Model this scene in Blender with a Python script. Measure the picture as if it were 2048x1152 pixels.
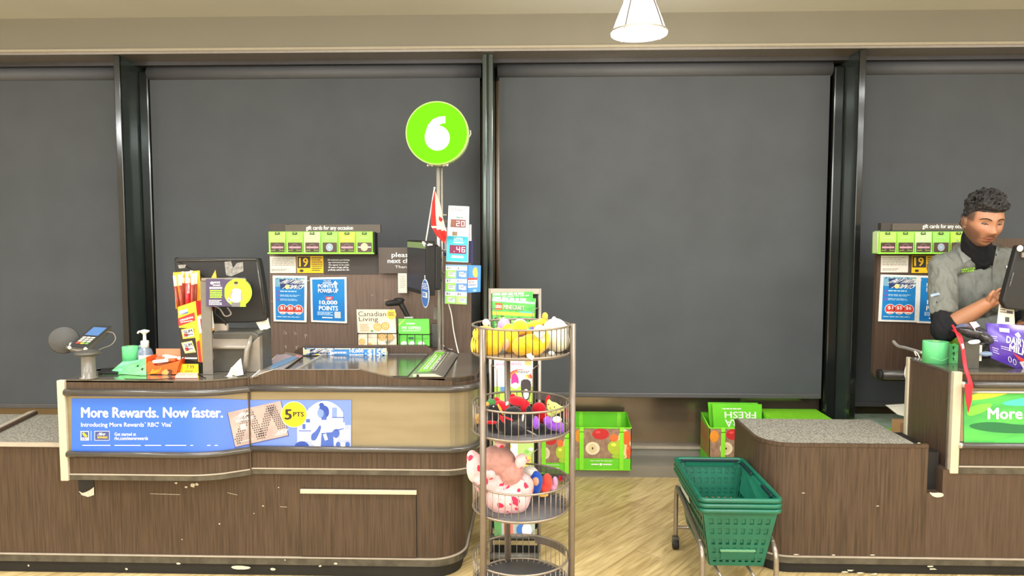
import bpy, bmesh, math, random
from mathutils import Vector, Matrix, Euler
random.seed(7)
for o in list(bpy.data.objects): bpy.data.objects.remove(o)
SC = bpy.context.scene
COL = SC.collection
# ---------------------------------------------------------------- camera, world, lights, exposure
CH, CF, PSI, PIT = 1.6, 1450.0, math.radians(1.77), math.radians(3.9)
cd = bpy.data.cameras.new('camera'); cam = bpy.data.objects.new('camera', cd); COL.objects.link(cam)
cam.location = (0, 0, CH); cam.rotation_euler = (math.pi/2 - PIT, 0, PSI)
cd.sensor_width = 36; cd.lens = 36*CF/2048; cd.clip_start = .05; cd.clip_end = 60
SC.camera = cam
SC.view_settings.view_transform = 'Standard'; SC.view_settings.look = 'None'
SC.view_settings.gamma = 1; SC.view_settings.use_curve_mapping = False
SC.view_settings.exposure = 0.45
w = bpy.data.worlds.new('world'); SC.world = w; w.use_nodes = True
w.node_tree.nodes['Background'].inputs[0].default_value = (1, 1, 1, 1)
w.node_tree.nodes['Background'].inputs[1].default_value = .25
def area(name, loc, sx, sy, power, col=(.97, .99, 1.0), rot=(0, 0, 0)):
    l = bpy.data.lights.new(name, 'AREA'); l.shape = 'RECTANGLE'; l.size = sx; l.size_y = sy
    l.energy = power; l.color = col
    o = bpy.data.objects.new(name, l); COL.objects.link(o); o.location = loc; o.rotation_euler = rot
    return o
def bulb(name, loc, power, r=.14, col=(.97, .99, 1.0)):
    l = bpy.data.lights.new(name, 'POINT'); l.energy = power; l.shadow_soft_size = r; l.color = col
    o = bpy.data.objects.new(name, l); COL.objects.link(o); o.location = loc; return o
for lx in (-4.2, -1.4, 1.4, 4.2):                                   # the rows of pendant lamps over the shop floor
    for ly in (-2.0, .1, 2.2):
        bulb('pendant_row_light', (lx+.2, ly, 2.66), 26)
        area('ceiling_lamp_light', (lx-.6, ly+.2, 2.98), 1.1, .3, 26)
area('aisle_lamp_light', (0, -2.6, 2.3), 6, 1.2, 90, rot=(math.radians(72), 0, 0))

# ---------------------------------------------------------------- the camera model, used to read off real positions
_r = Vector((math.cos(PSI), math.sin(PSI), 0)); _f0 = Vector((-math.sin(PSI), math.cos(PSI), 0))
_fw = _f0*math.cos(PIT) - Vector((0, 0, math.sin(PIT))); _up = _f0*math.sin(PIT) + Vector((0, 0, math.cos(PIT)))
def W(x, y, Y):
    d = _fw*CF + _r*(x-1024) + _up*(576-y); t = Y/d.y
    return Vector((d.x*t, Y, CH+d.z*t))
def WZ(x, y, z):
    d = _fw*CF + _r*(x-1024) + _up*(576-y); t = (z-CH)/d.z
    return Vector((d.x*t, d.y*t, z))
# ---------------------------------------------------------------- materials
def lin(c):
    return tuple(((v/255)/12.92 if v/255 <= .04045 else ((v/255+.055)/1.055)**2.4) for v in c)
MC = {}
def mat(name, rgb, rough=.55, metal=0.0, emit=0.0, var=.05, scale=30., stretch=(1, 1, 1), bump=0.0, alpha=1.0, spec=.5, trans=0.0, rgb2=None, sheen=0.0, lo=.35, hi=.65, detail=3., coat=0.0):
    if name in MC: return MC[name]
    m = bpy.data.materials.new(name); m.use_nodes = True; nt = m.node_tree
    b = nt.nodes['Principled BSDF']; L = nt.links.new
    c = lin(rgb)
    c2 = lin(rgb2) if rgb2 else tuple(v*(1-var) for v in c); c1 = c if rgb2 else tuple(min(1, v*(1+var)) for v in c)
    if emit: c1 = tuple(v*.12 for v in c1); c2 = tuple(v*.12 for v in c2)
    tc = nt.nodes.new('ShaderNodeTexCoord'); mp = nt.nodes.new('ShaderNodeMapping'); mp.inputs['Scale'].default_value = stretch
    nz = nt.nodes.new('ShaderNodeTexNoise'); nz.inputs['Scale'].default_value = scale; nz.inputs['Detail'].default_value = detail
    cr = nt.nodes.new('ShaderNodeValToRGB'); cr.color_ramp.elements[0].position = lo; cr.color_ramp.elements[1].position = hi
    cr.color_ramp.elements[0].color = (*c2, 1); cr.color_ramp.elements[1].color = (*c1, 1)
    L(tc.outputs['Object'], mp.inputs[0]); L(mp.outputs[0], nz.inputs['Vector']); L(nz.outputs['Fac'], cr.inputs[0])
    L(cr.outputs[0], b.inputs['Base Color'])
    b.inputs['Roughness'].default_value = rough; b.inputs['Metallic'].default_value = metal
    b.inputs['Specular IOR Level'].default_value = spec; b.inputs['Alpha'].default_value = alpha
    b.inputs['Transmission Weight'].default_value = trans; b.inputs['Sheen Weight'].default_value = sheen
    b.inputs['Coat Weight'].default_value = coat; b.inputs['Coat Roughness'].default_value = .15
    if emit:
        b.inputs['Specular IOR Level'].default_value = .1; b.inputs['Emission Color'].default_value = (*c, 1); b.inputs['Emission Strength'].default_value = emit
    if bump:
        bp = nt.nodes.new('ShaderNodeBump'); bp.inputs['Strength'].default_value = bump; bp.inputs['Distance'].default_value = .004
        L(nz.outputs['Fac'], bp.inputs['Height']); L(bp.outputs[0], b.inputs['Normal'])
    MC[name] = m
    return m
def pr(r, g, b, rough=.5):                                        # plain printed ink or painted colour
    return mat('ink_%d_%d_%d' % (r, g, b), (r, g, b), rough=rough, var=.03, scale=60)
WHITE = (235, 232, 222)
# ---------------------------------------------------------------- text outlines
_TX = {}
def glyphs(s, bold=0.0):
    k = (s, bold)
    if k in _TX: return _TX[k]
    cu = bpy.data.curves.new('t', 'FONT'); cu.body = s; cu.size = 1; cu.resolution_u = 2; cu.offset = bold; cu.fill_mode = 'FRONT'
    o = bpy.data.objects.new('t', cu); COL.objects.link(o)
    dg = bpy.context.evaluated_depsgraph_get()
    me = bpy.data.meshes.new_from_object(o.evaluated_get(dg))
    vs = [(v.co.x, v.co.y) for v in me.vertices]; fs = [tuple(p.vertices) for p in me.polygons]
    bpy.data.objects.remove(o); bpy.data.curves.remove(cu); bpy.data.meshes.remove(me)
    _TX[k] = (vs, fs); return _TX[k]
# ---------------------------------------------------------------- surface frames: T(x, y, lift)
def front(Y): return lambda x, y, l=0.0: W(x, y, Y-l)
def quad_map(tl, tr, br, bl, w, h):                               # x right, y down over a flat quad in the room
    tl, tr, br, bl = map(Vector, (tl, tr, br, bl))
    n = (tr-tl).cross(bl-tl).normalized()*-1
    def T(x, y, l=0.0):
        u, v = x/w, y/h
        return (tl*(1-u)+tr*u)*(1-v) + (bl*(1-u)+br*u)*v + n*l
    return T
def smooth_poly(pts, n=3):                                        # Chaikin
    for _ in range(n):
        q = []
        for i in range(len(pts)):
            a, b = pts[i], pts[(i+1) % len(pts)]
            q.append(tuple(a[k]*.75+b[k]*.25 for k in range(len(a)))); q.append(tuple(a[k]*.25+b[k]*.75 for k in range(len(a))))
        pts = q
    return pts
def spline(pts, n=8):                                             # Catmull-Rom through points
    P = [Vector(p) for p in pts]; out = []
    for i in range(len(P)-1):
        a = P[max(i-1, 0)]; b = P[i]; c = P[i+1]; d = P[min(i+2, len(P)-1)]
        for k in range(n):
            t = k/n
            out.append(.5*((2*b)+(-a+c)*t+(2*a-5*b+4*c-d)*t*t+(-a+3*b-3*c+d)*t**3))
    out.append(P[-1]); return out
ORG = {}
ZMIN = [None]                                                     # level of the surface the things being built stand on
class M:
    def __init__(s): s.v = []; s.f = []; s.m = []; s.sm = []; s.mats = []
    def mi(s, m):
        if m not in s.mats: s.mats.append(m)
        return s.mats.index(m)
    def add(s, vs, fs, m, smooth=False):
        n = len(s.v); k = s.mi(m); s.v += [tuple(v) for v in vs]
        for f in fs: s.f.append(tuple(i+n for i in f)); s.m.append(k); s.sm.append(smooth)
        return s
    def addbm(s, bm, m, smooth=False):
        bm.verts.index_update()
        s.add([v.co[:] for v in bm.verts], [[v.index for v in f.verts] for f in bm.faces], m, smooth); bm.free(); return s
    def box(s, c, d, m, rot=None, bev=0, seg=2):
        bm = bmesh.new(); bmesh.ops.create_cube(bm, size=1)
        bmesh.ops.scale(bm, vec=d, verts=bm.verts)
        if bev: bmesh.ops.bevel(bm, geom=bm.edges[:], offset=bev, segments=seg, affect='EDGES', profile=.5)
        if rot is not None:
            R = rot if isinstance(rot, Matrix) else Euler(rot).to_matrix()
            bmesh.ops.rotate(bm, cent=(0, 0, 0), matrix=R.to_3x3(), verts=bm.verts)
        bmesh.ops.translate(bm, vec=c, verts=bm.verts)
        return s.addbm(bm, m, bool(bev) and seg > 2)
    def bx(s, a, b, m, bev=0, seg=2):
        return s.box([(a[i]+b[i])/2 for i in range(3)], [abs(a[i]-b[i]) for i in range(3)], m, None, bev, seg)
    def slab(s, x0, y0, x1, y1, Y0, Y1, m, bev=0):                # a box whose near face spans the given picture corners at depth Y0
        a = W(x0, y0, Y0); b = W(x1, y1, Y0); c = W(x0, y1, Y0)
        return s.bx(((a.x+c.x)/2, Y0, a.z), (b.x, Y1, b.z), m, bev)
    def prism(s, near, off, m, smooth=False, bev=0):              # closed outline moved along a vector
        near = [Vector(p) for p in near]; off = Vector(off); n = len(near)
        bm = bmesh.new()
        a = [bm.verts.new(p) for p in near]; b = [bm.verts.new(p+off) for p in near]
        bm.faces.new(a); bm.faces.new(b[::-1])
        for i in range(n): bm.faces.new((a[i], b[i], b[(i+1) % n], a[(i+1) % n]))
        bmesh.ops.recalc_face_normals(bm, faces=bm.faces)
        if bev: bmesh.ops.bevel(bm, geom=bm.edges[:], offset=bev, segments=2, affect='EDGES', profile=.5)
        return s.addbm(bm, m, smooth)
    def pslab(s, pts, Y0, Y1, m, bev=0):
        return s.prism([W(x, y, Y0) for x, y in pts], (0, Y1-Y0, 0), m, bev=bev)
    def xy(s, pts, z0, z1, m, bev=0): return s.prism([(x, y, z0) for x, y in pts], (0, 0, z1-z0), m, bev=bev)
    def tube(s, pts, r, m, n=8, closed=False, flat=1.0):
        P = [Vector(p) for p in pts]; N = len(P); vs = []; fs = []; prev = None
        rr = r if isinstance(r, (list, tuple)) else [r]*N
        for i, p in enumerate(P):
            if closed: t = (P[(i+1) % N]-P[i-1])
            else: t = (P[min(i+1, N-1)]-P[max(i-1, 0)])
            t = t.normalized() if t.length > 1e-9 else Vector((0, 0, 1))
            if prev is None:
                u = t.orthogonal().normalized() if abs(t.z) > .9 else t.cross(Vector((0, 0, 1))).normalized()
            else:
                u = prev - t*prev.dot(t); u = u.normalized() if u.length > 1e-6 else t.orthogonal().normalized()
            prev = u; q = t.cross(u)
            for k in range(n):
                a = 2*math.pi*k/n
                vs.append(p+u*math.cos(a)*rr[i]+q*math.sin(a)*rr[i]*flat)
        for i in range(N if closed else N-1):
            j = (i+1) % N
            for k in range(n):
                l = (k+1) % n
                fs.append((i*n+k, i*n+l, j*n+l, j*n+k))
        if not closed: fs.append(tuple(range(n))[::-1]); fs.append(tuple((N-1)*n+k for k in range(n)))
        return s.add(vs, fs, m, True)
    def lathe(s, prof, c, m, n=32, R=None, arc=1.0, smooth=True):  # prof: (radius, height) from bottom to top
        vs = []; fs = []; c = Vector(c); k = len(prof); full = arc >= 1
        nn = n if full else n+1
        for i in range(nn):
            a = 2*math.pi*arc*i/n
            for r, z in prof:
                v = Vector((r*math.cos(a), r*math.sin(a), z))
                if R: v = R @ v
                vs.append(c+v)
        for i in range(n):
            j = (i+1) % n if full else i+1
            for q in range(k-1): fs.append((i*k+q, j*k+q, j*k+q+1, i*k+q+1))
        return s.add(vs, fs, m, smooth)
    def ell(s, c, r, m, rot=None, n=20, noise=0.0, seed=0):
        bm = bmesh.new(); bmesh.ops.create_uvsphere(bm, u_segments=n, v_segments=max(8, n*2//3), radius=1)
        if noise:
            rs = random.Random(seed); w3 = [(rs.uniform(2, 5), rs.uniform(2, 5), rs.uniform(2, 5), rs.uniform(0, 6)) for _ in range(4)]
            for v in bm.verts:
                d = sum(math.sin(v.co.x*a+v.co.y*b+v.co.z*c_+p) for a, b, c_, p in w3)/4
                v.co *= 1+noise*d
        bmesh.ops.scale(bm, vec=r if hasattr(r, '__len__') else (r, r, r), verts=bm.verts)
        if rot is not None:
            bmesh.ops.rotate(bm, cent=(0, 0, 0), matrix=(rot if isinstance(rot, Matrix) else Euler(rot).to_matrix()).to_3x3(), verts=bm.verts)
        bmesh.ops.translate(bm, vec=c, verts=bm.verts)
        return s.addbm(bm, m, True)
    def cap(s, a, b, r0, r1, m, n=14):                            # tapered capsule
        a, b = Vector(a), Vector(b); d = b-a; L = d.length; q = d.to_track_quat('Z', 'Y').to_matrix()
        prof = [(max(1e-4, r0*math.cos(t)), r0*math.sin(t)) for t in [-math.pi/2+k*math.pi/10 for k in range(6)]]
        prof += [(max(1e-4, r1*math.cos(t)), L+r1*math.sin(t)) for t in [k*math.pi/10 for k in range(6)]]
        return s.lathe(prof, a, m, n, q)
    # flat artwork lying on a frame T
    def grid(s, T, x0, y0, x1, y1, m, l=0., nx=1, ny=1):
        vs = [T(x0+(x1-x0)*i/nx, y0+(y1-y0)*j/ny, l) for j in range(ny+1) for i in range(nx+1)]
        fs = [(j*(nx+1)+i, (j+1)*(nx+1)+i, (j+1)*(nx+1)+i+1, j*(nx+1)+i+1) for j in range(ny) for i in range(nx)]
        return s.add(vs, fs, m)
    def poly(s, T, pts, m, l=0.): return s.add([T(x, y, l) for x, y in pts][::-1], [tuple(range(len(pts)))], m)
    def disc(s, T, cx, cy, rx, ry, m, l=0., n=24, a0=0, a1=2*math.pi):
        return s.poly(T, [(cx+rx*math.cos(a0+(a1-a0)*k/n), cy+ry*math.sin(a0+(a1-a0)*k/n)) for k in range(n)], m, l)
    def ring(s, T, cx, cy, r, wd, m, l=0., n=28, ry=None):
        ry = ry or r; vs = []
        for k in range(n):
            a = 2*math.pi*k/n
            vs += [T(cx+r*math.cos(a), cy+ry*math.sin(a), l), T(cx+(r-wd)*math.cos(a), cy+(ry-wd)*math.sin(a), l)]
        return s.add(vs, [(2*k, 2*k+1, (2*k+3) % (2*n), (2*k+2) % (2*n)) for k in range(n)], m)
    def text(s, T, t, x0, y0, x1, y1, m, l=0.0006, bold=.012, slant=0., rot=0.):  # fits the string to the box
        sh = bold; vs, fs = glyphs(t, 0.0)
        if not vs: return s
        ax = min(v[0] for v in vs); bx_ = max(v[0] for v in vs); ay = min(v[1] for v in vs); by = max(v[1] for v in vs)
        cx, cy = (x0+x1)/2, (y0+y1)/2; c, sn = math.cos(rot), math.sin(rot)
        for q, (ex, ey) in enumerate([(0, 0), (sh, 0), (-sh, 0), (0, sh*.6), (0, -sh*.6)] if sh else [(0, 0)]):
            out = []
            for x, y in vs:
                x += ex; y += ey
                u = x0+(x-ax+sh)/(bx_-ax+2*sh)*(x1-x0)+slant*(y-ay)/(by-ay)*(y1-y0); v = y1-(y-ay)/(by-ay)*(y1-y0)
                out.append(T(cx+(u-cx)*c-(v-cy)*sn, cy+(u-cx)*sn+(v-cy)*c, l+.00004*q))
            s.add(out, fs, m)
        return s
    def lines(s, T, x0, y0, x1, y1, n, m, l=.0005, fill=.45, seed=1):  # illegible small print, one bar per word
        rs = random.Random(seed); h = (y1-y0)/n
        for i in range(n):
            x = x0; e = x1-(x1-x0)*rs.uniform(0, .25)
            while x < e:
                w_ = min(e-x, (x1-x0)*rs.uniform(.08, .22)); s.grid(T, x, y0+h*i, x+w_, y0+h*(i+fill), m, l); x += w_+(x1-x0)*.03
        return s
    def build(s, name, parent=None, origin=None, kind=None, label=None, cat=None, group=None, remesh=0, smooth_it=0, sub=0):
        vs = s.v = [(v[0], v[1], max(v[2], ZMIN[0])) for v in s.v] if ZMIN[0] is not None else s.v
        if origin is None:
            xs = [v[0] for v in vs]; ys = [v[1] for v in vs]; zs = [v[2] for v in vs]
            origin = ((min(xs)+max(xs))/2, (min(ys)+max(ys))/2, min(zs))
        o_ = Vector(origin)
        me = bpy.data.meshes.new(name); me.from_pydata([Vector(v)-o_ for v in vs], [], s.f)
        for m in s.mats: me.materials.append(m)
        me.polygons.foreach_set('material_index', s.m); me.polygons.foreach_set('use_smooth', s.sm); me.update()
        ob = bpy.data.objects.new(name, me); COL.objects.link(ob)
        if remesh:
            md = ob.modifiers.new('r', 'REMESH'); md.mode = 'VOXEL'; md.voxel_size = remesh; md.use_smooth_shade = True
            if smooth_it: ms = ob.modifiers.new('s', 'SMOOTH'); ms.iterations = smooth_it; ms.factor = .5
            dg = bpy.context.evaluated_depsgraph_get(); nm = bpy.data.meshes.new_from_object(ob.evaluated_get(dg))
            ob.modifiers.clear(); nm.name = name; ob.data = nm
            if not nm.materials:
                for m in s.mats: nm.materials.append(m)
            for p in nm.polygons: p.use_smooth = True
        ORG[ob.name] = o_
        if parent: ob.parent = parent; ob.location = o_-ORG[parent.name]
        else: ob.location = o_
        return tag(ob, label, cat, group, kind)
def tag(o, label=None, cat=None, group=None, kind=None):
    if label: o['label'] = label
    if cat: o['category'] = cat
    if group: o['group'] = group
    if kind: o['kind'] = kind
    return o
def thing(name, loc, label, cat, group=None):
    o = bpy.data.objects.new(name, None); COL.objects.link(o); o.location = loc; ORG[o.name] = Vector(loc); o.empty_display_size = .05
    return tag(o, label, cat, group)
def kids(o): return [c for c in bpy.data.objects if c.parent == o]
def copy_tree(o, move=(0, 0, 0), parent=None):
    ch = kids(o); c = o.copy(); COL.objects.link(c)
    if parent: c.parent = parent
    else: c.location = o.location+Vector(move)
    for k in ch: copy_tree(k, parent=c)
    ORG[c.name] = c.location.copy()
    return c
# ================================================================ materials of the place
def wood_mat(name, a, b, sc=1.0, rough=.42):
    m = mat(name, a, rough=rough, rgb2=b, scale=9*sc, stretch=(14, 14, .55), detail=6, lo=.3, hi=.7, spec=.35)
    return m
WOOD = wood_mat('brown_streaked_laminate', (89, 71, 56), (62, 49, 38))
WOODR = wood_mat('brown_laminate_panel', (92, 74, 60), (72, 57, 46))
PANELW = wood_mat('taupe_streaked_panel', (124, 104, 92), (104, 86, 74))
WOODD = wood_mat('dark_brown_laminate', (92, 74, 60), (72, 57, 47))
def floor_mat():
    m = bpy.data.materials.new('diagonal_vinyl_planks'); m.use_nodes = True; nt = m.node_tree; L = nt.links.new; N = nt.nodes.new
    b = nt.nodes['Principled BSDF']; tc = N('ShaderNodeTexCoord'); mp = N('ShaderNodeMapping'); mp.inputs['Rotation'].default_value = (0, 0, math.radians(-52))
    br = N('ShaderNodeTexBrick'); br.inputs['Scale'].default_value = 1; br.inputs['Brick Width'].default_value = 1.2; br.inputs['Row Height'].default_value = .15
    br.inputs['Mortar Size'].default_value = .0012; br.inputs['Color1'].default_value = (*lin((232, 208, 152)), 1); br.inputs['Color2'].default_value = (*lin((216, 190, 134)), 1); br.inputs['Mortar'].default_value = (*lin((176, 150, 104)), 1)
    mp2 = N('ShaderNodeMapping'); mp2.inputs['Scale'].default_value = (1.6, 14, 1)
    nz = N('ShaderNodeTexNoise'); nz.inputs['Scale'].default_value = 2.2; nz.inputs['Detail'].default_value = 6; nz.inputs['Distortion'].default_value = 1.2
    cr = N('ShaderNodeValToRGB'); cr.color_ramp.elements[0].position = .3; cr.color_ramp.elements[1].position = .7
    cr.color_ramp.elements[0].color = (*lin((198, 188, 170)), 1); cr.color_ramp.elements[1].color = (1, 1, 1, 1)
    mx = N('ShaderNodeMixRGB'); mx.blend_type = 'MULTIPLY'; mx.inputs[0].default_value = 1
    L(tc.outputs['Object'], mp.inputs[0]); L(mp.outputs[0], br.inputs['Vector']); L(mp.outputs[0], mp2.inputs[0]); L(mp2.outputs[0], nz.inputs['Vector'])
    L(nz.outputs['Fac'], cr.inputs[0]); L(br.outputs['Color'], mx.inputs[1]); L(cr.outputs[0], mx.inputs[2]); L(mx.outputs[0], b.inputs['Base Color'])
    b.inputs['Roughness'].default_value = .38; b.inputs['Specular IOR Level'].default_value = .35
    return m
FLOOR = floor_mat()
PLASTER = mat('beige_painted_bulkhead', (122, 116, 99), rough=.6, var=.02, scale=2)
CEIL = mat('beige_painted_ceiling', (206, 206, 200), rough=.65, var=.02, scale=2)
ALU = mat('grey_aluminium_trim', (150, 142, 132), rough=.35, metal=.6, var=.04)
FABRIC = mat('charcoal_blind_fabric', (82, 85, 88), rough=.85, var=.05, scale=3, spec=.2, bump=.0)
TUBEF = mat('charcoal_blind_roll', (84, 85, 88), rough=.6, var=.04, scale=4)
BLK = mat('black_gloss_metal', (34, 36, 35), rough=.12, metal=.3, var=.1, scale=6, coat=.6)
MULL = mat('green_black_glossy_mullion', (78, 88, 84), rough=.16, metal=.5, var=.08, scale=5)
MATBLK = mat('matt_black', (28, 27, 26), rough=.6, var=.1)
PANE = mat('night_window_glass', (140, 124, 106), rough=.16, metal=.6, var=.1, scale=2, coat=.8)
GREYM = mat('grey_window_rail', (150, 144, 134), rough=.45, metal=.3, var=.05, scale=5)
BUMP = mat('black_rubber_bumper', (72, 68, 64), rough=.22, var=.06, coat=.5)
STEEL = mat('brushed_stainless', (158, 147, 122), rough=.38, metal=.55, rgb2=(150, 139, 114), scale=3, stretch=(1, 1, 6), detail=2)
STRIP = mat('scuffed_metal_strip', (104, 100, 90), rough=.4, metal=.5, rgb2=(84, 80, 72), scale=20)
EDGE = mat('pale_strip_edge', (176, 164, 148), rough=.4, var=.04)
CREAM = mat('cream_aluminium_end_strip', (208, 196, 172), rough=.4, metal=.2, var=.04)
TOP = mat('dark_glossy_counter_top', (100, 94, 84), rough=.14, rgb2=(86, 80, 72), scale=6, coat=.5)
TERRAZZO = mat('speckled_grey_laminate', (166, 162, 148), rough=.5, rgb2=(112, 108, 98), scale=150, lo=.42, hi=.58, detail=2)
GREYP = mat('grey_plastic', (112, 108, 100), rough=.3, var=.05, coat=.3)
DGREY = mat('dark_grey_plastic', (78, 76, 70), rough=.38, var=.05)
CHROME = mat('chrome_tube', (205, 198, 188), rough=.22, metal=.55, var=.03)
WIREB = mat('black_wire', (30, 28, 26), rough=.4, metal=.3)
WPLA = mat('white_plastic', (236, 232, 222), rough=.35, var=.02)
PAPER = mat('white_paper', (232, 228, 214), rough=.8, var=.04, scale=40, bump=.1)
# ================================================================ the setting
def st(m, name): return m.build(name, kind='structure')
FZ = -.035                                                        # level of the floor
st(M().bx((-6, -3.2, FZ-.05), (6, 5.4, FZ), FLOOR), 'floor')
st(M().bx((-6, -3.2, 3.02), (6, 5.4, 3.1), CEIL), 'ceiling')
WALLM = mat('warm_white_wall', (200, 190, 170), rough=.7, var=.03, scale=2)
st(M().bx((-6.1, -3.2, FZ), (-6, 5.4, 3.02), WALLM), 'wall_left')
st(M().bx((6, -3.2, FZ), (6.1, 5.4, 3.02), WALLM), 'wall_right')
st(M().bx((-6, -3.3, FZ), (6, -3.2, 3.02), WALLM), 'wall_front')
st(M().bx((-6, 5.3, FZ), (6, 5.4, 3.02), MATBLK), 'wall_back')
m = M().bx((-6, 4.7, 2.818), (6, 5.3, 3.02), PLASTER)
m.bx((-6, 4.69, 2.806), (6, 4.72, 2.822), mat('pale_bulkhead_edge', (160, 150, 128), rough=.5, var=.02))
m.bx((-6, 4.7, 2.79), (6, 5.3, 2.808), ALU)
st(m, 'trim_1')
st(M().bx((-6, 4.9, FZ), (6, 5.3, .045), GREYM), 'baseboard_back')
BAYS = [(-5.1, -2.745), (-2.69, -.335), (-.275, 2.04), (2.095, 4.45)]
for i, (a, b) in enumerate(BAYS):
    z1 = 2.79
    o = st(M().bx((a, 5.19, .11), (b, 5.2, z1), PANE), 'window_%d' % (i+1))
    f = M().bx((a, 5.14, .045), (b, 5.22, .115), GREYM); f.bx((a, 5.12, .10), (b, 5.14, .118), EDGE)
    f.bx((a, 5.15, 2.7), (b, 5.21, 2.79), BLK)
    f.build('window_frame', o)
LB = ['leftmost charcoal roller blind, cut by the left edge of the photo', 'charcoal roller blind behind the round green number sign',
      'wide charcoal roller blind in the middle, above the open floor between the two checkouts', 'rightmost charcoal roller blind behind the cashier']
for i, (a, b) in enumerate(BAYS):
    zb = (.40, .5, .507, .455)[i]
    x0, x1 = a+.035, b-.035
    if i == 1: x0 = a+.06
    if i == 2: x1 = b-.08
    t = thing('roller_blind', ((x0+x1)/2, 4.96, zb), LB[i], 'blind', 'roller blinds')
    M().bx((x0, 4.958, zb+.03), (x1, 4.964, 2.74), FABRIC).build('blind_fabric', t)
    M().tube([(x0-.01, 4.975, 2.725), (x1+.01, 4.975, 2.725)], .048, TUBEF, 20).build('roller_tube', t)
    M().bx((x0, 4.95, zb), (x1, 4.975, zb+.034), mat('dark_hem_bar', (84, 83, 84), rough=.4, var=.04), bev=.006).build('hem_bar', t)
m = M().bx((-6, 4.9, 2.765), (6, 5.0, 2.79), mat('dark_head_rail', (64, 62, 62), rough=.35, metal=.3)); st(m, 'trim_2')
# mullions, deep glossy fins standing in front of the glass
k = 3
for xc, side in ((-2.72, 1), (2.068, -1), (-.305, 0), (-5.15, 1), (4.5, -1)):
    m = M()
    if side == 0:
        for dx in (-.02, .02): m.bx((xc+dx-.014, 4.76, .045), (xc+dx+.014, 4.98, 2.79), MULL, bev=.006)
        m.bx((xc-.012, 4.8, .045), (xc+.012, 5.2, 2.79), BLK)
    else:
        m.bx((xc-.02, 4.72, .045), (xc+.02, 4.745, 2.79), BLK, bev=.004)
        m.bx((xc-.014, 4.745, .045), (xc+.014, 5.2, 2.79), MULL)
        m.bx((xc+side*.016, 4.945, .045), (xc+side*(.085), 4.99, 2.74), BLK, bev=.01)
    st(m, 'trim_%d' % k); k += 1
# pendant lamp
c = W(1278, 70, 3.95); cx, cy, cz = c.x, c.y, c.z
LT = thing('pendant_lamp', (cx, cy, cz), 'glowing white glass pendant lamp with a flared shade hanging from the ceiling', 'lamp')
GLOW = mat('glowing_white_glass', (255, 250, 240), emit=1.6, rough=.3)
prof = [(.148, .0), (.150, .012), (.138, .03), (.122, .075), (.10, .13), (.085, .165), (.082, .185), (.094, .21), (.10, .235), (.085, .30), (.05, .332), (.02, .335)]
M().lathe(prof, (cx, cy, cz), GLOW, 40).build('lamp_shade', LT)
M().lathe([(.0005, .008), (.143, .008), (.143, .0), (.0005, .0)], (cx, cy, cz), mat('glowing_diffuser', (250, 252, 250), emit=1.1), 40).build('diffuser', LT)
m = M(); m.tube([(cx+.152*math.cos(a), cy+.152*math.sin(a), cz+.014) for a in [2*math.pi*q/40 for q in range(40)]], .0045, CHROME, 8, True)
m.build('rim_ring', LT)
m = M()
for a in (-2.2, -.75, .6, 2.1):
    m.tube([(cx+(r+.004)*math.cos(a), cy+(r+.004)*math.sin(a), cz+z) for r, z in prof[1:10]], .003, mat('dark_lamp_rod', (110, 100, 90), rough=.3, metal=.7), 6)
    m.ell((cx+.153*math.cos(a), cy+.153*math.sin(a), cz+.004), .006, CHROME, n=8)
m.build('rod_cage', LT)
M().lathe([(.05, .33), (.05, .35), (.012, .352), (.012, 3.02-cz), (.0005, 3.02-cz)], (cx, cy, cz), CHROME, 16).build('mount', LT)
lp = bpy.data.lights.new('pendant_glow', 'POINT'); lp.energy = 9; lp.shadow_soft_size = .12; lp.color = (1, .96, .88)
lo = bpy.data.objects.new('pendant_glow', lp); COL.objects.link(lo); lo.location = (cx, cy, cz-.16)
# ================================================================ checkout counters
def band(m, path, z0, z1, out, th, mt, smooth=True):
    P = [Vector((x, y, 0)) for x, y in path]; vs = []; fs = []; n = len(P)
    for i, p in enumerate(P):
        t = (P[min(i+1, n-1)]-P[max(i-1, 0)]).normalized(); nn = Vector((t.y, -t.x, 0))
        a = p+nn*out; b = p+nn*(out-th)
        vs += [(a.x, a.y, z0), (a.x, a.y, z1), (b.x, b.y, z1), (b.x, b.y, z0)]
    for i in range(n-1):
        for k in range(4):
            l = (k+1) % 4; fs.append((i*4+k, (i+1)*4+k, (i+1)*4+l, i*4+l))
    fs += [(0, 1, 2, 3), ((n-1)*4+3, (n-1)*4+2, (n-1)*4+1, (n-1)*4)]
    return m.add(vs, fs, mt)
def arc(cx, cy, r, a0, a1, n=10): return [(cx+r*math.cos(a0+(a1-a0)*k/n), cy+r*math.sin(a0+(a1-a0)*k/n)) for k in range(n+1)]
def off(path, d):
    P = [Vector((x, y)) for x, y in path]; n = len(P); out = []
    for i, p in enumerate(P):
        t = (P[min(i+1, n-1)]-P[max(i-1, 0)]).normalized(); out.append((p.x+t.y*d, p.y-t.x*d))
    return out
HP = math.pi/2
scurve = [(p.x, p.y) for p in spline([(-1.66, 3.25, 0), (-1.56, 3.253, 0), (-1.47, 3.275, 0), (-1.40, 3.315, 0), (-1.345, 3.35, 0)], 5)]
LEFTP = [(-2.165, 3.25)]+scurve
RIGHTP = [(-1.345, 3.35), (-.9, 3.35)]+arc(-.42, 3.50, .15, -HP, 0)+[(-.27, 3.8), (-.27, 4.12)]
LF = thing('checkout_counter', (-1.3, 3.7, 0), 'brown laminate checkout counter with a long blue printed banner, at the left', 'counter', 'checkout counters')
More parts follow.
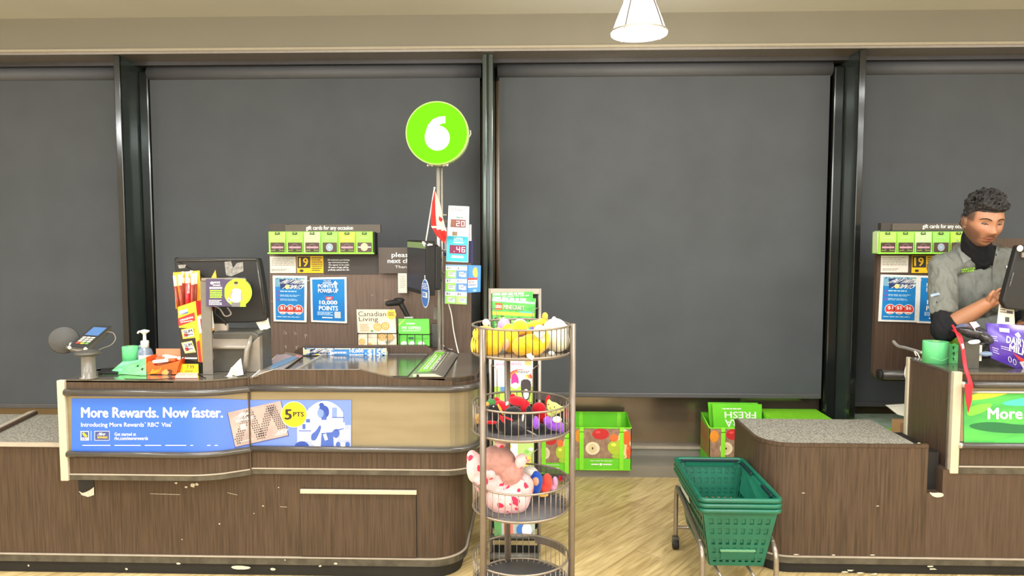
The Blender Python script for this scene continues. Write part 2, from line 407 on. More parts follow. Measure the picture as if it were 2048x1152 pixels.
# lower cabinet
LOWP = [(-3.6, 3.37), (-.5, 3.37)]+arc(-.5, 3.53, .16, -HP, 0)+[(-.34, 4.1)]
m = M(); m.xy(LOWP+[(-1.25, 4.1), (-1.25, 3.66), (-3.6, 3.66)], .065, .62, WOOD)
m.xy([(-3.6, 3.66), (-2.2, 3.66), (-2.2, 3.90), (-3.6, 3.90)], .065, .60, WOOD)
mcab = m
# pale scuffs and chips worn into the laminate
CHIP = mat('chipped_pale_board', (205, 196, 176), rough=.8, var=.15, scale=200)
m = M(); rs = random.Random(3); F37 = front(3.368)
m.bx((W(157, 970, 3.368).x, 3.367, W(157, 988, 3.368).z), (W(188, 970, 3.368).x, 3.40, .52), MATBLK)
m.poly(F37, [(157, 982), (163, 990), (176, 994), (188, 990), (188, 974), (180, 980), (172, 984), (165, 986)], CHIP, .002)
m.build('cable_slot', LF)
m = mcab
for (x, y, r) in [(385, 971, 7), (372, 974, 3), (352, 966, 3), (394, 969, 4), (526, 1012, 2), (439, 1048, 2), (508, 1027, 1.5), (557, 975, 1.5), (364, 1079, 1.5), (652, 1105, 2.5), (671, 1127, 4), (640, 1132, 3), (570, 1120, 2), (1085, 1128, 3)]:
    if x > 1000: continue
    m.poly(F37, [(x+r*rs.uniform(.5, 1.2)*math.cos(a), y+r*rs.uniform(.4, .9)*math.sin(a)) for a in [q*.9 for q in range(7)]], CHIP, .001 if y < 1112 else .012)
for (x, y, a_, b_) in [(560, 1013, 14, 2), (300, 987, 60, 5), (455, 985, 20, 12)]:
    m.poly(F37, [(x, y), (x+a_, y+b_*.4), (x+a_, y+b_*.4+.7), (x, y+.7)], CHIP, .001)
lowc = m.build('lower_cabinet', LF)
m = M(); band(m, LOWP, .03, .066, .008, .02, STRIP); band(m, LOWP, .064, .069, .010, .02, EDGE)
for (x, y, w_, h_) in [(460, 1133, 44, 6), (352, 1126, 10, 3), (540, 1137, 12, 4), (250, 1137, 6, 3), (55, 1130, 4, 3)]:
    m.poly(front(3.358), smooth_poly([(x, y), (x+w_*.4, y-h_*.4), (x+w_, y+h_*.2), (x+w_*.8, y+h_), (x+w_*.2, y+h_)], 1), CHIP, .001)
m.build('kick_strip', LF)
m = M(); m.xy(off(LOWP, -.02)+[(-.5, 4.05), (-3.5, 4.05)], FZ, .066, MATBLK); m.build('toe_kick', LF)
# low bagging shelf top at the far left
m = M(); m.xy([(-3.6, 3.355), (-2.2, 3.355), (-2.2, 3.90), (-3.6, 3.90)], .60, .622, TERRAZZO); m.bx((-3.6, 3.350, .602), (-2.2, 3.356, .623), EDGE); m.build('low_shelf_top', LF)
a = WZ(0, 852, .64); b = WZ(58, 824, .64); d = (b-a).normalized(); a = a-d*.35
m = M(); m.prism([a, b, b+Vector((.03, .03, 0)), a+Vector((.02, .05, 0))], (0, 0, -.05), WOODD, bev=.004)
m.prism([a+Vector((0, 0, .004)), b+Vector((0, 0, .004)), b+Vector((.02, .025, .004)), a+Vector((.02, .03, .004))], (0, 0, -.006), EDGE); m.build('shelf_side_board', LF)
# upper body
m = M()
m.xy([(-2.165, 3.26)]+[(x, y+.012) for x, y in scurve]+[(-1.33, 3.64), (-2.165, 3.64)], .485, .935, WOODR)
m.build('upper_body', LF)
m = M(); m.xy(off(RIGHTP, -.012)+[(-1.345, 4.12)], .498, .925, WOODR); m.build('belt_body', LF)
def face(path, dz, parent, nm=''):
    m = M(); band(m, path, .902+dz, .944+dz, .0, .014, WOOD); m.build('wood_edge_band', parent)
    for z, r in ((.892, .0165), (.602, .015)):
        m = M(); P = [(x, y, z+dz) for x, y in off(path, .010)]; m.tube(P, r, BUMP, 14)
        m.build('bumper_rail', parent)
    m = M(); band(m, path, .612+dz, .878+dz, .0, .01, STEEL); m.build('steel_panel', parent)
    m = M(); band(m, path, .505+dz, .590+dz, .0, .014, WOOD); m.build('lower_wood_band', parent)
    m = M(); band(m, path, .478+dz, .506+dz, .004, .02, STRIP); band(m, path, .502+dz, .507+dz, .006, .02, EDGE); m.build('bottom_strip', parent)
face(LEFTP, 0, LF); face(RIGHTP, .004, LF)
m = M(); m.bx((-2.20, 3.235, .475), (-2.163, 3.262, .948), CREAM, bev=.004); m.bx((-2.19, 3.26, .48), (-2.165, 3.64, .94), WOODR); m.build('end_strip', LF)
m = M(); m.bx((-1.35, 3.340, .48), (-1.343, 3.353, .948), WOODD); m.build('panel_seam', LF)
# tops
m = M(); m.xy([(-2.165, 3.25)]+scurve+[(-1.31, 3.36), (-1.31, 3.65), (-2.165, 3.65)], .938, .950, TOP); m.build('register_top', LF)
m = M(); m.xy(RIGHTP+[(-1.31, 4.12)], .925, .945, TOP); m.build('belt_top', LF)
BELT = mat('dark_conveyor_belt', (70, 68, 62), rough=.16, var=.05, coat=.5)
z = .951; xb0, xb1 = -1.17, -.60
m = M(); m.bx((xb0, 3.38, .945), (xb1, 4.02, z), BELT); m.build('conveyor_belt', LF)
m = M(); m.bx((xb0-.014, 3.37, .945), (xb0, 4.04, z+.006), CHROME); m.bx((xb0, 4.02, .945), (xb1, 4.035, z+.004), BUMP); m.build('belt_edge_rail', LF)
# raised side board with its sloped ends
pts = [(498, 771), (498, 758), (520, 749), (546, 740), (718, 740), (750, 748), (790, 757), (846, 759), (905, 762), (905, 772)]
m = M(); m.pslab(pts, 3.345, 3.372, WOOD); m.build('side_board', LF)
m = M(); m.tube([W(x, y, 3.361) for x, y in pts[1:8]], .0045, EDGE, 6); m.build('side_board_edge', LF)
pts = [(588, 716), (590, 700), (606, 692), (850, 691), (864, 700), (868, 716)]
m = M(); m.pslab(pts, 4.06, 4.10, WOODD, bev=.003); m.build('rear_board', LF)
# door and handle
F = front(3.366)
m = M(); a = W(600, 980, 3.366); b = W(833, 1114, 3.366); m.bx((a.x, 3.362, b.z), (b.x, 3.374, a.z), WOOD)
for q in ((a.x-.003, a.x), (b.x, b.x+.003)): m.bx((q[0], 3.368, b.z), (q[1], 3.371, a.z), MATBLK)
dr = m.build('cabinet_door', LF)
m = M(); m.slab(600, 979, 833, 990, 3.350, 3.362, CREAM, bev=.002); m.build('door_handle', dr)
# ---------------------------------------------------------------- printed banner that follows the curved front
def yp(x):
    P = LEFTP+RIGHTP[1:]
    for i in range(len(P)-1):
        if P[i][0] <= x <= P[i+1][0] and P[i+1][0] > P[i][0]:
            t = (x-P[i][0])/(P[i+1][0]-P[i][0]); return P[i][1]+(P[i+1][1]-P[i][1])*t
    return P[0][1] if x < P[0][0] else 3.35
def TB(px, py, l=0.):
    Y = 3.3
    for _ in range(5): Y = yp(W(px, py, Y).x)
    return W(px, py, Y-.003-l)
BLUE = mat('banner_blue_print', (56, 104, 208), rough=.45, var=.03, scale=8, spec=.3)
def banner_gradient():
    m = bpy.data.materials.new('banner_blue_gradient_print'); m.use_nodes = True; nt = m.node_tree; L = nt.links.new
    b = nt.nodes['Principled BSDF']; tc = nt.nodes.new('ShaderNodeTexCoord'); sx = nt.nodes.new('ShaderNodeSeparateXYZ'); mr = nt.nodes.new('ShaderNodeMapRange')
    mr.inputs['From Min'].default_value = -.12; mr.inputs['From Max'].default_value = .34; cr = nt.nodes.new('ShaderNodeValToRGB')
    cr.color_ramp.elements[0].color = (*lin((58, 108, 206)), 1); cr.color_ramp.elements[1].color = (*lin((110, 136, 214)), 1)
    L(tc.outputs['Object'], sx.inputs[0]); L(sx.outputs['X'], mr.inputs['Value']); L(mr.outputs[0], cr.inputs[0]); L(cr.outputs[0], b.inputs['Base Color']); b.inputs['Roughness'].default_value = .45
    return m
BLUE2 = banner_gradient(); BLUE2_ = mat('banner_soft_blue_print', (104, 130, 212), rough=.45, var=.05, scale=5, spec=.3)
SILV = mat('printed_silver_card', (168, 150, 146), rough=.5, rgb2=(186, 168, 158), scale=14)
LILAC = mat('printed_lilac', (178, 182, 222), rough=.5, rgb2=(158, 168, 218), scale=10)
WH = pr(244, 242, 238); YEL = pr(246, 208, 30); DK = pr(52, 44, 40)
m = M()
m.grid(lambda x, y, l=0.: TB(x, y+(-3 if y < 850 else 3)*max(0, min(1, (500-x)/70)), l), 143, 800, 703, 901, BLUE2, 0, 90, 2)
m.text(TB, 'More Rewards. Now faster.', 162, 815, 446, 835, WH, .0012, .035)
m.text(TB, 'Introducing More Rewards  RBC  Visa', 162, 845, 342, 856, WH, .0012, .012)
m.text(TB, '+', 289, 844, 292, 847, WH, .0012, .0); m.text(TB, '®', 314, 844, 318, 848, WH, .0012, .0); m.text(TB, '+', 341, 844, 344, 847, WH, .0012, .0)
m.text(TB, 'Get started at', 229, 865, 272, 871.5, WH, .0012, .01); m.text(TB, 'rbc.com/morerewards', 229, 873, 296, 880, WH, .0012, .01)
m.lines(TB, 165, 890, 445, 893, 1, WH, .0012, .5)
m.grid(TB, 161, 862, 178, 881, WH, .0012, 2, 2); m.grid(TB, 162.5, 863.5, 176.5, 875, pr(60, 84, 150), .0018, 2, 2)
m.poly(TB, [(164, 866), (168, 865), (172, 869), (175, 873), (170, 874), (166, 870)], YEL, .0024); m.text(TB, 'RBC', 164, 876, 175, 880, pr(60, 84, 150), .0018, .02)
m.grid(TB, 182, 862, 182.6, 881, WH, .0012)
m.grid(TB, 189, 862, 219, 881, WH, .0012, 3, 1); m.grid(TB, 190, 863, 218, 880, pr(62, 74, 130), .0018, 3, 1)
m.text(TB, 'More', 194, 865, 208, 871, WH, .0024, .02, 1); m.text(TB, 'REWARDS', 195, 872.5, 215, 877, YEL, .0024, .02)
# the silver card, drawn tilted
ang = math.radians(-12.5); cc = (516, 848); ca, sa = math.cos(ang), math.sin(ang)
def TC(x, y, l=0.): return TB(cc[0]+x*ca-y*sa, cc[1]+x*sa+y*ca, l)
def TCd(d): return lambda x, y, l=0.: TC(x, y, l+d)
rnd = [(-54, -33), (-51, -35.5), (51, -35.5), (54, -33), (54, 33), (51, 35.5), (-51, 35.5), (-54, 33)]
m.grid(TC, -55.5, -35, 55.5, 37, pr(70, 80, 140), .0008, 24, 4); m.grid(TC, -54, -35.5, 54, 35, SILV, .0016, 24, 4)
HEX = pr(92, 82, 84); seg = [((-50, 29), (-14, -30)), ((-14, -30), (0, 29)), ((0, 29), (32, -30)), ((32, -30), (45, 22))]
for (x0, y0), (x1, y1) in seg:
    n = 13
    for i in range(n):
        for j in range(4):
            x = x0+(x1-x0)*i/n+(j-1.5)*4.4+(i % 2)*1.2; y = y0+(y1-y0)*i/n
            if abs(x) < 52: m.disc(TC, x, y, 1.7, 1.6, HEX, .0022, 6)
m.text(TC, 'More', -46, -30, -22, -20, WH, .0026, .02, 2); m.text(TC, 'REWARDS', -42, -18, -6, -12, WH, .0026, .02)
m.grid(TC, -36, -7, -24, 5, pr(216, 206, 196), .0026, 2, 2); m.text(TC, 'VISA', 24, 22, 48, 31, WH, .0026, .02, 1.5); m.lines(TC, -42, 26, -14, 29, 1, pr(206, 198, 190), .0026, .6)
# yellow points bubble
m.disc(TB, 588, 829, 26.2, 26.2, pr(236, 240, 214), .0026, 36); m.disc(TB, 588, 829, 25, 25, YEL, .003, 36)
m.text(TB, '5', 569, 819, 584, 839, DK, .0036, .04); m.text(TB, 'PTS', 586, 824, 608, 833, DK, .0036, .04); m.text(TB, 'per dollar', 587, 836, 607, 839, DK, .0036, .0)
# duotone shopper illustration
B1 = pr(66, 96, 176); B2 = pr(44, 74, 160); B3 = pr(120, 144, 208); W2 = pr(216, 214, 230)
m.add([TB(612+74*q/16, 800+0 if False else 826-24*math.sin(math.pi*q/16)**.7, .0008) for q in range(17)]+[TB(612+74*q/16, 850, .0008) for q in range(17)], [(q, 17+q, 18+q, q+1) for q in range(16)], W2)
m.grid(TB, 594, 850, 702, 896, LILAC, .0007, 8, 2)
LQ = .0010
for (x0, y0, x1, y1, c_) in [(664, 815, 674, 834, B3), (664, 834, 688, 836, B1), (598, 861, 622, 862.5, B1), (606, 840, 620, 858, W2), (605, 848, 611, 858, B1), (612, 838, 620, 845, B1), (676, 845, 690, 858, W2), (596, 866, 622, 882, W2), (680, 860, 700, 880, W2)]:
    m.grid(TB, x0, y0, x1, y1, c_, LQ); LQ += .00006
m.poly(TB, smooth_poly([(589, 896), (590, 888), (600, 882), (614, 884), (620, 896)], 2), B2, .0018)
m.poly(TB, smooth_poly([(622, 896), (626, 860), (624, 848), (632, 840), (646, 838), (668, 840), (676, 850), (678, 870), (672, 896)], 2), W2, .0020)
m.poly(TB, smooth_poly([(638, 840), (662, 840), (654, 866), (648, 866)], 1), WH, .0026)
m.poly(TB, smooth_poly([(623, 868), (632, 862), (640, 848), (643, 856), (636, 872), (630, 882), (622, 880)], 2), B1, .0030)
m.poly(TB, [(643, 866), (666, 864), (668, 896), (641, 896)], B1, .0028); m.poly(TB, smooth_poly([(664, 862), (674, 856), (680, 866), (674, 878), (664, 872)], 2), B1, .0032)
m.poly(TB, [(646, 869), (652, 867), (656, 879), (650, 881)], WH, .0036); m.poly(TB, [(670, 860), (688, 856), (688, 857.2), (670, 862)], B2, .0036)
m.disc(TB, 647, 824, 11, 13.5, B1, .0026, 20); m.disc(TB, 643, 810, 5, 4.5, B2, .0030, 14); m.disc(TB, 641, 826, 6.5, 9.5, B3, .0030, 16)
m.poly(TB, smooth_poly([(641, 811), (656, 812), (659, 828), (652, 836), (649, 822), (638, 817)], 2), B2, .0034); m.grid(TB, 643, 832, 653, 842, B1, .0022)
for x in (676, 686, 695): m.disc(TB, x, 889, 4.5, 5.5, B1 if x != 686 else WH, .0022, 12)
m.build('advert_banner', LF, label='blue printed banner with a silver card and yellow bubble')

# ---------------------------------------------------------------- right checkout
RT = thing('checkout_counter', (2.4, 3.9, 0), 'brown laminate checkout counter with a green printed banner, in front of the cashier', 'counter', 'checkout counters')
YR = 3.48; dz = .022
xl = W(1560, 900, YR).x; xs = W(1857, 900, YR).x
m_ = None
LOWR = [(1.10, 3.95), (1.10, YR+.16)]+arc(1.26, YR+.16, .16, math.pi, 1.5*math.pi)+[(xs, YR)]
xs2 = W(1832, 885, YR).x
m = M(); m.xy(LOWR[:-1]+[(xs2, YR), (xs2, 3.95)], .055, .60, WOOD); m.bx((xs2, YR, .055), (xs, YR+.02, .60), WOOD); rcab = m
m = M(); m.xy([(x, y) for x, y in off(LOWR, .003)]+[(xs, YR+.02), (xs2, YR+.02), (xs2, 3.95)], .598, .614, WOOD); m.build('low_shelf_rim', RT)
m = M(); m.xy(off(LOWR, -.012)[:-1]+[(xs2-.004, YR+.012), (xs2-.004, 3.95)], .612, .6165, TERRAZZO); m.build('low_shelf_top', RT)
xo = W(1886, 950, YR).x
m = M(); m.bx((xo, YR, .055), (3.6, 3.93, .49), WOODR); m.bx((xs, YR+.001, .055), (xo, 3.9, W(1860, 987, YR).z), WOODR); m.bx((xs-.01, YR+.06, .3), (xo+.01, 3.9, .56), MATBLK)
F = front(YR-.001)
m.poly(F, smooth_poly([(1857, 984), (1866, 986), (1880, 985), (1888, 988), (1886, 994), (1868, 995)], 1), CHIP, .001); m.build('lower_cabinet', RT)
rs = random.Random(11); KR = LOWR+[(3.6, YR)]
m = rcab
for x, y, r in [(1838, 886, 2), (1755, 1012, 2), (1593, 1109, 3), (1667, 1110, 3), (1745, 1110, 3), (1607, 986, 2)]:
    m.poly(F, [(x+r*2*rs.uniform(.5, 1.2)*math.cos(a), y+r*.4*math.sin(a)) for a in [q*.9 for q in range(7)]], CHIP, .001)
m.build('low_shelf_cabinet', RT)
m = M(); band(m, KR, .022, .056, .008, .02, STRIP); band(m, KR, .053, .058, .010, .02, EDGE)
for x, y in [(1690, 1144), (1720, 1146), (1750, 1148), (1860, 1133), (1866, 1138), (1700, 1141)]:
    m.poly(front(YR-.010), [(x+rs.uniform(4, 12)*math.cos(a), y+2.2*rs.uniform(.5, 1)*math.sin(a)) for a in [q*.8 for q in range(8)]], CHIP, .001)
m.build('kick_strip', RT)
m = M(); m.xy(off(KR, -.02)+[(3.6, 3.9), (1.2, 3.9)], FZ, .056, MATBLK); m.build('toe_kick', RT)
xe = W(1912, 744, YR).x                                                   # the end face stands at right angles to the aisle
z1 = .968; z0 = .474
m = M(); m.bx((xe, YR+.012, .50), (3.6, YR+.42, z1-.012), WOODD); m.build('upper_body', RT)
m = M()
m.bx((xe-.012, YR-.008, z0), (xe+.028, YR+.02, z1), CREAM, bev=.004); m.bx((xe-.014, YR+.02, z0+.01), (xe, YR+.034, z1-.004), ALU)
m.bx((xe-.014, YR+.41, z0), (xe+.004, YR+.44, z1), CREAM, bev=.004); m.bx((xe-.01, YR+.034, z0+.004), (xe+.002, YR+.41, z0+.012), CREAM); m.build('end_strip', RT)
m = M(); m.bx((xe-.006, YR+.034, z0+.012), (xe+.01, YR+.41, z1-.012), WOODR); m.build('end_panel', RT)
m = M(); m.bx((xe-.008, YR-.004, z1-.012), (3.6, YR+.43, z1-.002), TOP); m.build('counter_top', RT)
xf = xe+.03
m = M(); band(m, [(xf, YR), (3.6, YR)], .925, .956, 0, .014, WOOD); m.build('wood_edge_band', RT)
for z, r in ((.908, .0165), (.602+.012, .015)):
    m = M(); m.tube([(xf+.0, YR-.012, z), (3.6, YR-.012, z)], r, BUMP, 14); m.ell((xf+.002, YR-.012, z), (.012, r, r), CHROME, n=12); m.build('bumper_rail', RT)
m = M(); m.bx((xf-.005, YR-.001, .63), (3.6, YR+.01, .895), STEEL); m.tube([(xf+.01, YR-.008, .872), (3.6, YR-.008, .872)], .006, CHROME, 8); m.build('steel_panel', RT)
m = M(); band(m, [(xf, YR), (3.6, YR)], .515, .60, 0, .014, WOOD); m.build('lower_wood_band', RT)
m = M(); band(m, [(xf, YR), (3.6, YR)], z0, .510, .004, .02, STRIP); band(m, [(xf, YR), (3.6, YR)], .506, .512, .006, .02, EDGE); m.build('bottom_strip', RT)
G1 = mat('banner_green_print', (56, 150, 84), rough=.4, rgb2=(92, 196, 84), scale=5, stretch=(.6, 1, 2.6), detail=4, lo=.3, hi=.7)
F = front(YR-.004); m = M(); m.grid(F, 1928, 784, 2120, 886, G1, 0, 12, 4)
def blob(pts, c_, l): m.poly(F, smooth_poly(pts, 2), c_, l)
blob([(1955, 784), (2030, 783), (1985, 796), (1935, 802), (1930, 799)], pr(190, 214, 60), .0008)
blob([(2000, 803), (2120, 784), (2120, 806), (2060, 812), (2010, 812)], pr(76, 190, 176), .0010)
blob([(1930, 850), (1980, 842), (2050, 852), (2120, 842), (2120, 862), (2040, 868), (1960, 862)], pr(38, 112, 66), .0010)
blob([(1985, 884), (2030, 872), (2120, 876), (2120, 886), (1990, 886)], pr(84, 206, 90), .0012)
blob([(1936, 812), (1990, 804), (1975, 822), (1932, 836)], pr(120, 206, 70), .0012)
m.text(F, 'More Rewards.', 1975, 816, 2175, 838, WH, .0018, .035)
m.build('advert_banner', RT, label='green and yellow printed banner')
ZMIN[0] = .9515
# ================================================================ things on and behind the left checkout
def rgbT(*a): return pr(*a)
# --- payment terminal on its pole
t = thing('card_terminal', W(178, 757, 3.40), 'grey payment terminal with blue screen on a round pole at the counter end', 'card reader')
b0 = WZ(178, 757, .95); P0 = Vector((b0.x, b0.y, .95))
M().lathe([(.0005, 0), (.040, 0), (.040, .006), (.031, .010), (.030, .10), (.031, .118), (.0005, .118)], P0, GREYP, 28).build('pole', t)
M().lathe([(.0005, .112), (.05, .112), (.058, .118), (.052, .126), (.03, .132), (.0005, .132)], P0, DGREY, 24).build('swivel_plate', t)
# body as a slanted slab: near end low at left, far end high at right
nl, nr = W(137, 694, 3.34), W(173, 697, 3.36); fl, fr = W(187, 651, 3.47), W(223, 653, 3.49)
ax = (nr-nl); lo_ = (fl-nl); nrm = ax.cross(lo_).normalized()
if nrm.z < 0: nrm = -nrm
m = M(); m.prism([nl, nr, fr, fl], -nrm*.034, GREYP, bev=.004); m.prism([nl+nrm*.0, nr, fr, fl], nrm*.003, MATBLK)
body = m.build('terminal_body', t)
TT = quad_map(fl, fr, nr, nl, 100, 200)
TTn = lambda x, y, l=0.: (lambda p: p+nrm*(.0035+l))(fl*(1-y/200)*(1-x/100)+fr*(1-y/200)*(x/100)+nr*(y/200)*(x/100)+nl*(y/200)*(1-x/100))
M().grid(TTn, 14, 18, 88, 92, mat('lit_blue_screen', (120, 165, 225), emit=.55, rough=.2), .0005).build('screen', body)
m = M(); cols = [pr(206, 200, 178)]*9+[pr(206, 60, 50), pr(226, 190, 60), pr(90, 160, 70)]
for i in range(12):
    x = 18+(i % 3)*24; y = 108+(i//3)*17
    a, b, c_, d = TTn(x, y), TTn(x+19, y), TTn(x+19, y+11), TTn(x, y+11); m.prism([a, b, c_, d], nrm*.002, cols[i])
m.build('keypad', body)
m = M(); m.ell(nl+ax*.06-nrm*.004, .009, WPLA, n=10); m.ell(nl+ax*.94-nrm*.004, .009, WPLA, n=10); m.tube([nl-nrm*.012+ax*.05, nl+ax*.5-nrm*.014-lo_.normalized()*.006, nr-nrm*.012-ax*.05], .006, GREYP, 8); m.build('bumper_corner', body)
# privacy mirror disc held on a jointed arm
dc = W(128, 680, 3.40); R = Matrix.Rotation(math.radians(28), 3, 'Z') @ Matrix.Rotation(math.radians(78), 3, 'X')
m = M(); m.lathe([(.0005, -.004), (.062, -.004), (.066, 0), (.062, .004), (.0005, .006)], dc, mat('dark_grey_disc', (64, 62, 58), rough=.55, var=.04), 32, R); dsc = m.build('round_shield', t)
m = M(); m.tube([dc+Vector((.02, -.01, -.03)), dc+Vector((.05, -.02, -.02)), nl+lo_*.25+Vector((-.01, .0, -.01))], .008, DGREY, 8); m.ell(dc+Vector((.05, -.02, -.02)), .013, CHROME, n=10); m.ell(dc+Vector((.03, -.018, -.034)), .012, DGREY, n=10)
m.build('arm_joint', t)
m = M(); m.tube(spline([W(212, 664, 3.47), W(226, 666, 3.46), W(231, 678, 3.45), W(222, 690, 3.44), W(204, 697, 3.43), W(192, 704, 3.42)], 6), .0028, pr(120, 112, 100, .3), 6); m.build('cable', t)
# --- black mat heap, little white card
m = M(); m.prism([WZ(196, 749, .951), WZ(236, 749, .951), WZ(240, 741, .951), WZ(205, 741, .951)], (0, 0, .012), MATBLK, bev=.003); m.ell(W(212, 744, 3.5), (.045, .03, .012), DGREY, noise=.2, seed=4); m.ell(W(225, 741, 3.52), (.04, .03, .012), MATBLK, noise=.2, seed=5)
m.build('cable_heap', label='small heap of black cable beside the terminal pole', cat='cable')
tag(M().prism([W(229, 738, 3.5), W(246, 738, 3.5), W(246, 733, 3.52), W(236, 733, 3.52)], (0, 0, .004), WPLA).build('card'), 'small white card lying beside the green roll on the left counter', 'card')
# --- green bag rolls
GRN = mat('green_plastic_film', (118, 222, 150), rough=.4, rgb2=(106, 212, 138), scale=12)
GRN2 = mat('green_wrinkled_film', (130, 228, 140), rough=.45, rgb2=(96, 206, 118), scale=22, bump=.4)
def roll(c, r, h, name='bag_roll'):
    m = M(); m.lathe([(r*.42, 0), (r, 0), (r, h*.97), (r*.985, h), (r*.45, h), (r*.42, h*.98), (r*.42, 0)], c, GRN, 36); o = m.build(name)
    m = M(); m.lathe([(r*.42, .001), (r*.38, .001), (r*.38, h), (r*.42, h)], c, pr(150, 190, 120, .8), 24); m.build('core', o)
    m = M(); m.tube([(c[0]+(r+.0005)*math.cos(a), c[1]+(r+.0005)*math.sin(a), c[2]+h*(.18+.30*abs(math.sin((a+HP)*.5)))) for a in [-2.4+q*.12 for q in range(15)]], .0008, pr(150, 230, 160), 5); m.build('loose_edge', o)
    return o
c = W(258, 750, 3.47)
tag(roll((c.x, 3.49, .952), .0375, .118), 'light green roll of plastic produce bags standing on the left counter', 'bag roll')
def crumple(name, outline, Y, mt, seed, depth=.02, n=14, lean=0., arrows=None):
    # a sheet spanning the px outline (left,right edges), folded in depth
    rs = random.Random(seed); (tl, tr, br, bl) = outline; m = M()
    ph = [rs.uniform(0, 6) for _ in range(6)]; fr_ = [rs.uniform(3, 11) for _ in range(6)]
    def T(u, v, l=0.):
        x = (tl[0]*(1-u)+tr[0]*u)*(1-v)+(bl[0]*(1-u)+br[0]*u)*v; y = (tl[1]*(1-u)+tr[1]*u)*(1-v)+(bl[1]*(1-u)+br[1]*u)*v
        d = sum(math.sin(fr_[k]*u+ph[k]+3*v*(k-2)) for k in range(3))/3+.5*abs(math.sin(fr_[3]*v+ph[3]+4*u))
        e = 1.6*math.sin(fr_[4]*u*1.3+ph[4])*(1 if v < .5 else .4)
        p = W(x, y+e, Y+lean*(1-v)-depth*d-l); return p
    m.grid(T, 0, 0, 1, 1, mt, 0, n, n); m.grid(lambda u, v, l: T(1-u, v, -.004), 0, 0, 1, 1, mt, 0, n, n)
    for x in (m.sm): pass
    m.sm = [True]*len(m.sm)
    if arrows:
        for (u, v, s) in arrows: m.poly(T, [(u, v-s), (u+s, v), (u+s*.4, v), (u+s*.4, v+s), (u-s*.4, v+s), (u-s*.4, v), (u-s, v)], DK, .004)
    return m
m = crumple('b', ((218, 746), (292, 716), (293, 758), (205, 759)), 3.365, GRN2, 5, .016, 18, .05, [(.78, .22, .05), (.9, .5, .05), (.15, .4, .03)])
m.build('produce_bag', label='crumpled light green plastic bag with small dark arrows in front of the green roll', cat='plastic bag')
m = crumple('b', ((246, 722), (291, 718), (292, 755), (207, 755)), 3.40, GRN, 9, .014, 14, .03)
m.build('produce_bag', label='light green plastic bag lying behind the crumpled one at the roll', cat='plastic bag')
# --- sanitizer
t = thing('sanitizer_bottle', (W(291, 725, 3.5).x, 3.5, .951), 'clear pump bottle of hand sanitizer with a white pump and label', 'bottle')
c = (W(291, 725, 3.5).x, 3.5, .951)
M().lathe([(.0005, 0), (.033, 0), (.036, .006), (.036, .085), (.03, .102), (.016, .114), (.014, .12)], c, mat('clear_bluish_plastic', (150, 165, 185), rough=.1, alpha=.55, var=.1, scale=20), 28).build('bottle_body', t)
m = M(); m.lathe([(.0365, .02), (.0365, .078)], c, pr(218, 208, 204, .6), 20, Matrix.Rotation(-2.0, 3, 'Z'), arc=.36); m.build('bottle_label', t)
m = M(); m.lathe([(.016, .112), (.019, .114), (.0195, .142), (.017, .146), (.008, .148), (.0075, .176), (.012, .182), (.024, .19), (.022, .196), (.0005, .202)], c, WPLA, 24); m.tube([(c[0]-.004, c[1], c[2]+.192), (c[0]-.012, c[1]-.03, c[2]+.194), (c[0]-.014, c[1]-.036, c[2]+.186)], .005, WPLA, 8); m.tube([(c[0], c[1], c[2]+.11), (c[0]+.002, c[1]-.01, c[2]+.02)], .003, WPLA, 6); m.build('pump', t)
m = M(); m.ell(W(277, 706, 3.54), (.026, .02, .034), mat('blue_clear_film', (112, 138, 178), rough=.15, alpha=.7, rgb2=(180, 205, 220), scale=60), noise=.35, seed=3)
m.build('plastic_wrap', label='small crumpled bluish clear wrapper behind the green roll', cat='wrapper')
# --- candy box
ORA = mat('orange_printed_card', (238, 96, 34), rough=.45, var=.04)
Y0, Y1 = 3.375, 3.47
t = thing('candy_box', W(325, 757, 3.42), 'open orange candy display box with cup-shaped chocolates pictured on it', 'candy box')
m = M(); m.pslab([(293, 758), (293, 727), (297, 722), (303, 723), (309, 731), (318, 732), (356, 722), (361, 719), (357, 742), (352, 757)], Y0, Y0+.003, ORA)
a = W(293, 757, Y0); b = W(353, 757, Y0)
m.bx((a.x, Y0, .951), (a.x+.003, Y1, 1.035), ORA); m.prism([W(353, 757, Y0), W(361, 719, Y0), W(361, 719, Y0)+Vector((-.002, .09, .01)), W(353, 757, Y0)+Vector((-.002, .09, 0))], (.003, 0, 0), pr(206, 70, 26))
m.bx((a.x, Y1, .951), (b.x+.02, Y1+.003, 1.062), pr(186, 130, 96, .7)); m.bx((a.x, Y0, .951), (b.x, Y1, .954), ORA)
F = front(Y0); BR = pr(96, 52, 36)
m.text(F, "Reese's", 297, 738, 317, 747, pr(246, 190, 40), .001, .02, 1, -.2); m.disc(F, 332, 746, 9, 6, pr(214, 150, 84), .001, 12); m.poly(F, smooth_poly([(334, 738), (346, 740), (343, 748), (336, 754), (333, 748)], 1), BR, .0014); m.poly(F, [(324, 744), (332, 738), (338, 744), (335, 756), (329, 750)], pr(226, 160, 90), .0018)
m.grid(F, 293, 748, 300, 758, pr(240, 150, 60), .001)
m.build('box', t)
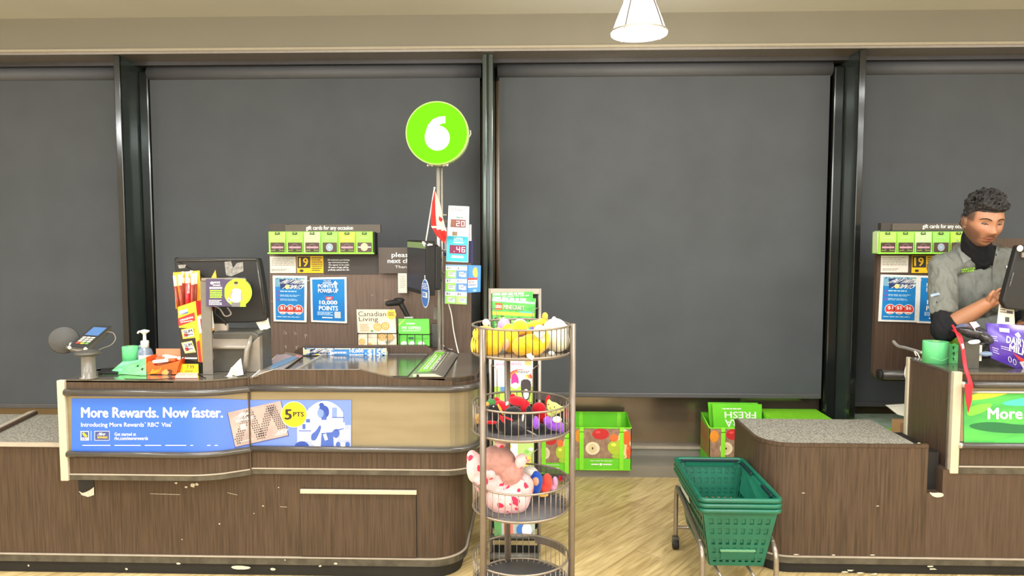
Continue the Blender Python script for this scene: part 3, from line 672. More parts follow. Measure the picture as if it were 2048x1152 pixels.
for i, (x, y, Y, rz) in enumerate([(322, 722, 3.40, .2), (338, 720, 3.41, -.1), (346, 717, 3.43, .3), (328, 717, 3.44, .5), (340, 714, 3.455, -.3)]):
    m = M(); p = W(x, y, Y); m.box(p, (.075, .026, .016), pr(240, 232, 214, .3) if i % 2 == 0 else pr(226, 90, 44, .3), (0, .15*(i-2)*.3, rz), .005, 3)
    m.build('candy_bar', label=['white wrapped candy bar at the front left of the orange box', 'orange wrapped candy bar at the front of the orange box', 'white wrapped candy bar at the right edge of the orange box', 'orange wrapped candy bar at the back left of the orange box', 'white wrapped candy bar at the back of the orange box'][i], cat='candy bar', group='candy bars in the orange box')
# --- price card under the jerky carton
F = front(3.40); m = M(); m.slab(359, 728, 397, 747, 3.40, 3.403, YEL); m.text(F, '7.99', 373, 730, 388, 738, DK, .001, .0); m.lines(F, 370, 741, 388, 745, 2, pr(120, 110, 30), .001); m.build('price_card', label='yellow price card reading 7.99 under the meat stick carton', cat='price card')
m = M(); a = WZ(352, 757, .951); m.prism([WZ(350, 757, .951), WZ(396, 757, .951), WZ(396, 750, .951), WZ(356, 750, .951)], (0, 0, .012), pr(236, 176, 166), bev=.002); m.build('leaflet_stack', label='small stack of pale pink leaflets below the yellow price card', cat='leaflet')
tag(M().tube(spline([WZ(250, 758, .955), WZ(300, 759, .955), WZ(340, 757, .955), W(372, 752, 3.385), W(395, 752, 3.385), WZ(412, 756, .955)], 6), .0022, MATBLK, 6).build('cable'), 'thin black cable running along the front edge of the left counter', 'cable')
# --- meat stick carton
YC = 3.42; lean = 0
t = thing('snack_carton', W(385, 755, 3.45), 'tall yellow and red carton full of meat sticks', 'snack display')
YO = mat('yellow_orange_print', (246, 186, 50), rough=.4, var=.04); RD = pr(214, 46, 44); BK = pr(40, 34, 30)
dD = Vector((.045, .070, 0))
m = M(); q = [W(355, 614, YC), W(391, 602, YC), W(404, 725, YC), W(362, 717, YC)]
m.prism(q, dD, YO, bev=.001)
T = quad_map(W(355, 614, YC), W(391, 602, YC), W(404, 725, YC), W(362, 717, YC), 100, 300)
m.poly(T, [(0, 120), (78, 132), (84, 300), (0, 300)], BK, .0008); m.poly(T, [(78, 100), (100, 100), (100, 300), (84, 300)], YO, .001); m.poly(T, [(84, 200), (100, 190), (100, 300), (86, 300)], RD, .0014)
m.poly(T, [(0, 66), (88, 52), (88, 92), (0, 112)], RD, .0014); m.text(T, 'ORIGINAL', 8, 72, 82, 82, WH, .002, .02, 0, -.1); m.lines(T, 12, 89, 76, 96, 1, WH, .002, .6)
m.grid(T, 6, 26, 54, 48, WH, .0014); m.poly(T, [(6, 48), (54, 40), (54, 48)], pr(60, 90, 170), .0018)
for (x, y, w_, h_, r) in [(14, 128, 64, 54, -.12), (14, 200, 56, 60, -.25)]:
    cx_, cy_ = x+w_/2, y+h_/2; cr_, sr_ = math.cos(r), math.sin(r)
    pp = lambda a, b: (cx_+a*cr_-b*sr_, cy_+a*sr_+b*cr_)
    m.poly(T, [pp(-w_/2, -h_/2), pp(w_/2, -h_/2), pp(w_/2, h_/2), pp(-w_/2, h_/2)], YO if w_ > 60 else pr(240, 214, 120), .0016)
    m.poly(T, [pp(-w_*.42, -h_*.4), pp(w_*.42, -h_*.4), pp(w_*.42, h_*.34), pp(-w_*.42, h_*.34)], WH, .002)
    m.poly(T, [pp(-w_*.36, -h_*.02), pp(-w_*.06, -h_*.02), pp(-w_*.06, h_*.3), pp(-w_*.36, h_*.3)], RD, .0024)
    m.text(T, 'SLIM', cx_-w_*.36, cy_-h_*.34, cx_+w_*.36, cy_-h_*.06, DK, .0028, .04, 0, r); m.text(T, 'Jim', cx_-w_*.2, cy_-h_*.0, cx_+w_*.38, cy_+h_*.28, DK, .0028, .04, 0, r)
# right side face
T2 = quad_map(W(391, 602, YC), W(391, 602, YC)+dD, W(404, 725, YC)+dD, W(404, 725, YC), 100, 300)
m.poly(T2, [(0, 0), (100, 0), (100, 46), (0, 70)], RD, .0012); m.poly(T2, [(0, 76), (100, 55), (100, 140), (0, 160)], WH, .0012); m.poly(T2, [(16, 90), (80, 76), (80, 120), (16, 140)], RD, .0016); m.poly(T2, [(30, 165), (100, 150), (100, 300), (30, 300)], BK, .0012); m.poly(T2, [(44, 176), (92, 168), (92, 244), (44, 250)], WH, .0018); m.poly(T2, [(50, 262), (92, 250), (92, 290), (54, 296)], pr(220, 170, 140), .0018)
m.build('carton', t)
m = M(); a = W(404, 725, YC)+dD; m.prism([W(391, 602, YC)+dD*.2, W(402, 560, YC)+dD, W(399, 541, YC)+dD, W(391, 602, YC)+dD], (0, .003, 0), YO); m.pslab([(346, 545), (399, 541), (403, 612), (352, 618)], YC+.072, YC+.076, YO); m.build('carton_back_flap', t)
m = M(); m.slab(362, 716, 404, 756, YC+.01, YC+.09, MATBLK, .003); m.slab(364, 715, 394, 718, YC-.004, YC+.01, WPLA); m.build('carton_stand', t)
CRM = pr(246, 224, 190, .35); STK = pr(150, 60, 44, .3)
lab = ['leftmost meat stick leaning out of the carton', 'second meat stick from the left in the carton', 'meat stick with a bright red wrapper in the middle of the carton', 'meat stick just right of the bright red one', 'rightmost meat stick in the carton', 'meat stick at the back left of the carton', 'meat stick at the back right of the carton']
for i, (x, y, x2, c_, Y) in enumerate([(349, 551, 360, STK, 3.44), (359, 549, 366, STK, 3.43), (376, 543, 376, pr(206, 32, 40, .3), 3.44), (386, 547, 384, STK, 3.44), (392, 545, 389, STK, 3.455), (366, 543, 368, STK, 3.47), (383, 541, 383, pr(190, 120, 60, .3), 3.48)]):
    a = W(x, y, Y); b = W(x2, 640, Y); m = M(); d = b-a; wd = .0085 if i != 2 else .0125
    m.tube([a, a+d*.22, a+d*.26, b], [wd*.9, wd, wd*.9, wd*.9], CRM, 8, flat=.35); m.tube([a+d*.24, a+d*.9], wd*1.04, c_, 8, flat=.45)
    if i == 2: m.text(front(Y-.006), 'SLIM', x-3, y+24, x+3, y+44, WH, .001, .0)
    if i in (2, 5, 6): m.ell(a+d*.08, (wd, .004, .014), pr(240, 170, 50), n=10)
    m.build('meat_stick', label=lab[i], cat='meat stick', group='meat sticks in the carton')
# --- upright grey panel with the ad card
m = M(); m.slab(403, 562, 426, 757, 3.385, 3.395, GREYP, .002); m.slab(402, 556, 490, 562, 3.38, 3.40, ALU, .002); o = m.build('stand_panel', label='upright grey plastic panel standing beside the yellow snack carton', cat='stand')
F = front(3.385); m = M(); m.slab(413, 559, 490, 613, 3.372, 3.384, pr(74, 62, 92)); 
F = front(3.372); LG = pr(158, 222, 40); m.disc(F, 476, 585, 28, 28, LG, .0004, 32) ; m.grid(F, 470, 558.5, 491.5, 613.5, LG, .0006)
m.grid(F, 412, 558, 449, 613, pr(74, 62, 92), .0007)
m.text(F, 'MORE', 428, 563, 440, 567, WH, .001, .01); m.disc(F, 424, 566, 3.5, 3, WH, .001, 12); m.text(F, 'REWARDS', 426, 569, 441, 572, WH, .001, .01)
m.lines(F, 419, 574, 445, 578, 1, WH, .001, .9)
m.lines(F, 420, 580, 445, 597, 4, LG, .001, .7, 8); m.lines(F, 418, 600, 444, 611, 4, WH, .001)
SK = pr(196, 142, 110); m.poly(F, smooth_poly([(464, 577), (481, 577), (484, 590), (480, 605), (464, 605), (462, 590)], 1), WH, .0012); m.disc(F, 472, 569, 4, 5, SK, .0014, 14); m.disc(F, 472, 565.5, 4.2, 2.6, DK, .0016, 12)
m.poly(F, [(463, 580), (466, 583), (461, 594), (456, 600), (454, 598), (459, 590)], SK, .0016); m.poly(F, [(482, 580), (485, 590), (485, 603), (482, 603), (481, 590)], SK, .0016); m.poly(F, [(463, 605), (481, 605), (480, 613.4), (463, 613.4)], pr(110, 108, 112), .0014); m.disc(F, 458, 600, 4.2, 4.2, WH, .002, 14); m.disc(F, 458, 600, 1.6, 1.6, DK, .0024, 6)
m.build('advert_card', label='purple and lime ad card with a soccer player, clipped before the register monitor', cat='sign')
# --- POS monitor seen from behind
t = thing('register_monitor', W(450, 757, 3.6), 'large black register monitor seen from behind on its stand at the left checkout', 'monitor')
YM = 3.54
pts = smooth_poly([(347, 518), (349, 516), (512, 515), (519, 520), (535, 632), (530, 645), (424, 646), (360, 640), (352, 560)], 2)
m = M(); m.pslab(pts, YM, YM+.05, MATBLK, bev=.006); 
m.tube([W(352, 522, YM-.002), W(512, 519, YM-.002)], .004, mat('monitor_edge_gloss', (70, 68, 64), rough=.2), 8); m.tube([W(514, 524, YM-.002), W(529, 630, YM-.002)], .005, mat('monitor_edge_gloss', (70, 68, 64)), 8)
m.pslab(smooth_poly([(425, 555), (500, 553), (505, 600), (430, 602)], 2), YM-.015, YM, mat('black_plastic', (44, 42, 42), rough=.4), bev=.004)
m.build('monitor_housing', t)
m = M(); m.tube(spline([W(428, 612, 3.47), W(440, 618, 3.46), W(450, 632, 3.46), W(462, 628, 3.46), W(455, 615, 3.47)], 6), .0035, pr(150, 142, 130, .3), 8); m.tube(spline([W(438, 610, 3.47), W(430, 625, 3.455), W(446, 640, 3.46), W(452, 650, 3.47)], 6), .004, MATBLK, 8); m.build('cable', t)
m = M(); m.slab(426, 640, 452, 668, 3.55, 3.58, DGREY, .004); m.slab(424, 648, 454, 664, 3.53, 3.55, pr(204, 190, 172)); m.build('monitor_neck', t)
TAPE = mat('cloudy_clear_tape', (170, 165, 155), rough=.2, alpha=.45, rgb2=(220, 216, 206), scale=60)
m = M(); m.poly(front(YM), [(449, 524), (462, 522), (466, 536), (474, 526), (486, 524), (487, 542), (462, 553), (452, 550)], TAPE, .003); m.build('tape_patch', t); m = M(); m.poly(front(YM), [(356, 530), (372, 529), (370, 536), (358, 537)], TAPE, .003); m.build('tape_patch', t)
# base enclosure
m = M()
pts = [(424, 757), (424, 664), (505, 663), (516, 668), (519, 690), (521, 750), (512, 757)]
m.pslab(pts, 3.47, 3.64, DGREY, bev=.01)
PLG = mat('bronze_grey_gloss_plastic', (132, 124, 112), rough=.25, var=.04, coat=.4)
vs = []; n = 10                                                    # scooped front, full at the shoulders
prof = [(664, 3.50), (672, 3.485), (682, 3.46), (692, 3.435), (697, 3.43), (699, 3.47), (702, 3.49), (757, 3.48)]
for (y, Y) in prof: vs += [W(425, y, Y), W(498 if y < 695 else 489, y, Y)]
m.add(vs, [(2*i, 2*i+1, 2*i+3, 2*i+2) for i in range(len(prof)-1)], PLG, True)
m.tube([W(505, 666, 3.49), W(499, 685, 3.45), W(494, 700, 3.435), (W(491, 730, 3.435)), W(488, 756, 3.435)], [.006, .012, .013, .012, .011], PLG, 12)
m.pslab([(498, 690), (519, 672), (521, 756), (490, 757)], 3.46, 3.5, PLG, bev=.005)
m.build('register_base', t)
# receipts
m = crumple('r', ((462, 734), (482, 718), (487, 750), (452, 756)), 3.36, PAPER, 21, .022, 9, .03); m.lines(lambda x, y, l: W(x, y, 3.325-l), 464, 738, 478, 750, 5, pr(150, 146, 138), .0)
m.build('crumpled_receipt', label='crumpled white receipt standing at the register base', cat='receipt')
m = crumple('r', ((448, 755), (462, 745), (468, 759), (450, 757)), 3.33, PAPER, 25, .012, 6, .02); m.build('crumpled_receipt', label='small torn piece of white receipt by the crumpled one', cat='receipt')
m = M()
for i, (x, y) in enumerate([(434, 754), (441, 756)]): m.ell(W(x, y, 3.39), (.006, .005, .004), PAPER, noise=.4, seed=i, n=8)
m = crumple('r', ((511, 642), (534, 630), (541, 656), (521, 661)), 3.56, PAPER, 31, .006, 8, 0); m.build('receipt', label='curled white receipt hanging below the right corner of the register monitor', cat='receipt')
# --- clear sheet on the slope by the belt, pink and blue reflection painted on
m = M(); T = quad_map(WZ(572, 707, .953), WZ(604, 712, .953), WZ(560, 742, .953), WZ(505, 757, .953), 100, 100)
m.prism([WZ(572, 706, .951), WZ(606, 712, .951), WZ(566, 741, .951), WZ(500, 757, .951)], (0, 0, .006), mat('clear_cloudy_sleeve', (170, 160, 150), rough=.12, rgb2=(140, 132, 124), scale=8))
T = lambda x, y, l=0.: WZ(x, y, .958+l)
m.poly(T, [(555, 717), (590, 712), (600, 713), (575, 726), (545, 738), (538, 738)], pr(118, 158, 200), .0006); m.poly(T, [(552, 710), (572, 708), (585, 712), (565, 720), (540, 730), (530, 732)], pr(190, 170, 180), .0008); m.poly(T, [(594, 709), (605, 712), (600, 716), (590, 713)], pr(206, 140, 150), .001)
m.tube([WZ(505, 753, .960), WZ(545, 718, .960), WZ(556, 708, .960)], .002, WH, 6)
m.build('reflection_sheet', label='clear plastic sheet with a painted pink and blue reflection on the slope beside the register base', cat='flyer')
# --- belt divider bar with the ad
YD = 3.98; t = thing('belt_divider', W(690, 716, YD), 'blue divider bar reading 10,000 points and $15 across the back of the belt', 'divider bar')
m = M(); zb = W(690, 717, YD).z; a = W(607, 700, YD); b = W(772, 700, YD); zt = W(690, 696, YD).z
LB1 = mat('bright_blue_print', (70, 140, 206), rough=.4, rgb2=(60, 128, 196), scale=20); PALE = pr(214, 212, 180)
m.prism([(a.x, YD, zb), (a.x, YD, zt), (a.x, YD+.05, zb)], (b.x-a.x, 0, 0), LB1, bev=.001)
F = front(YD); m.grid(F, 607, 696.5, 620, 716.5, PALE, .0012); m.grid(F, 762, 696.5, 772, 716.5, PALE, .0012); m.grid(F, 607, 696.5, 772, 698.6, PALE, .0014)
for i in range(22): m.disc(F, 608+rs.random()*162, 697.6, 1.8, 1.1, pr(70, 140, 206) if i % 2 else WH, .0018, 8)
for i in range(12): m.disc(F, (609+rs.random()*9) if i % 2 else (763+rs.random()*8), 699+rs.random()*16, 2, 1.6, pr(90, 150, 200), .0018, 8)
m.poly(F, [(622, 698), (658, 698), (655, 715), (618, 715)], pr(40, 50, 90), .0014)
m.text(F, 'PAY WITH', 618, 698.5, 656, 705.5, WH, .0022, .04, 2); m.text(F, 'POINTS', 622, 707.5, 655, 715, WH, .0022, .04, 2)
m.disc(F, 634, 711, 3.6, 3.6, YEL, .0026, 14); m.lines(F, 660, 703.5, 694, 708, 1, WH, .0022, .8)
m.text(F, '10,000', 699, 699, 727, 706, WH, .0022, .04); m.text(F, 'POINTS', 699, 708.5, 727, 715, WH, .0022, .04); m.text(F, '=', 730.5, 706, 733, 708.5, WH, .0022, .04); m.text(F, '$15', 735, 699, 761, 713.5, WH, .0022, .04)
m.build('printed_face', t)
for x in (607, 772): m = M(); p = W(x, 706, YD); m.prism([(p.x-.002, YD-.001, zb-.001), (p.x-.002, YD-.001, zt+.002), (p.x-.002, YD+.052, zb-.001)], (.004, 0, 0), pr(226, 222, 196)); m.build('end_cap', t)
# --- closed-lane gate bar, steel ramp with green label
t = thing('scanner_ramp', W(865, 757, 3.5), 'steel ramp box with a green printed label across the belt end', 'ramp')
Ya, Yb = 3.36, 4.03; q = [W(826, 759, Ya), W(826, 748, Ya), W(869, 747, Ya), W(888, 759, Ya)]
m = M(); m.prism(q, (0, Yb-Ya, 0), mat('grey_ramp_steel', (150, 146, 140), rough=.22, metal=.6, var=.04), bev=.001)
F = front(Ya); m.poly(F, [(826, 759), (826, 748.5), (868, 748), (886, 759)], CREAM, .001); m.grid(F, 833, 749, 838, 757, MATBLK, .002); m.build('ramp_body', t)
z_ = q[1].z; a, b = q[1], q[2]; xA, xB = a.x+.018, b.x-.006
m = M(); LGN = mat('lime_print', (126, 196, 60), rough=.5, var=.04); m.bx((xA-.004, 3.42, z_), (xB, 4.02, z_+.002), LGN)
T = quad_map((xA, 4.0, z_+.0025), (xB, 4.0, z_+.0025), (xB, 3.44, z_+.0025), (xA, 3.44, z_+.0025), 60, 200)
T2_ = lambda u, v, l=0.: T(v*60/100, 200-u*2, l)                    # text runs along the bar
m.lines(T2_, 6, 16, 94, 46, 2, WH, .001, .6, 4); m.lines(T2_, 6, 56, 94, 84, 3, WH, .001, .5, 5)
for (x0, y0, x1, y1) in [(1, 2, 59, 4), (1, 196, 59, 198), (1, 2, 3, 198), (57, 2, 59, 198)]: m.grid(T, x0, y0, x1, y1, pr(226, 240, 190), .001)
m.build('green_label', t)
ZMIN[0] = None
# ================================================================ back panel with cards, posters, signs (two of them, one behind each checkout)
YP = 4.45
SIGNB = pr(86, 76, 68); SIGND = pr(62, 54, 50); GB = mat('lime_green_card_box', (146, 212, 64), rough=.45, var=.04)
SCUFF = pr(176, 158, 140)
def poster_frame(name, q, lab):
    t = thing(name, W((q[0][0]+q[2][0])/2, q[2][1], YP-.004), lab, 'poster', None)
    m = M(); m.prism([W(x, y, YP-.012) for x, y in q], (0, .009, 0), pr(232, 232, 228, .35), bev=.0015); m.build('white_frame', t)
    T = quad_map(*[W(x, y, YP-.0125) for x, y in q], 70, 92)
    return t, T
BLP = mat('blue_poster_print', (30, 122, 190), rough=.4, rgb2=(36, 134, 206), scale=6); BLP2 = mat('sky_blue_poster_print', (22, 138, 206), rough=.4, rgb2=(14, 110, 190), scale=4)
def poster_pay(q, lab):
    t, T = poster_frame('poster', q, lab); m = M(); rs = random.Random(2)
    m.grid(T, 5, 4, 65, 88, BLP, .0004); m.grid(T, 5, 4, 65, 22, pr(120, 170, 190), .0008)
    for i in range(46): m.disc(T, 6+rs.random()*58, 5+rs.random()*15, 1.6, 1.3, [WH, pr(30, 90, 160), pr(226, 214, 150), DK][i % 4], .0012, 6)
    m.poly(T, [(14, 7), (62, 8), (59, 25), (16, 26)], pr(40, 60, 110), .0016)
    m.text(T, 'PAY WITH', 12, 8, 60, 16, WH, .0022, .03, 2); m.text(T, 'POINTS', 19, 18, 57, 26, WH, .0022, .03, 1.5); m.disc(T, 30, 22, 4.6, 4.6, pr(240, 224, 150), .0026, 16)
    for i in range(3):
        y = 32+i*8; m.disc(T, 10.5, y, 2.8, 2.8, pr(110, 90, 180), .001, 14); m.lines(T, 15, y-2, 58, y+2.5, 1 if i == 0 else 2, pr(190, 220, 236), .001, .45, i)
    for i, s_ in enumerate('156'):
        x = 20+i*16.5; m.disc(T, x, 67, 10, 10, WH, .001+.0004*i, 24); m.disc(T, x, 67, 9, 9, pr(222, 70, 60), .0014+.0004*i, 24); m.text(T, '$'+s_, x-5, 61, x+5, 68, WH, .0022+.0004*i, .02); m.grid(T, x-6, 72, x+6, 74.5, WH, .0022+.0004*i)
    m.lines(T, 8, 81, 58, 85, 1, pr(190, 220, 236), .001, .4)
    m.build('printed_sheet', t); return t
def poster_up(q, lab):
    t, T = poster_frame('poster', q, lab); m = M(); m.grid(T, 4, 4, 66, 88, BLP2, .0004); m.ring(T, 34, 20, 15, 1.2, pr(20, 60, 120), .0008)
    m.text(T, 'MORE', 26, 6, 40, 9, WH, .0012, .0); m.lines(T, 24, 10.5, 42, 13, 1, WH, .0012, .8)
    m.text(T, 'POINTS', 15, 14, 45, 21, WH, .0014, .03); m.text(T, 'POWER-UP', 15, 23, 54, 31, WH, .0014, .03); m.poly(T, [(48, 22), (46, 14), (43, 14), (48.5, 7), (54, 14), (51, 14), (51, 22)], WH, .0014)
    m.poly(T, [(28, 39), (44, 39), (42, 46), (30, 46)], pr(214, 60, 70), .001); m.text(T, 'GET', 31, 40.5, 41, 44.5, WH, .0014, .02)
    m.text(T, '10,000', 17, 47, 52, 56, WH, .0012, .035); m.text(T, 'POINTS', 16, 58, 53, 67, WH, .0012, .035)
    m.lines(T, 13, 70, 44, 78, 3, pr(200, 226, 240), .0012, .5); m.grid(T, 46, 69, 58, 82, pr(196, 202, 206), .0012); m.text(T, 'NO EXPIRY', 20, 80.5, 42, 84, WH, .0012, .0) if False else m.lines(T, 22, 80.5, 43, 84, 1, WH, .0012, .7)
    m.build('printed_sheet', t); return t
def gift_rack(x0, w, where, ncard):
    F = front(4.36); y0, y1 = 463, 508; pw = w/6
    t = thing('gift_card_rack', W(x0+w/2, y1, 4.40), 'lime green six-pocket gift card rack '+where, 'card rack', 'gift card racks')
    m = M(); m.slab(x0, y0, x0+w, y1, 4.36, YP-.002, GB, .003); m.slab(x0+w, y0+1, x0+w+4, y1+2, 4.37, YP-.002, MATBLK); m.slab(x0-2, y1-3, x0+w+2, y1, 4.345, 4.36, GB); m.build('rack_box', t)
    for i in range(6):
        a = x0+i*pw; c_ = pr(*[(168, 224, 96), (158, 220, 84), (186, 232, 150), (150, 212, 92), (176, 222, 70), (154, 222, 80)][i])
        m = M(); m.prism([W(a+1.2, y0+1, 4.355), W(a+pw-1.2, y0+1, 4.355), W(a+pw-1.2, y1-2, 4.35), W(a+1.2, y1-2, 4.35)], (0, .005, 0), c_)
        Fp = front(4.35); m.poly(Fp, [(a+pw*.38, y0+1), (a+pw*.62, y0+1), (a+pw*.64, y0+6), (a+pw*.36, y0+6)], DK, .001); m.grid(Fp, a+pw*.42, y0+2, a+pw*.58, y0+4, c_, .0016)
        m.lines(Fp, a+8, y0+12, a+pw-8, y0+14, 1, pr(220, 240, 190), .0008); m.build('pocket', t)
    lb = ['leftmost', 'second from left', 'third from left', 'fourth from left, pale coin design,', 'fifth from left', 'rightmost, peach disc design,']
    for i in range(ncard):
        a = x0+i*pw; m = M(); m.slab(a+4, y1-23, a+pw-3, y1-4, 4.344, 4.347, pr(84, 66, 58, .25), .0006); Fc = front(4.344)
        if i < 3 or i == 4:
            m.ring(Fc, a+pw/2, y1-13.5, 7, 1.2, pr(130, 100, 110), .0005, 18); m.grid(Fc, a+6, y1-15, a+pw-5, y1-11.5, pr(196, 150, 160), .0008); m.grid(Fc, a+4.5, y1-8, a+pw-4, y1-6.5, pr(120, 150, 70), .0005)
        if i == 3: m.disc(Fc, a+pw/2, y1-13.5, 7, 7.6, pr(170, 186, 196), .0005, 18); m.ring(Fc, a+pw/2, y1-13.5, 5, 1, pr(110, 130, 140), .0009, 18)
        if i == 5: m.disc(Fc, a+pw/2, y1-14, 7.4, 8, pr(240, 196, 156), .0006, 20); m.grid(Fc, a+5, y1-15, a+pw-4, y1-12.5, pr(236, 226, 214), .0004)
        m.build('gift_card', label='%s dark gift card %s' % (lb[i], 'at the left checkout' if x0 < 1000 else 'beside the cashier'), cat='gift card', group='gift cards in the green racks')
    return t
def notice(x0, x1, y0, y1, where):
    m = M(); m.slab(x0, y0, x1, y1, YP-.004, YP-.001, pr(222, 214, 202, .6)); F = front(YP-.004); m.lines(F, x0+3, y0+4, x1-3, y1-13, 5, pr(160, 152, 142), .0008, .35); m.lines(F, x0+3, y1-8, x1-16, y1-3, 2, pr(150, 140, 132), .0008, .5, 4)
    return m.build('notice', label='small white printed notice '+where, cat='notice')
def age_sign(x0, x1, y0, y1, where):
    m = M(); Y_ = pr(240, 190, 20); m.slab(x0, y0, x1, y1, YP-.006, YP-.001, Y_); F = front(YP-.006); k = (x1-x0)/52
    m.grid(F, x0+1, y0+1, x0+26*k, y0+24, DK, .0006); m.text(F, '19', x0+4*k, y0+4, x0+22*k, y0+21, Y_, .0012, .03); m.lines(F, x0+29*k, y0+3, x1-2, y1-2, 7, DK, .0008, .4); m.disc(F, x0+9*k, y1-4.5, 4*k, 2.6, DK, .0008, 14)
    return m.build('age_sign', label='yellow and black age sign reading 19 '+where, cat='sign')
# left panel
t = thing('display_panel', (W(740, 700, YP).x, YP+.02, FZ), 'brown laminate panel behind the left checkout carrying posters and gift cards', 'panel', 'brown display panels')
m = M(); a = W(538, 509, YP); b = W(942, 509, YP); m.bx((a.x, YP, .74), (b.x, YP+.035, a.z), PANELW, bev=.004)
F = front(YP)
for x, y in [(570, 665), (590, 666), (612, 673), (571, 694), (593, 695)]:
    for q in range(4): m.poly(F, [(x+rs.uniform(-4, 4), y+rs.uniform(-5, 5)) for _ in range(3)], SCUFF, .0006)
for (x, y) in [(541, 602), (738, 545), (742, 590), (768, 600)]: m.grid(F, x, y, x+rs.uniform(3, 8), y+.8, SCUFF, .0006)
m.lines(F, 704, 519, 740, 522, 1, SCUFF, .0006, .6); m.grid(F, 728, 542.5, 743, 546, pr(150, 134, 120), .0006)
m.build('panel_board', t)
for x in (620, 860): p = W(x, 700, YP+.035); M().bx((p.x-.02, YP+.035, FZ), (p.x+.02, YP+.075, .9), MATBLK).build('panel_stand', t)
def header(x0, x1, xt, where):
    tt = thing('header_sign', W((x0+x1)/2, 466, 4.43), 'brown header sign reading gift cards for any occasion '+where, 'sign')
    m = M(); m.slab(x0, 449, x1, 466, 4.40, 4.43, SIGNB, .002); m.slab(x0-30, 448, x0+4, 463, 4.41, YP, SIGND); F = front(4.40); m.text(F, 'gift cards for any occasion', xt, 451.5, xt+94, 462, WH, .0008, .02); m.build('sign_board', tt); return tt
header(570, 761, 612, 'above the left gift card rack')
gift_rack(537, 209, 'at the left checkout', 6)
notice(540, 592, 513, 546, 'left of the left yellow age sign'); age_sign(594, 647, 512, 546, 'at the left checkout')
m = M(); m.slab(648, 511, 757, 549, YP-.003, YP-.001, SIGND); F = front(YP-.003)
for i, s_ in enumerate(['All customers purchasing', 'age restricted products,', 'who appear to be under', '40 years of age will be', 'politely asked for ID.']): m.text(F, s_, 655+(i > 0)*1.5, 518+i*5, 699-(i % 2)*2, 522.2+i*5, WH, .0008, .02)
m.build('age_policy_sign', label='dark brown sign with five lines of white text right of the yellow 19 sign', cat='sign')
poster_pay([(545, 551), (614, 552), (613, 645), (547, 643)], 'white framed blue poster reading Pay with points at the left checkout')
poster_up([(620, 555), (693, 554), (694, 647), (622, 644)], 'white framed blue poster reading 10,000 points at the left checkout')
m = M(); m.slab(757, 495, 862, 547, 4.40, 4.41, SIGNB, .001); F = front(4.40)
for s_, x0, y0, x1, y1, b_ in [('please use', 783, 505, 852, 517, .02), ('next checkout', 775, 517, 862, 526, .02), ('Thank you', 790, 531, 840, 538, 0)]: m.text(F, s_, x0, y0, min(x1, 860), y1, WH, .0008, b_)
m.slab(790, 500, 800, 545, 4.41, YP, SIGND); m.build('checkout_sign', label='brown sign beginning with please, partly behind the tilted customer display', cat='sign')
m = M(); m.slab(796, 546, 814, 586, 4.40, 4.402, PAPER); m.lines(front(4.40), 799, 552, 811, 578, 7, pr(170, 166, 156), .0008, .3); m.slab(800, 543, 808, 548, 4.402, YP, SIGND); m.build('paper_slip', label='narrow white paper slip hanging below the brown please sign', cat='paper')
# --- magazine and flyer racks on the back ledge
def ledge_rack(x0, x1, y0, y1, lab):
    t = thing('wire_rack', W((x0+x1)/2, y1, 4.18), lab, 'rack'); m = M(); Yf = 4.14
    for x in [x0+(x1-x0)*q/4 for q in range(5)]: m.tube([W(x, y0+ (y1-y0)*.5, Yf), W(x, y1, Yf)], .0022, WIREB, 6)
    m.tube([W(x0-1, y0+(y1-y0)*.5, Yf), W(x1+1, y0+(y1-y0)*.5, Yf)], .003, WIREB, 6); m.tube([W(x0-1, y1, Yf), W(x1+1, y1, Yf)], .003, WIREB, 6)
    for x in (x0-1, x1+1): p = W(x, y0+(y1-y0)*.5, Yf); m.tube([p, p+Vector((0, .06, 0))], .0022, WIREB, 6); p = W(x, y1, Yf); m.tube([p, p+Vector((0, .06, 0))], .0022, WIREB, 6)
    m.build('wire_front', t); m = M(); m.slab(x0, y0+20, x1+1, y1+2, 4.20, 4.205, MATBLK); m.build('back_plate', t)
ledge_rack(716, 794, 640, 694, 'black wire rack holding the magazine on the back ledge'); ledge_rack(799, 860, 645, 693, 'black wire rack holding the green flyers on the back ledge')
q = [W(713, 619, 4.18), W(790, 619, 4.18), W(794, 693, 4.16), (W(717, 693, 4.16))]
m = M(); m.prism(q, (0, .008, 0), pr(226, 208, 176)); T = quad_map(*q, 80, 76); m.grid(T, 0, 0, 80, 76, pr(226, 208, 180), .0005)
m.text(T, 'Canadian', 3, 4, 61, 14, DK, .0012, .0); m.text(T, 'Living', 4, 15, 44, 27, DK, .0012, .0); m.disc(T, 72, 10, 10, 10, pr(238, 186, 60), .0008, 20); m.lines(T, 66, 6, 78, 14, 3, DK, .0012)
for (x, y, r) in [(54, 48, 25), (12, 66, 12), (74, 74, 12)]: m.disc(T, min(x, 68), min(y, 64), min(r, 80-min(x, 68)), min(r, 76-min(y, 64))*1.0, pr(236, 224, 200), .0008, 24)
for (x, y, r) in [(42, 36, 9), (58, 34, 9), (50, 56, 9), (66, 56, 8), (8, 66, 7), (24, 72, 4)]: m.disc(T, x, y, r, r*.95, pr(206, 160, 84), .0012, 20); m.disc(T, x, y, r*.72, r*.66, pr(232, 196, 130), .0016, 18); m.ring(T, x, y, r*.45, 1, pr(190, 130, 70), .002, 12)
m.lines(T, 5, 30, 24, 46, 6, pr(200, 120, 60), .0012); m.disc(T, 30, 44, 3, 2, pr(96, 140, 60), .002, 10)
m.build('magazine', label='cooking magazine with bowls of soup on the cover standing in a wire rack', cat='magazine')
GF = mat('green_flyer_print', (96, 202, 62), rough=.5, var=.04)
q = [W(797, 638, 4.18), W(858, 638, 4.18), W(860, 692, 4.16), W(797, 692, 4.16)]
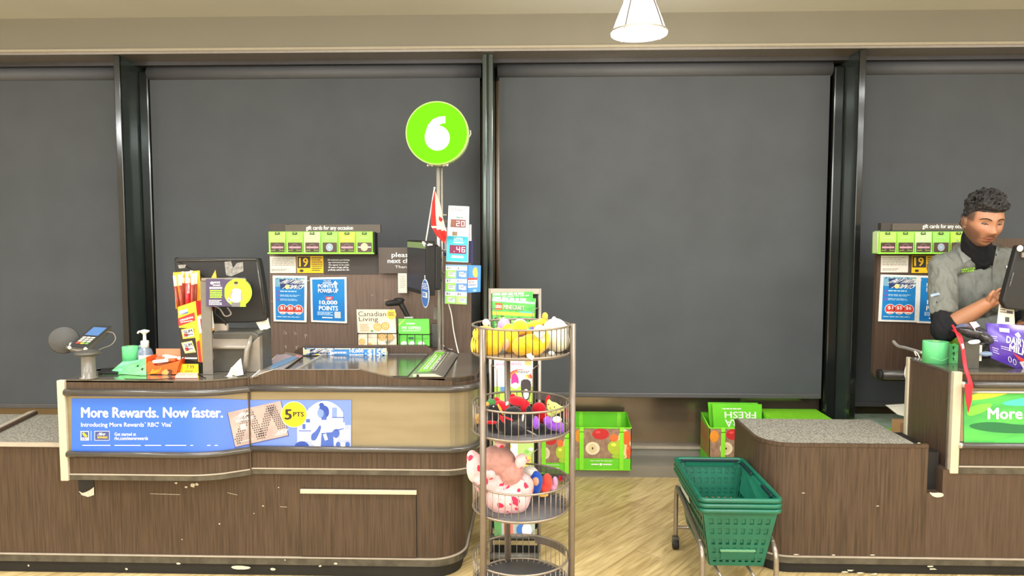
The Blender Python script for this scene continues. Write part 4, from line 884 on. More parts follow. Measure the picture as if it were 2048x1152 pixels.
m = M(); m.prism(q, (0, .02, 0), GF); T = quad_map(*q, 62, 54); m.lines(T, 16, 8, 34, 12, 1, WH, .001, .6); m.text(T, 'MY OFFERS', 7, 15, 45, 21, WH, .001, .02); m.lines(T, 8, 23, 45, 25, 1, WH, .001, .6); m.poly(T, [(0, 14), (0, 11), (12, 0), (15, 0)], pr(190, 226, 80), .001)
for x in (8, 24, 42): m.disc(T, x+3, 49, 6.5, 4.5, WH, .001, 14)
m.grid(T, 20, 36, 30, 41, pr(40, 110, 60), .001); m.build('flyer_pack', label='stack of bright green flyers reading My offers in the wire rack', cat='flyer')
# --- hand scanner on its stand
t = thing('barcode_scanner', W(815, 692, 4.26), 'black handheld barcode scanner propped up behind the green flyers', 'scanner')
m = M(); Y = 4.26; m.cap(W(776, 607, 4.22), W(800, 604, Y), .016, .021, MATBLK); m.cap(W(800, 604, Y), W(816, 634, Y), .017, .013, MATBLK); m.ell(W(798, 600, Y), (.034, .02, .014), MATBLK); m.build('scanner_body', t)
m = M(); m.tube([W(815, 634, Y), W(814, 693, Y+.02)], .008, MATBLK, 8); m.lathe([(.0005, 0), (.03, 0), (.03, .008), (.0005, .01)], W(814, 693, Y+.02), MATBLK, 16); m.slab(808, 634, 826, 640, 4.24, 4.28, CHROME, .002); m.build('scanner_stand', t)
m = M(); m.slab(862, 648, 882, 696, 4.2, 4.24, DGREY, .004); m.slab(866, 612, 880, 640, 4.2, 4.22, GREYP, .004); m.build('reader_box', label='dark grey box standing between the green flyers and the sign pole', cat='box')
# --- customer display, turned away to the left
t = thing('customer_display', W(848, 600, 4.05), 'tilted black customer display with a greyish lilac screen, mounted on the sign pole', 'monitor')
A, Bq = W(814, 581, 4.17), W(853, 592, 3.98); At, Bt = W(814, 480, 4.17), W(853, 482, 3.98)
n_ = (Bq-A).cross(At-A).normalized()
if n_.y > 0: n_ = -n_
m = M(); m.prism([At, Bt, Bq, A], -n_*.055, MATBLK, bev=.004); m.prism([At+(Bt-At)*.3-n_*.055+Vector((0, 0, -.04)), Bt-n_*.055+Vector((0, 0, -.03)), Bq-n_*.055+Vector((0, 0, .03)), A+(Bq-A)*.3-n_*.055+Vector((0, 0, .04))], -n_*.04, MATBLK, bev=.008); m.build('display_housing', t)
T = quad_map(At, Bt, Bq, A, 100, 100); T_ = lambda x, y, l=0.: (At*(1-x/100)+Bt*x/100)*(1-y/100)+(A*(1-x/100)+Bq*x/100)*y/100+n_*(l+.001)
SCRN = mat('dim_lilac_screen', (128, 124, 132), rough=.15, emit=.12, rgb2=(112, 108, 112), scale=5)
m = M(); m.grid(T_, 3, 3, 97, 92, SCRN, 0); m.grid(T_, 3, 3, 97, 14, pr(116, 136, 96, .2), .0005); m.build('screen', t)
m = M(); m.tube([W(868, 520, 4.10), W(880, 520, 4.15)], .012, MATBLK, 8); m.tube([W(868, 560, 4.10), W(880, 560, 4.15)], .012, MATBLK, 8); m.ell(W(872, 495, 4.10), (.02, .02, .016), MATBLK); m.tube(spline([W(866, 500, 4.05), W(870, 520, 4.05), W(866, 540, 4.04), (W(870, 560, 4.04)), W(877, 576, 4.05)], 6), .003, pr(190, 184, 176), 6); m.build('mount_bracket', t)
# blue oval tag: a round disc seen nearly edge-on
c = W(850, 587, 3.94)
def RD_(x, y, l=0.): return c+Vector((.40*x, -.916*x, -y))+Vector((-.916, -.40, 0))*l
circ = [(.079*math.cos(q*math.pi/16), .079*math.sin(q*math.pi/16)) for q in range(32)]
m = M(); m.prism([RD_(x, y) for x, y in circ], Vector((.916, .40, 0))*.003, pr(214, 222, 240)); m.poly(RD_, [(x*.92, y*.92) for x, y in circ], pr(64, 116, 196), .0006)
m.grid(RD_, -.05, -.008, .05, .022, WH, .001); m.grid(RD_, -.044, -.004, .02, .016, pr(120, 150, 200), .0014); m.lines(RD_, -.055, -.056, .055, -.02, 4, WH, .001, .5); m.tube([RD_(0, -.078), RD_(0, -.10)], .002, WH, 6)
m.build('round_tag', label='round blue and white tag hanging from the tilted customer display', cat='tag')
# --- flag taped to the display
t = thing('hand_flag', W(851, 492, 4.0), 'small red and white flag on a white stick taped to the customer display', 'flag')
m = M(); m.tube([W(850, 494, 4.0), W(869, 376, 4.0)], .0042, WPLA, 8); m.ell(W(869, 376, 4.0), .006, WPLA, n=8)
m.build('flag_stick', t)
FR = mat('red_flag_cloth', (206, 44, 40), rough=.75, var=.06, scale=12); FW = mat('cream_flag_cloth', (222, 214, 198), rough=.75, var=.04, scale=12)
def fl_T(u, v, l=0.):                                              # u along the drape from top to bottom, v from the stick outwards
    a = [(870, 381), (864, 405), (862, 432), (862, 452), (872, 470), (889, 487)]; b = [(870, 381), (880, 405), (885, 432), (890, 452), (893, 462), (894, 470)]
    k = min(int(u*5), 4); f = u*5-k
    p = ((a[k][0]*(1-f)+a[k+1][0]*f)*(1-v)+(b[k][0]*(1-f)+b[k+1][0]*f)*v, (a[k][1]*(1-f)+a[k+1][1]*f)*(1-v)+(b[k][1]*(1-f)+b[k+1][1]*f)*v)
    return W(p[0], p[1], 4.0-.018*math.sin(v*5+u*4)-l)
m = M(); m.grid(fl_T, 0, 0, 1, 1, FW, 0, 20, 10); n_c = len(m.f); red = m.mi(FR)
for k in range(n_c):
    i, j = k % 20, k//20; u, v = (i+.5)/20, (j+.5)/10
    if (v < .42 and u < .58) or u-.18*v > .62: m.m[k] = red
m.sm = [True]*n_c; m.grid(lambda x, y, l: fl_T(1-x, y, -.002), 0, 0, 1, 1, FR, 0, 20, 10)
m.poly(fl_T, [(.40, .7), (.48, .62), (.52, .8), (.46, .95)], FR, .003); m.build('flag_cloth', t)
m = M(); m.box(W(853, 486, 3.99), (.05, .006, .008), TAPE, (0, .3, 0)); m.box(W(856, 490, 3.985), (.05, .004, .008), WPLA, (0, -.1, 0)); m.box(W(849, 488, 3.985), (.028, .004, .01), WPLA, (0, .6, 0)); m.build('tape_wrap', t)
# --- number sign on its chrome pole
pc = W(880, 694, 4.15); bx_, by_ = pc.x, 4.15
t = thing('number_sign', (bx_, by_, .945), 'round glowing lime green lane sign with a white number 6 on a chrome pole', 'sign')
zt = W(880, 330, 4.15).z
m = M(); m.tube([(bx_-.004, by_, .945), (bx_-.004, by_, zt)], .011, CHROME, 14); m.tube([(bx_+.016, by_+.006, .945), (bx_+.016, by_+.006, zt)], .006, CHROME, 10); m.lathe([(.0005, 0), (.035, 0), (.035, .006), (.014, .012), (.0005, .012)], (bx_, by_, .945), CHROME, 20); m.build('sign_pole', t)
cs = W(875.5, 268, 4.11); RX = Matrix.Rotation(math.pi/2, 3, 'X')
m = M(); m.lathe([(.0005, -.045), (.172, -.045), (.176, -.04), (.176, .035), (.172, .038)], cs, pr(190, 220, 150, .3), 56, RX); hs = m.build('sign_housing', t)
GL = mat('glowing_lime_face', (104, 236, 0), emit=1.25, rough=.6, var=.02); GW = mat('glowing_white_numeral', (250, 255, 240), emit=1.5, rough=.4, var=.01); GE = mat('glowing_lime_rim', (190, 255, 110), emit=1.0, var=.02)
m = M(); fc = lambda x, y, l=0.: (cs.x+x*.00278, cs.y-.038-l, cs.z-y*.00278)
m.disc(fc, 0, 0, 62.2, 62.2, GE, 0, 56); m.disc(fc, 0, 0, 60.5, 60.5, GL, .001, 56)
c6 = [(16, -33), (16, -20), (6, -18), (-2, -14), (-6, -8)]
# numeral: round bowl plus a swept stem
m.disc(fc, 1, 10, 25, 25, GW, .002, 32)
arcp = [(17.5, -33), (5, -32), (-8, -27), (-18, -15), (-24, 4), (-24, 14), (-8, 8), (-2, -8), (4, -15), (10, -18.5), (17.5, -19.5)]
m.poly(fc, arcp, GW, .0024); m.build('sign_face', t)
m = M(); m.tube([(cs.x-.06, cs.y, cs.z-.172), (cs.x+.06, cs.y, cs.z-.172)], .008, CHROME, 8)
for dx in (-.055, -.03, .035, .055): m.ell((cs.x+dx, cs.y-.02, cs.z-.178), .006, CHROME, n=8)
m.build('sign_clamp', t); m = M(); m.tube([(cs.x+.176, cs.y, cs.z-.02), (cs.x+.186, cs.y, cs.z), (cs.x+.184, cs.y, cs.z+.02)], .003, WPLA, 6); m.build('edge_clip', t)
gl = bpy.data.lights.new('sign_glow', 'AREA'); gl.shape = 'DISK'; gl.size = .34; gl.energy = 1.2; gl.color = (.5, 1, .1)
# --- jackpot display and ticket boards
t = thing('led_sign', W(915, 525, 4.12), 'white and cyan sign with red digits 20 and 46 beside the pole', 'sign')
CY = mat('cyan_print', (60, 196, 222), rough=.35, var=.05, scale=6); LEDB = pr(120, 50, 44, .2); LEDM = pr(130, 20, 80, .2); LED = mat('lit_led_digit', (255, 226, 220), emit=1.3)
q = [(897, 411), (938, 413), (936, 525), (892, 523)]
m = M(); m.prism([W(x, y, 4.10) for x, y in q], (0, .03, 0), pr(240, 240, 236, .35), bev=.001)
for z_ in (430, 500): m.tube([W(893, z_, 4.12), W(880, z_, 4.15)], .005, CHROME, 6)
m.build('sign_case', t)
T = quad_map(*[W(x, y, 4.10) for x, y in q], 42, 113); m = M()
m.grid(T, .5, 61, 41.5, 112, CY, .0006); m.grid(T, .5, 61, 41.5, 68, pr(40, 170, 200), .001); m.lines(T, 3, 4, 39, 7, 1, pr(150, 150, 150), .0006, .5); m.lines(T, 5, 8, 36, 11, 1, DK, .0006, .3); m.lines(T, 17, 22, 32, 25, 1, pr(90, 140, 120), .0006, .8)
m.grid(T, 6, 27, 36, 43, LEDB, .001); m.grid(T, 10, 52, 20, 60, pr(140, 124, 100, .4), .001); m.grid(T, 6, 79, 38, 96, LEDM, .001)
m.text(T, 'LOTTO', 14, 64, 31, 70, WH, .0012, .03); m.text(T, 'MAX', 15, 71, 30, 77, WH, .0012, .03) if False else m.lines(T, 13, 72, 33, 76, 1, WH, .0012, .7)
m.lines(T, 10, 100, 34, 106, 1, WH, .0012, .8); m.grid(T, 6, 29, 14, 41, pr(150, 96, 70), .0014)
m.build('printed_face', t)
SEG = {'0': 'abcdef', '2': 'abged', '4': 'fgbc', '6': 'acdefg'}
def seg7(m, T, ch, x, y, w_, h_, l):
    k = 1.5; S = {'a': (0, 0, w_, k), 'd': (0, h_-k, w_, h_), 'g': (0, h_/2-k/2, w_, h_/2+k/2), 'f': (0, 0, k, h_/2), 'b': (w_-k, 0, w_, h_/2), 'e': (0, h_/2, k, h_), 'c': (w_-k, h_/2, w_, h_)}
    for s_ in SEG[ch]: a = S[s_]; m.grid(T, x+a[0], y+a[1], x+a[2], y+a[3], LED, l)
m = M(); seg7(m, T, '2', 17, 30, 7, 10.5, .0018); seg7(m, T, '0', 27, 30, 7, 10.5, .0018); seg7(m, T, '4', 19, 82, 7, 11, .0018); seg7(m, T, '6', 29, 82, 7, 11, .0018); m.disc(T, 15, 92, 1, 1, LED, .0018, 6); m.build('lit_digits', t)
m = M(); m.slab(936, 449, 943, 482, 4.14, 4.145, pr(206, 204, 214)); m.slab(928, 480, 946, 526, 4.15, 4.155, pr(40, 34, 90)); m.slab(889, 455, 896, 505, 4.14, 4.145, pr(170, 166, 176)); m.slab(888, 505, 940, 512, 4.145, 4.152, pr(40, 34, 90)); m.slab(884, 440, 930, 446, 4.146, 4.15, GREYP); m.build('ticket_holder', label='navy and pale card holder half hidden behind the sign with red digits', cat='holder')
t = thing('ticket_board', W(913, 608, 4.12), 'green and blue lottery ticket board with six printed tickets below the sign with red digits', 'ticket board')
q = [(891, 529), (935, 530), (934, 609), (889, 607)]
m = M(); m.prism([W(x, y, 4.10) for x, y in q], (0, .012, 0), pr(120, 160, 200, .4), bev=.001); m.tube([W(891, 545, 4.11), W(880, 545, 4.15)], .004, CHROME, 6); m.build('board', t)
T = quad_map(*[W(x, y, 4.10) for x, y in q], 44, 78)
for i in range(6):
    r_, c_ = i//2, i % 2; x0, y0 = 1+c_*21.5, 3+r_*25.5; m = M(); g = [pr(150, 206, 96), pr(90, 140, 200), pr(140, 206, 80), pr(86, 132, 196), pr(150, 206, 96), pr(170, 216, 110)][i]
    m.grid(T, x0, y0, x0+20.5, y0+24, g, .0008); m.grid(T, x0, y0, x0+20.5, y0+8, pr(222, 226, 220), .0012); m.text(T, '$'+['25', '11', '7', '10', '6', '6'][i], x0+2, y0+1.5, x0+10, y0+6.5, DK, .0016, .01)
    m.grid(T, x0+5, y0+11, x0+14, y0+20, pr(214, 232, 196), .0012); m.grid(T, x0+10, y0+12.5, x0+19, y0+21, pr(196, 214, 226), .0016); m.lines(T, x0+6, y0+13, x0+18, y0+19, 2, DK if i % 2 == 0 else pr(40, 60, 140), .002, .3, i); m.build('printed_ticket', t)
t2 = q = [(935, 530), (962, 531), (961, 584), (935, 586)]
m = M(); m.prism([W(x, y, 4.11) for x, y in q], (0, .006, 0), pr(70, 140, 210, .4), bev=.002); T = quad_map(*[W(x, y, 4.11) for x, y in q], 27, 54)
m.poly(T, smooth_poly([(12, 22), (10, 12), (14, 4), (18, 4), (20, 10), (21, 20), (18, 25)], 1), pr(244, 186, 90), .0008); m.grid(T, 1, 26, 20, 44, pr(232, 236, 238), .0008); m.grid(T, 1, 25, 20, 29, pr(214, 60, 50), .0012); m.text(T, '$24', 3, 31, 13, 36, DK, .0014, .01); m.lines(T, 3, 38, 19, 42, 1, pr(60, 90, 160), .0014); m.disc(T, 15, 50, 4, 2.5, pr(150, 190, 226), .0014, 10)
m.build('ticket_card', label='blue lottery card priced $24 beside the green and blue ticket board', cat='card')
tag(M().tube(spline([W(897, 607, 4.12), W(903, 630, 4.14), W(907, 660, 4.16), W(913, 690, 4.16), (W(917, 706, 4.10))], 8), .0036, WPLA, 8).build('cable'), 'white cable hanging from the ticket board down to the counter', 'cable')
m = M(); m.tube(spline([W(888, 694, 4.12), W(897, 700, 4.10), W(908, 705, 4.08), W(917, 708, 4.06)], 6), .004, MATBLK, 8); m.tube(spline([W(886, 690, 4.14), W(893, 697, 4.12), W(905, 699, 4.1)], 5), .003, CHROME, 8); m.build('cable', label='short dark cable lying at the foot of the chrome sign pole', cat='cable')
m = M(); m.tube([W(954, 712, 3.56), W(960, 702, 3.58), W(966, 690, 3.6)], .006, WPLA, 8); m.build('cable_tie', label='short white strap sticking out at the right end of the left counter', cat='strap')
# ------------------------------------------------ the same kind of panel behind the right checkout
t = thing('display_panel', (W(1900, 700, YP).x, YP+.02, FZ), 'dark brown laminate panel with a rounded corner behind the cashier, carrying posters', 'panel', 'brown display panels')
a = W(1755, 500, YP); b = W(1755, 762, YP); r_ = .06; x0 = a.x; X1 = x0+1.05
m = M(); m.prism([(x0, YP, 1.60), (x0, YP, b.z+r_)]+[(x0+r_-r_*math.cos(q*math.pi/12), YP, b.z+r_-r_*math.sin(q*math.pi/12)) for q in range(1, 7)]+[(X1, YP, b.z), (X1, YP, 1.60)], (0, .035, 0), WOODD); m.build('panel_board', t)
M().bx((x0+.5, YP+.035, FZ), (x0+.54, YP+.075, .9), MATBLK).build('panel_stand', t); m = M(); m.bx((x0+.95, YP+.035, FZ), (x0+.99, YP+.075, .9), MATBLK); m.build('panel_stand', t)
p0 = W(1760, 750, 4.40); m = M(); m.tube([(p0.x, 4.41, p0.z), (p0.x+.9, 4.41, p0.z)], .030, BUMP, 20); m.lathe([(.0005, 0), (.034, 0), (.034, .012), (.0005, .012)], (p0.x-.004, 4.41, p0.z), MATBLK, 20, Matrix.Rotation(HP, 3, 'Y')); m.build('padded_rail', t)
tt = thing('header_sign', W(1850, 466, 4.43), 'brown header sign reading gift cards for any occasion beside the head of the cashier', 'sign')
m = M(); m.slab(1785, 447, 1990, 461, 4.40, 4.43, SIGNB, .002); m.slab(1762, 446, 1790, 460, 4.41, YP, SIGND); m.text(front(4.40), 'gift cards for any occasion', 1845, 448.5, 1942, 459, WH, .0008, .02); m.build('sign_board', tt)
gift_rack(1758, 213, 'beside the cashier', 5)
m = M(); m.prism([W(1755, 466, 4.37), W(1759, 462, 4.37), W(1759, 506, 4.37), W(1755, 506, 4.37)], (0, .06, 0), pr(206, 226, 170)); m.build('box_flap', bpy.data.objects['gift_card_rack.001'])
notice(1762, 1816, 511, 545, 'left of the yellow age sign beside the cashier'); age_sign(1824, 1880, 511, 546, 'beside the cashier')
poster_pay([(1762, 549), (1838, 551), (1834, 645), (1757, 643)], 'white framed blue poster reading Pay with points beside the cashier')
poster_up([(1838, 551), (1912, 553), (1908, 649), (1834, 646)], 'white framed blue poster mostly hidden behind the cashier')
ZFLOOR = FZ
# ================================================================ round basket stand
RX_, RY_, RR = -.052, 2.82, .19
BRZ = mat('bronze_grey_powder_coat', (128, 116, 104), rough=.35, metal=.4, var=.04); WIRE = mat('grey_bronze_wire', (150, 138, 124), rough=.3, metal=.5, var=.04); DFLR = mat('dark_grey_basket_floor', (88, 86, 88), rough=.5, var=.04)
t = thing('basket_stand', (RX_, RY_, FZ), 'tall round four-tier wire basket stand holding plush toys, in front of the left counter end', 'display stand')
def ringpts(r, z, n=64): return [(RX_+r*math.cos(2*math.pi*k/n), RY_+r*math.sin(2*math.pi*k/n), z) for k in range(n)]
for i, (zt, zb) in enumerate([(1.265, 1.160), (.959, .853), (.650, .546), (.342, .238)]):
    m = M(); m.tube(ringpts(RR, zt), .0042, WIRE, 8, True); m.tube(ringpts(RR, zb), .0042, WIRE, 8, True); m.tube(ringpts(RR-.006, zb-.006), .003, WIRE, 6, True)
    n = 46
    for k in range(n):
        a = 2*math.pi*(k+.3)/n; c_, s_ = math.cos(a), math.sin(a)
        m.tube([(RX_+RR*c_, RY_+RR*s_, zt), (RX_+RR*c_, RY_+RR*s_, zb), (RX_+(RR-.02)*c_, RY_+(RR-.02)*s_, zb-.004)], .0017, WIRE if i else WIREB, 5)
    b = m.build('wire_basket', t)
    M().lathe([(.0005, zb-.008), (RR-.006, zb-.008), (RR-.006, zb-.003), (.0005, zb-.003)], (RX_, RY_, 0), DFLR if i else WIRE, 48).build('basket_floor', b)
    if i:
        m = M(); vs = []; N_ = 14
        for k in range(N_+1):
            a = .25+1.0*k/N_; vs += [(RX_+(RR-.006)*math.cos(a), RY_+(RR-.006)*math.sin(a), zt-.03), (RX_+(RR-.006)*math.cos(a), RY_+(RR-.006)*math.sin(a), zt-.002)]
        m.add(vs, [(2*k, 2*k+2, 2*k+3, 2*k+1) for k in range(N_)], mat('tinted_label_strip', (92, 84, 82), rough=.2, alpha=.85), True); m.build('label_strip', b)
for (x, y, zt) in [(-.192, 2.68, 1.262), (.149, 2.79, 1.270), (-.112, 3.0, 1.262)]:
    m = M(); m.tube([(x, y, FZ), (x, y, zt)], .0125, BRZ, 16); m.ell((x, y, zt), (.0125, .0125, .004), BRZ, n=12); m.lathe([(.0005, 0), (.02, 0), (.02, .01), (.0005, .01)], (x, y, FZ), MATBLK, 12); m.build('post', t)
# ------------------------------------------------ plush toys
def plushm(name, c, bump=.5, spots=None):
    if name in MC: return MC[name]
    m = mat(name, c, rough=.95, sheen=.35, var=.10, scale=55, bump=bump, spec=.1)
    if spots:
        nt = m.node_tree; L = nt.links.new; b = nt.nodes['Principled BSDF']; old = b.inputs['Base Color'].links[0].from_socket
        tc = nt.nodes.new('ShaderNodeTexCoord'); vo = nt.nodes.new('ShaderNodeTexNoise'); vo.inputs['Scale'].default_value = 27; vo.inputs['Detail'].default_value = 1.5
        cr = nt.nodes.new('ShaderNodeValToRGB'); cr.color_ramp.elements[0].position = .57; cr.color_ramp.elements[1].position = .60
        mx = nt.nodes.new('ShaderNodeMixRGB'); mx.inputs[2].default_value = (*lin(spots), 1)
        L(tc.outputs['Object'], vo.inputs['Vector']); L(vo.outputs['Fac'], cr.inputs[0]); L(cr.outputs[0], mx.inputs[0]); L(old, mx.inputs[1]); L(mx.outputs[0], b.inputs['Base Color'])
    return m
PY = plushm('yellow_plush', (244, 188, 40)); PCR = plushm('cream_plush', (240, 230, 196)); POR = plushm('orange_tan_plush', (240, 170, 70)); PPU = plushm('lilac_plush', (206, 150, 214)); PPK = plushm('light_pink_plush', (232, 170, 206))
PBK = plushm('black_plush', (36, 34, 38)); PRD = plushm('red_plush', (206, 28, 42)); PGR = plushm('green_plush', (64, 130, 70)); PLG = plushm('pale_green_plush', (204, 218, 112)); PVI = plushm('violet_plush', (148, 84, 214)); PWH = plushm('white_plush', (234, 228, 220)); PBL = plushm('blue_plush', (36, 84, 190)); PPE = plushm('peach_plush', (230, 170, 136)); PCO = plushm('coral_red_plush', (236, 76, 60))
PSP = plushm('pink_spotted_plush', (244, 190, 190), .6, (214, 52, 84)); PSH = plushm('dusty_pink_velour', (186, 138, 128), .6)
def px(x, y, Y): return W(x, y, Y)
def plush(nm, lab, blobs, extra=None, rm=.0045, z=None):
    """blobs: (px, py, Y, rx, ry, rz, rot); the first material makes the body"""
    root = thing(nm, (0, 0, 0), lab, 'plush toy', 'plush toys in the basket stand')
    cs = [W(b[0], b[1], b[2]) for b in blobs['body']]
    o = Vector((sum(c.x for c in cs)/len(cs), sum(c.y for c in cs)/len(cs), min(c.z-b[5] for c, b in zip(cs, blobs['body']))))
    root.location = o; ORG[root.name] = o
    for pn, bl in blobs.items():
        m = M()
        for b in bl:
            mt = b[7]; m.ell(W(b[0], b[1], b[2]), (b[3], b[4], b[5]), mt, b[6], 20, .05, int(b[0]))
        if pn == 'body': m.build(pn, root, remesh=rm, smooth_it=4)
        elif len(bl) > 1 and pn in ('knob', 'eye', 'seam', 'wing'):
            for b in bl: M().ell(W(b[0], b[1], b[2]), (b[3], b[4], b[5]), b[7], b[6], 20, .05, 3).build(pn, root)
        else: m.build(pn, root)
    return root
Z3 = (0, 0, 0)
plush('plush_toy', 'yellow plush toy with a small cream ear at the left of the top basket', {'body': [(977, 688, 2.76, .058, .05, .052, Z3, PY), (968, 668, 2.76, .046, .045, .032, Z3, PY), (994, 678, 2.77, .040, .04, .045, (0, .3, 0), PY), (955, 690, 2.79, .028, .035, .045, Z3, PY)], 'ear': [(972, 645, 2.77, .014, .01, .014, Z3, PCR)]})
plush('plush_toy', 'upright yellow plush toy filling the middle of the top basket', {'body': [(1020, 682, 2.80, .038, .04, .05, Z3, PY), (1040, 655, 2.82, .032, .032, .030, Z3, PY), (1018, 660, 2.84, .030, .03, .026, Z3, PY)], 'paw': [(1012, 690, 2.755, .012, .01, .024, (0, .2, 0), PPE)]})
plush('plush_toy', 'darker yellow plush toy lying at the front of the top basket', {'body': [(1064, 690, 2.715, .055, .042, .042, Z3, PY), (1042, 693, 2.715, .036, .04, .036, (0, .3, 0), PY), (1082, 680, 2.73, .034, .04, .045, Z3, PY)], 'seam': [(1050, 686, 2.672, .012, .003, .0015, (0, .5, 0), POR), (1070, 672, 2.685, .03, .003, .002, (0, .15, 0), POR)]})
plush('plush_toy', 'yellow plush toy with an orange ear tip raised above the basket rim', {'body': [(1068, 650, 2.86, .038, .035, .018, (0, -.28, 0), PY), (1084, 644, 2.88, .022, .03, .016, (0, -.3, 0), PY), (1055, 660, 2.86, .03, .03, .024, Z3, PY)], 'ear': [(1090, 633, 2.87, .012, .012, .017, Z3, POR)]})
plush('plush_toy', 'big cream white plush toy at the right of the top basket', {'body': [(1116, 678, 2.82, .054, .06, .052, Z3, PCR), (1110, 655, 2.83, .045, .05, .036, Z3, PCR), (1128, 670, 2.84, .03, .04, .045, Z3, PCR)], 'ear': [(1108, 637, 2.83, .008, .008, .008, Z3, PCR)], 'tag': [(1103, 706, 2.70, .012, .002, .008, (0, .2, 0), PAPER)]})
plush('plush_toy', 'round lilac plush toy at the back of the top basket', {'body': [(1008, 652, 2.91, .027, .03, .032, Z3, PPU), (1006, 664, 2.91, .025, .03, .03, Z3, PPU)], 'bump': [(1007, 636, 2.91, .004, .004, .004, Z3, PPU)]})
plush('plush_toy', 'round light pink plush toy beside the lilac one', {'body': [(1040, 652, 2.94, .032, .03, .030, Z3, PPK), (1040, 664, 2.94, .03, .03, .03, Z3, PPK)], 'patch': [(1032, 652, 2.905, .018, .01, .010, Z3, plushm('mint_plush', (190, 230, 190)))]})
TAGM = mat('iridescent_tag', (214, 196, 200), rough=.3, rgb2=(170, 190, 200), scale=90)
m = M(); m.disc(front(2.68), 1079, 662, 12, 13, TAGM, 0, 24); m.text(front(2.68), 'HUGS', 1073, 657, 1085, 662, WH, .001, .02) if False else m.lines(front(2.68), 1072, 656, 1086, 664, 2, WH, .001, .5)
m.poly(front(2.69), [(1072, 672), (1088, 668), (1090, 683), (1083, 690), (1078, 684)], TAGM); m.prism([W(1079, 649.5, 2.681), W(1083, 649.5, 2.681), W(1083, 651, 2.681)], (0, .003, 0), TAGM)
for i, c_ in enumerate([(214, 60, 50), (236, 150, 50), (240, 220, 70), (80, 170, 90), (60, 120, 200), (120, 80, 180)]): m.grid(front(2.685), 1046+i*3.5, 659-i*1.2, 1049.5+i*3.5, 663-i*.4, pr(*c_))
m.build('swing_tag', label='round iridescent swing tag on the yellow plush at the front of the top basket', cat='tag')
m = M(); m.box(W(1062, 714, 2.63), (.02, .002, .016), PAPER, (0, .5, 0)); m.box(W(1058, 710, 2.632), (.018, .002, .01), pr(236, 232, 190), (0, -.3, 0)); m.build('care_tag', label='small white care tag poking out under the front of the top basket', cat='tag')
# second basket
plush('plush_toy', 'black plush bird with a green beanie and orange beak in the second basket', {'body': [(988, 826, 2.78, .034, .035, .036, Z3, PBK), (990, 850, 2.78, .042, .04, .034, Z3, PBK)], 'beanie': [(985, 806, 2.80, .022, .022, .016, (0, .3, 0), PGR)], 'beak': [(974, 808, 2.76, .009, .01, .008, Z3, POR)], 'scarf': [(983, 845, 2.742, .026, .01, .007, Z3, PRD)], 'eye': [(987, 813, 2.75, .003, .003, .003, Z3, WPLA)]})
plush('plush_toy', 'black faced plush in a red pointed hood in the middle of the second basket', {'body': [(1026, 828, 2.76, .036, .03, .030, Z3, PBK), (1025, 862, 2.76, .055, .045, .028, Z3, PBK), (1008, 850, 2.74, .032, .03, .032, Z3, PBK)], 'hood': [(1005, 812, 2.79, .032, .03, .018, (0, .5, 0), PRD), (1035, 803, 2.80, .036, .03, .020, (0, .2, 0), PRD), (1026, 795, 2.81, .012, .012, .016, (0, -.3, 0), PRD), (996, 803, 2.80, .01, .012, .02, (0, -.6, 0), PRD), (1050, 815, 2.80, .022, .02, .03, Z3, PRD)], 'hood_edge': [(1001, 819, 2.757, .005, .005, .026, (0, -.45, 0), POR)], 'scarf': [(1004, 838, 2.715, .006, .008, .018, (0, -.5, 0), PRD), (1016, 837, 2.715, .022, .006, .004, (0, .4, 0), PRD)], 'horn_patch': [(1014, 807, 2.762, .005, .003, .009, (0, .4, 0), PWH)]})
plush('plush_toy', 'black plush with a tall pointed head right of the red hood in the second basket', {'body': [(1058, 838, 2.76, .020, .025, .040, Z3, PBK), (1058, 822, 2.76, .013, .015, .022, Z3, PBK), (1060, 866, 2.78, .045, .04, .024, Z3, PBK)], 'trim': [(1046, 835, 2.735, .004, .005, .016, (0, .1, 0), PWH)]})
plush('plush_toy', 'plain round red plush at the back of the second basket', {'body': [(1078, 818, 2.86, .030, .03, .028, Z3, PRD), (1086, 835, 2.86, .03, .03, .025, Z3, PRD)], 'wing': [(1095, 800, 2.88, .008, .008, .022, (0, .3, 0), PRD)]})
plush('plush_toy', 'plush with a pale green smiling face and violet outfit in the second basket', {'body': [(1108, 816, 2.76, .030, .02, .022, (0, .45, 0), PLG), (1098, 806, 2.76, .010, .012, .016, Z3, PLG), (1124, 817, 2.76, .012, .012, .010, Z3, PLG), (1102, 826, 2.77, .018, .018, .018, Z3, PLG)], 'outfit': [(1108, 848, 2.76, .034, .028, .026, (0, .2, 0), PVI), (1072, 846, 2.72, .012, .014, .026, Z3, PVI), (1094, 842, 2.73, .014, .014, .018, Z3, PVI), (1122, 856, 2.77, .014, .02, .022, Z3, PVI)], 'mask': [(1114, 839, 2.728, .018, .008, .013, Z3, PWH)], 'eye': [(1097, 809, 2.742, .0022, .002, .003, Z3, PBK), (1109, 814, 2.738, .0022, .002, .003, Z3, PBK)], 'mouth': [(1101, 816, 2.739, .004, .002, .0012, (0, .3, 0), PBK)], 'wing': [(1133, 828, 2.80, .008, .012, .024, Z3, PRD)]})
plush('plush_toy', 'black plush lying at the bottom right of the second basket', {'body': [(1092, 868, 2.78, .05, .04, .024, Z3, PBK), (1078, 860, 2.76, .03, .03, .028, Z3, PBK)], 'tail': [(1064, 866, 2.70, .024, .004, .004, (0, .5, 0), mat('grey_cord', (120, 116, 112)))]})
plush('plush_toy', 'small orange plush ball at the far left of the second basket', {'body': [(955, 835, 2.86, .010, .012, .017, Z3, POR), (957, 843, 2.865, .010, .012, .014, Z3, POR)], 'patch': [(957, 850, 2.86, .008, .01, .008, Z3, PBK)]})
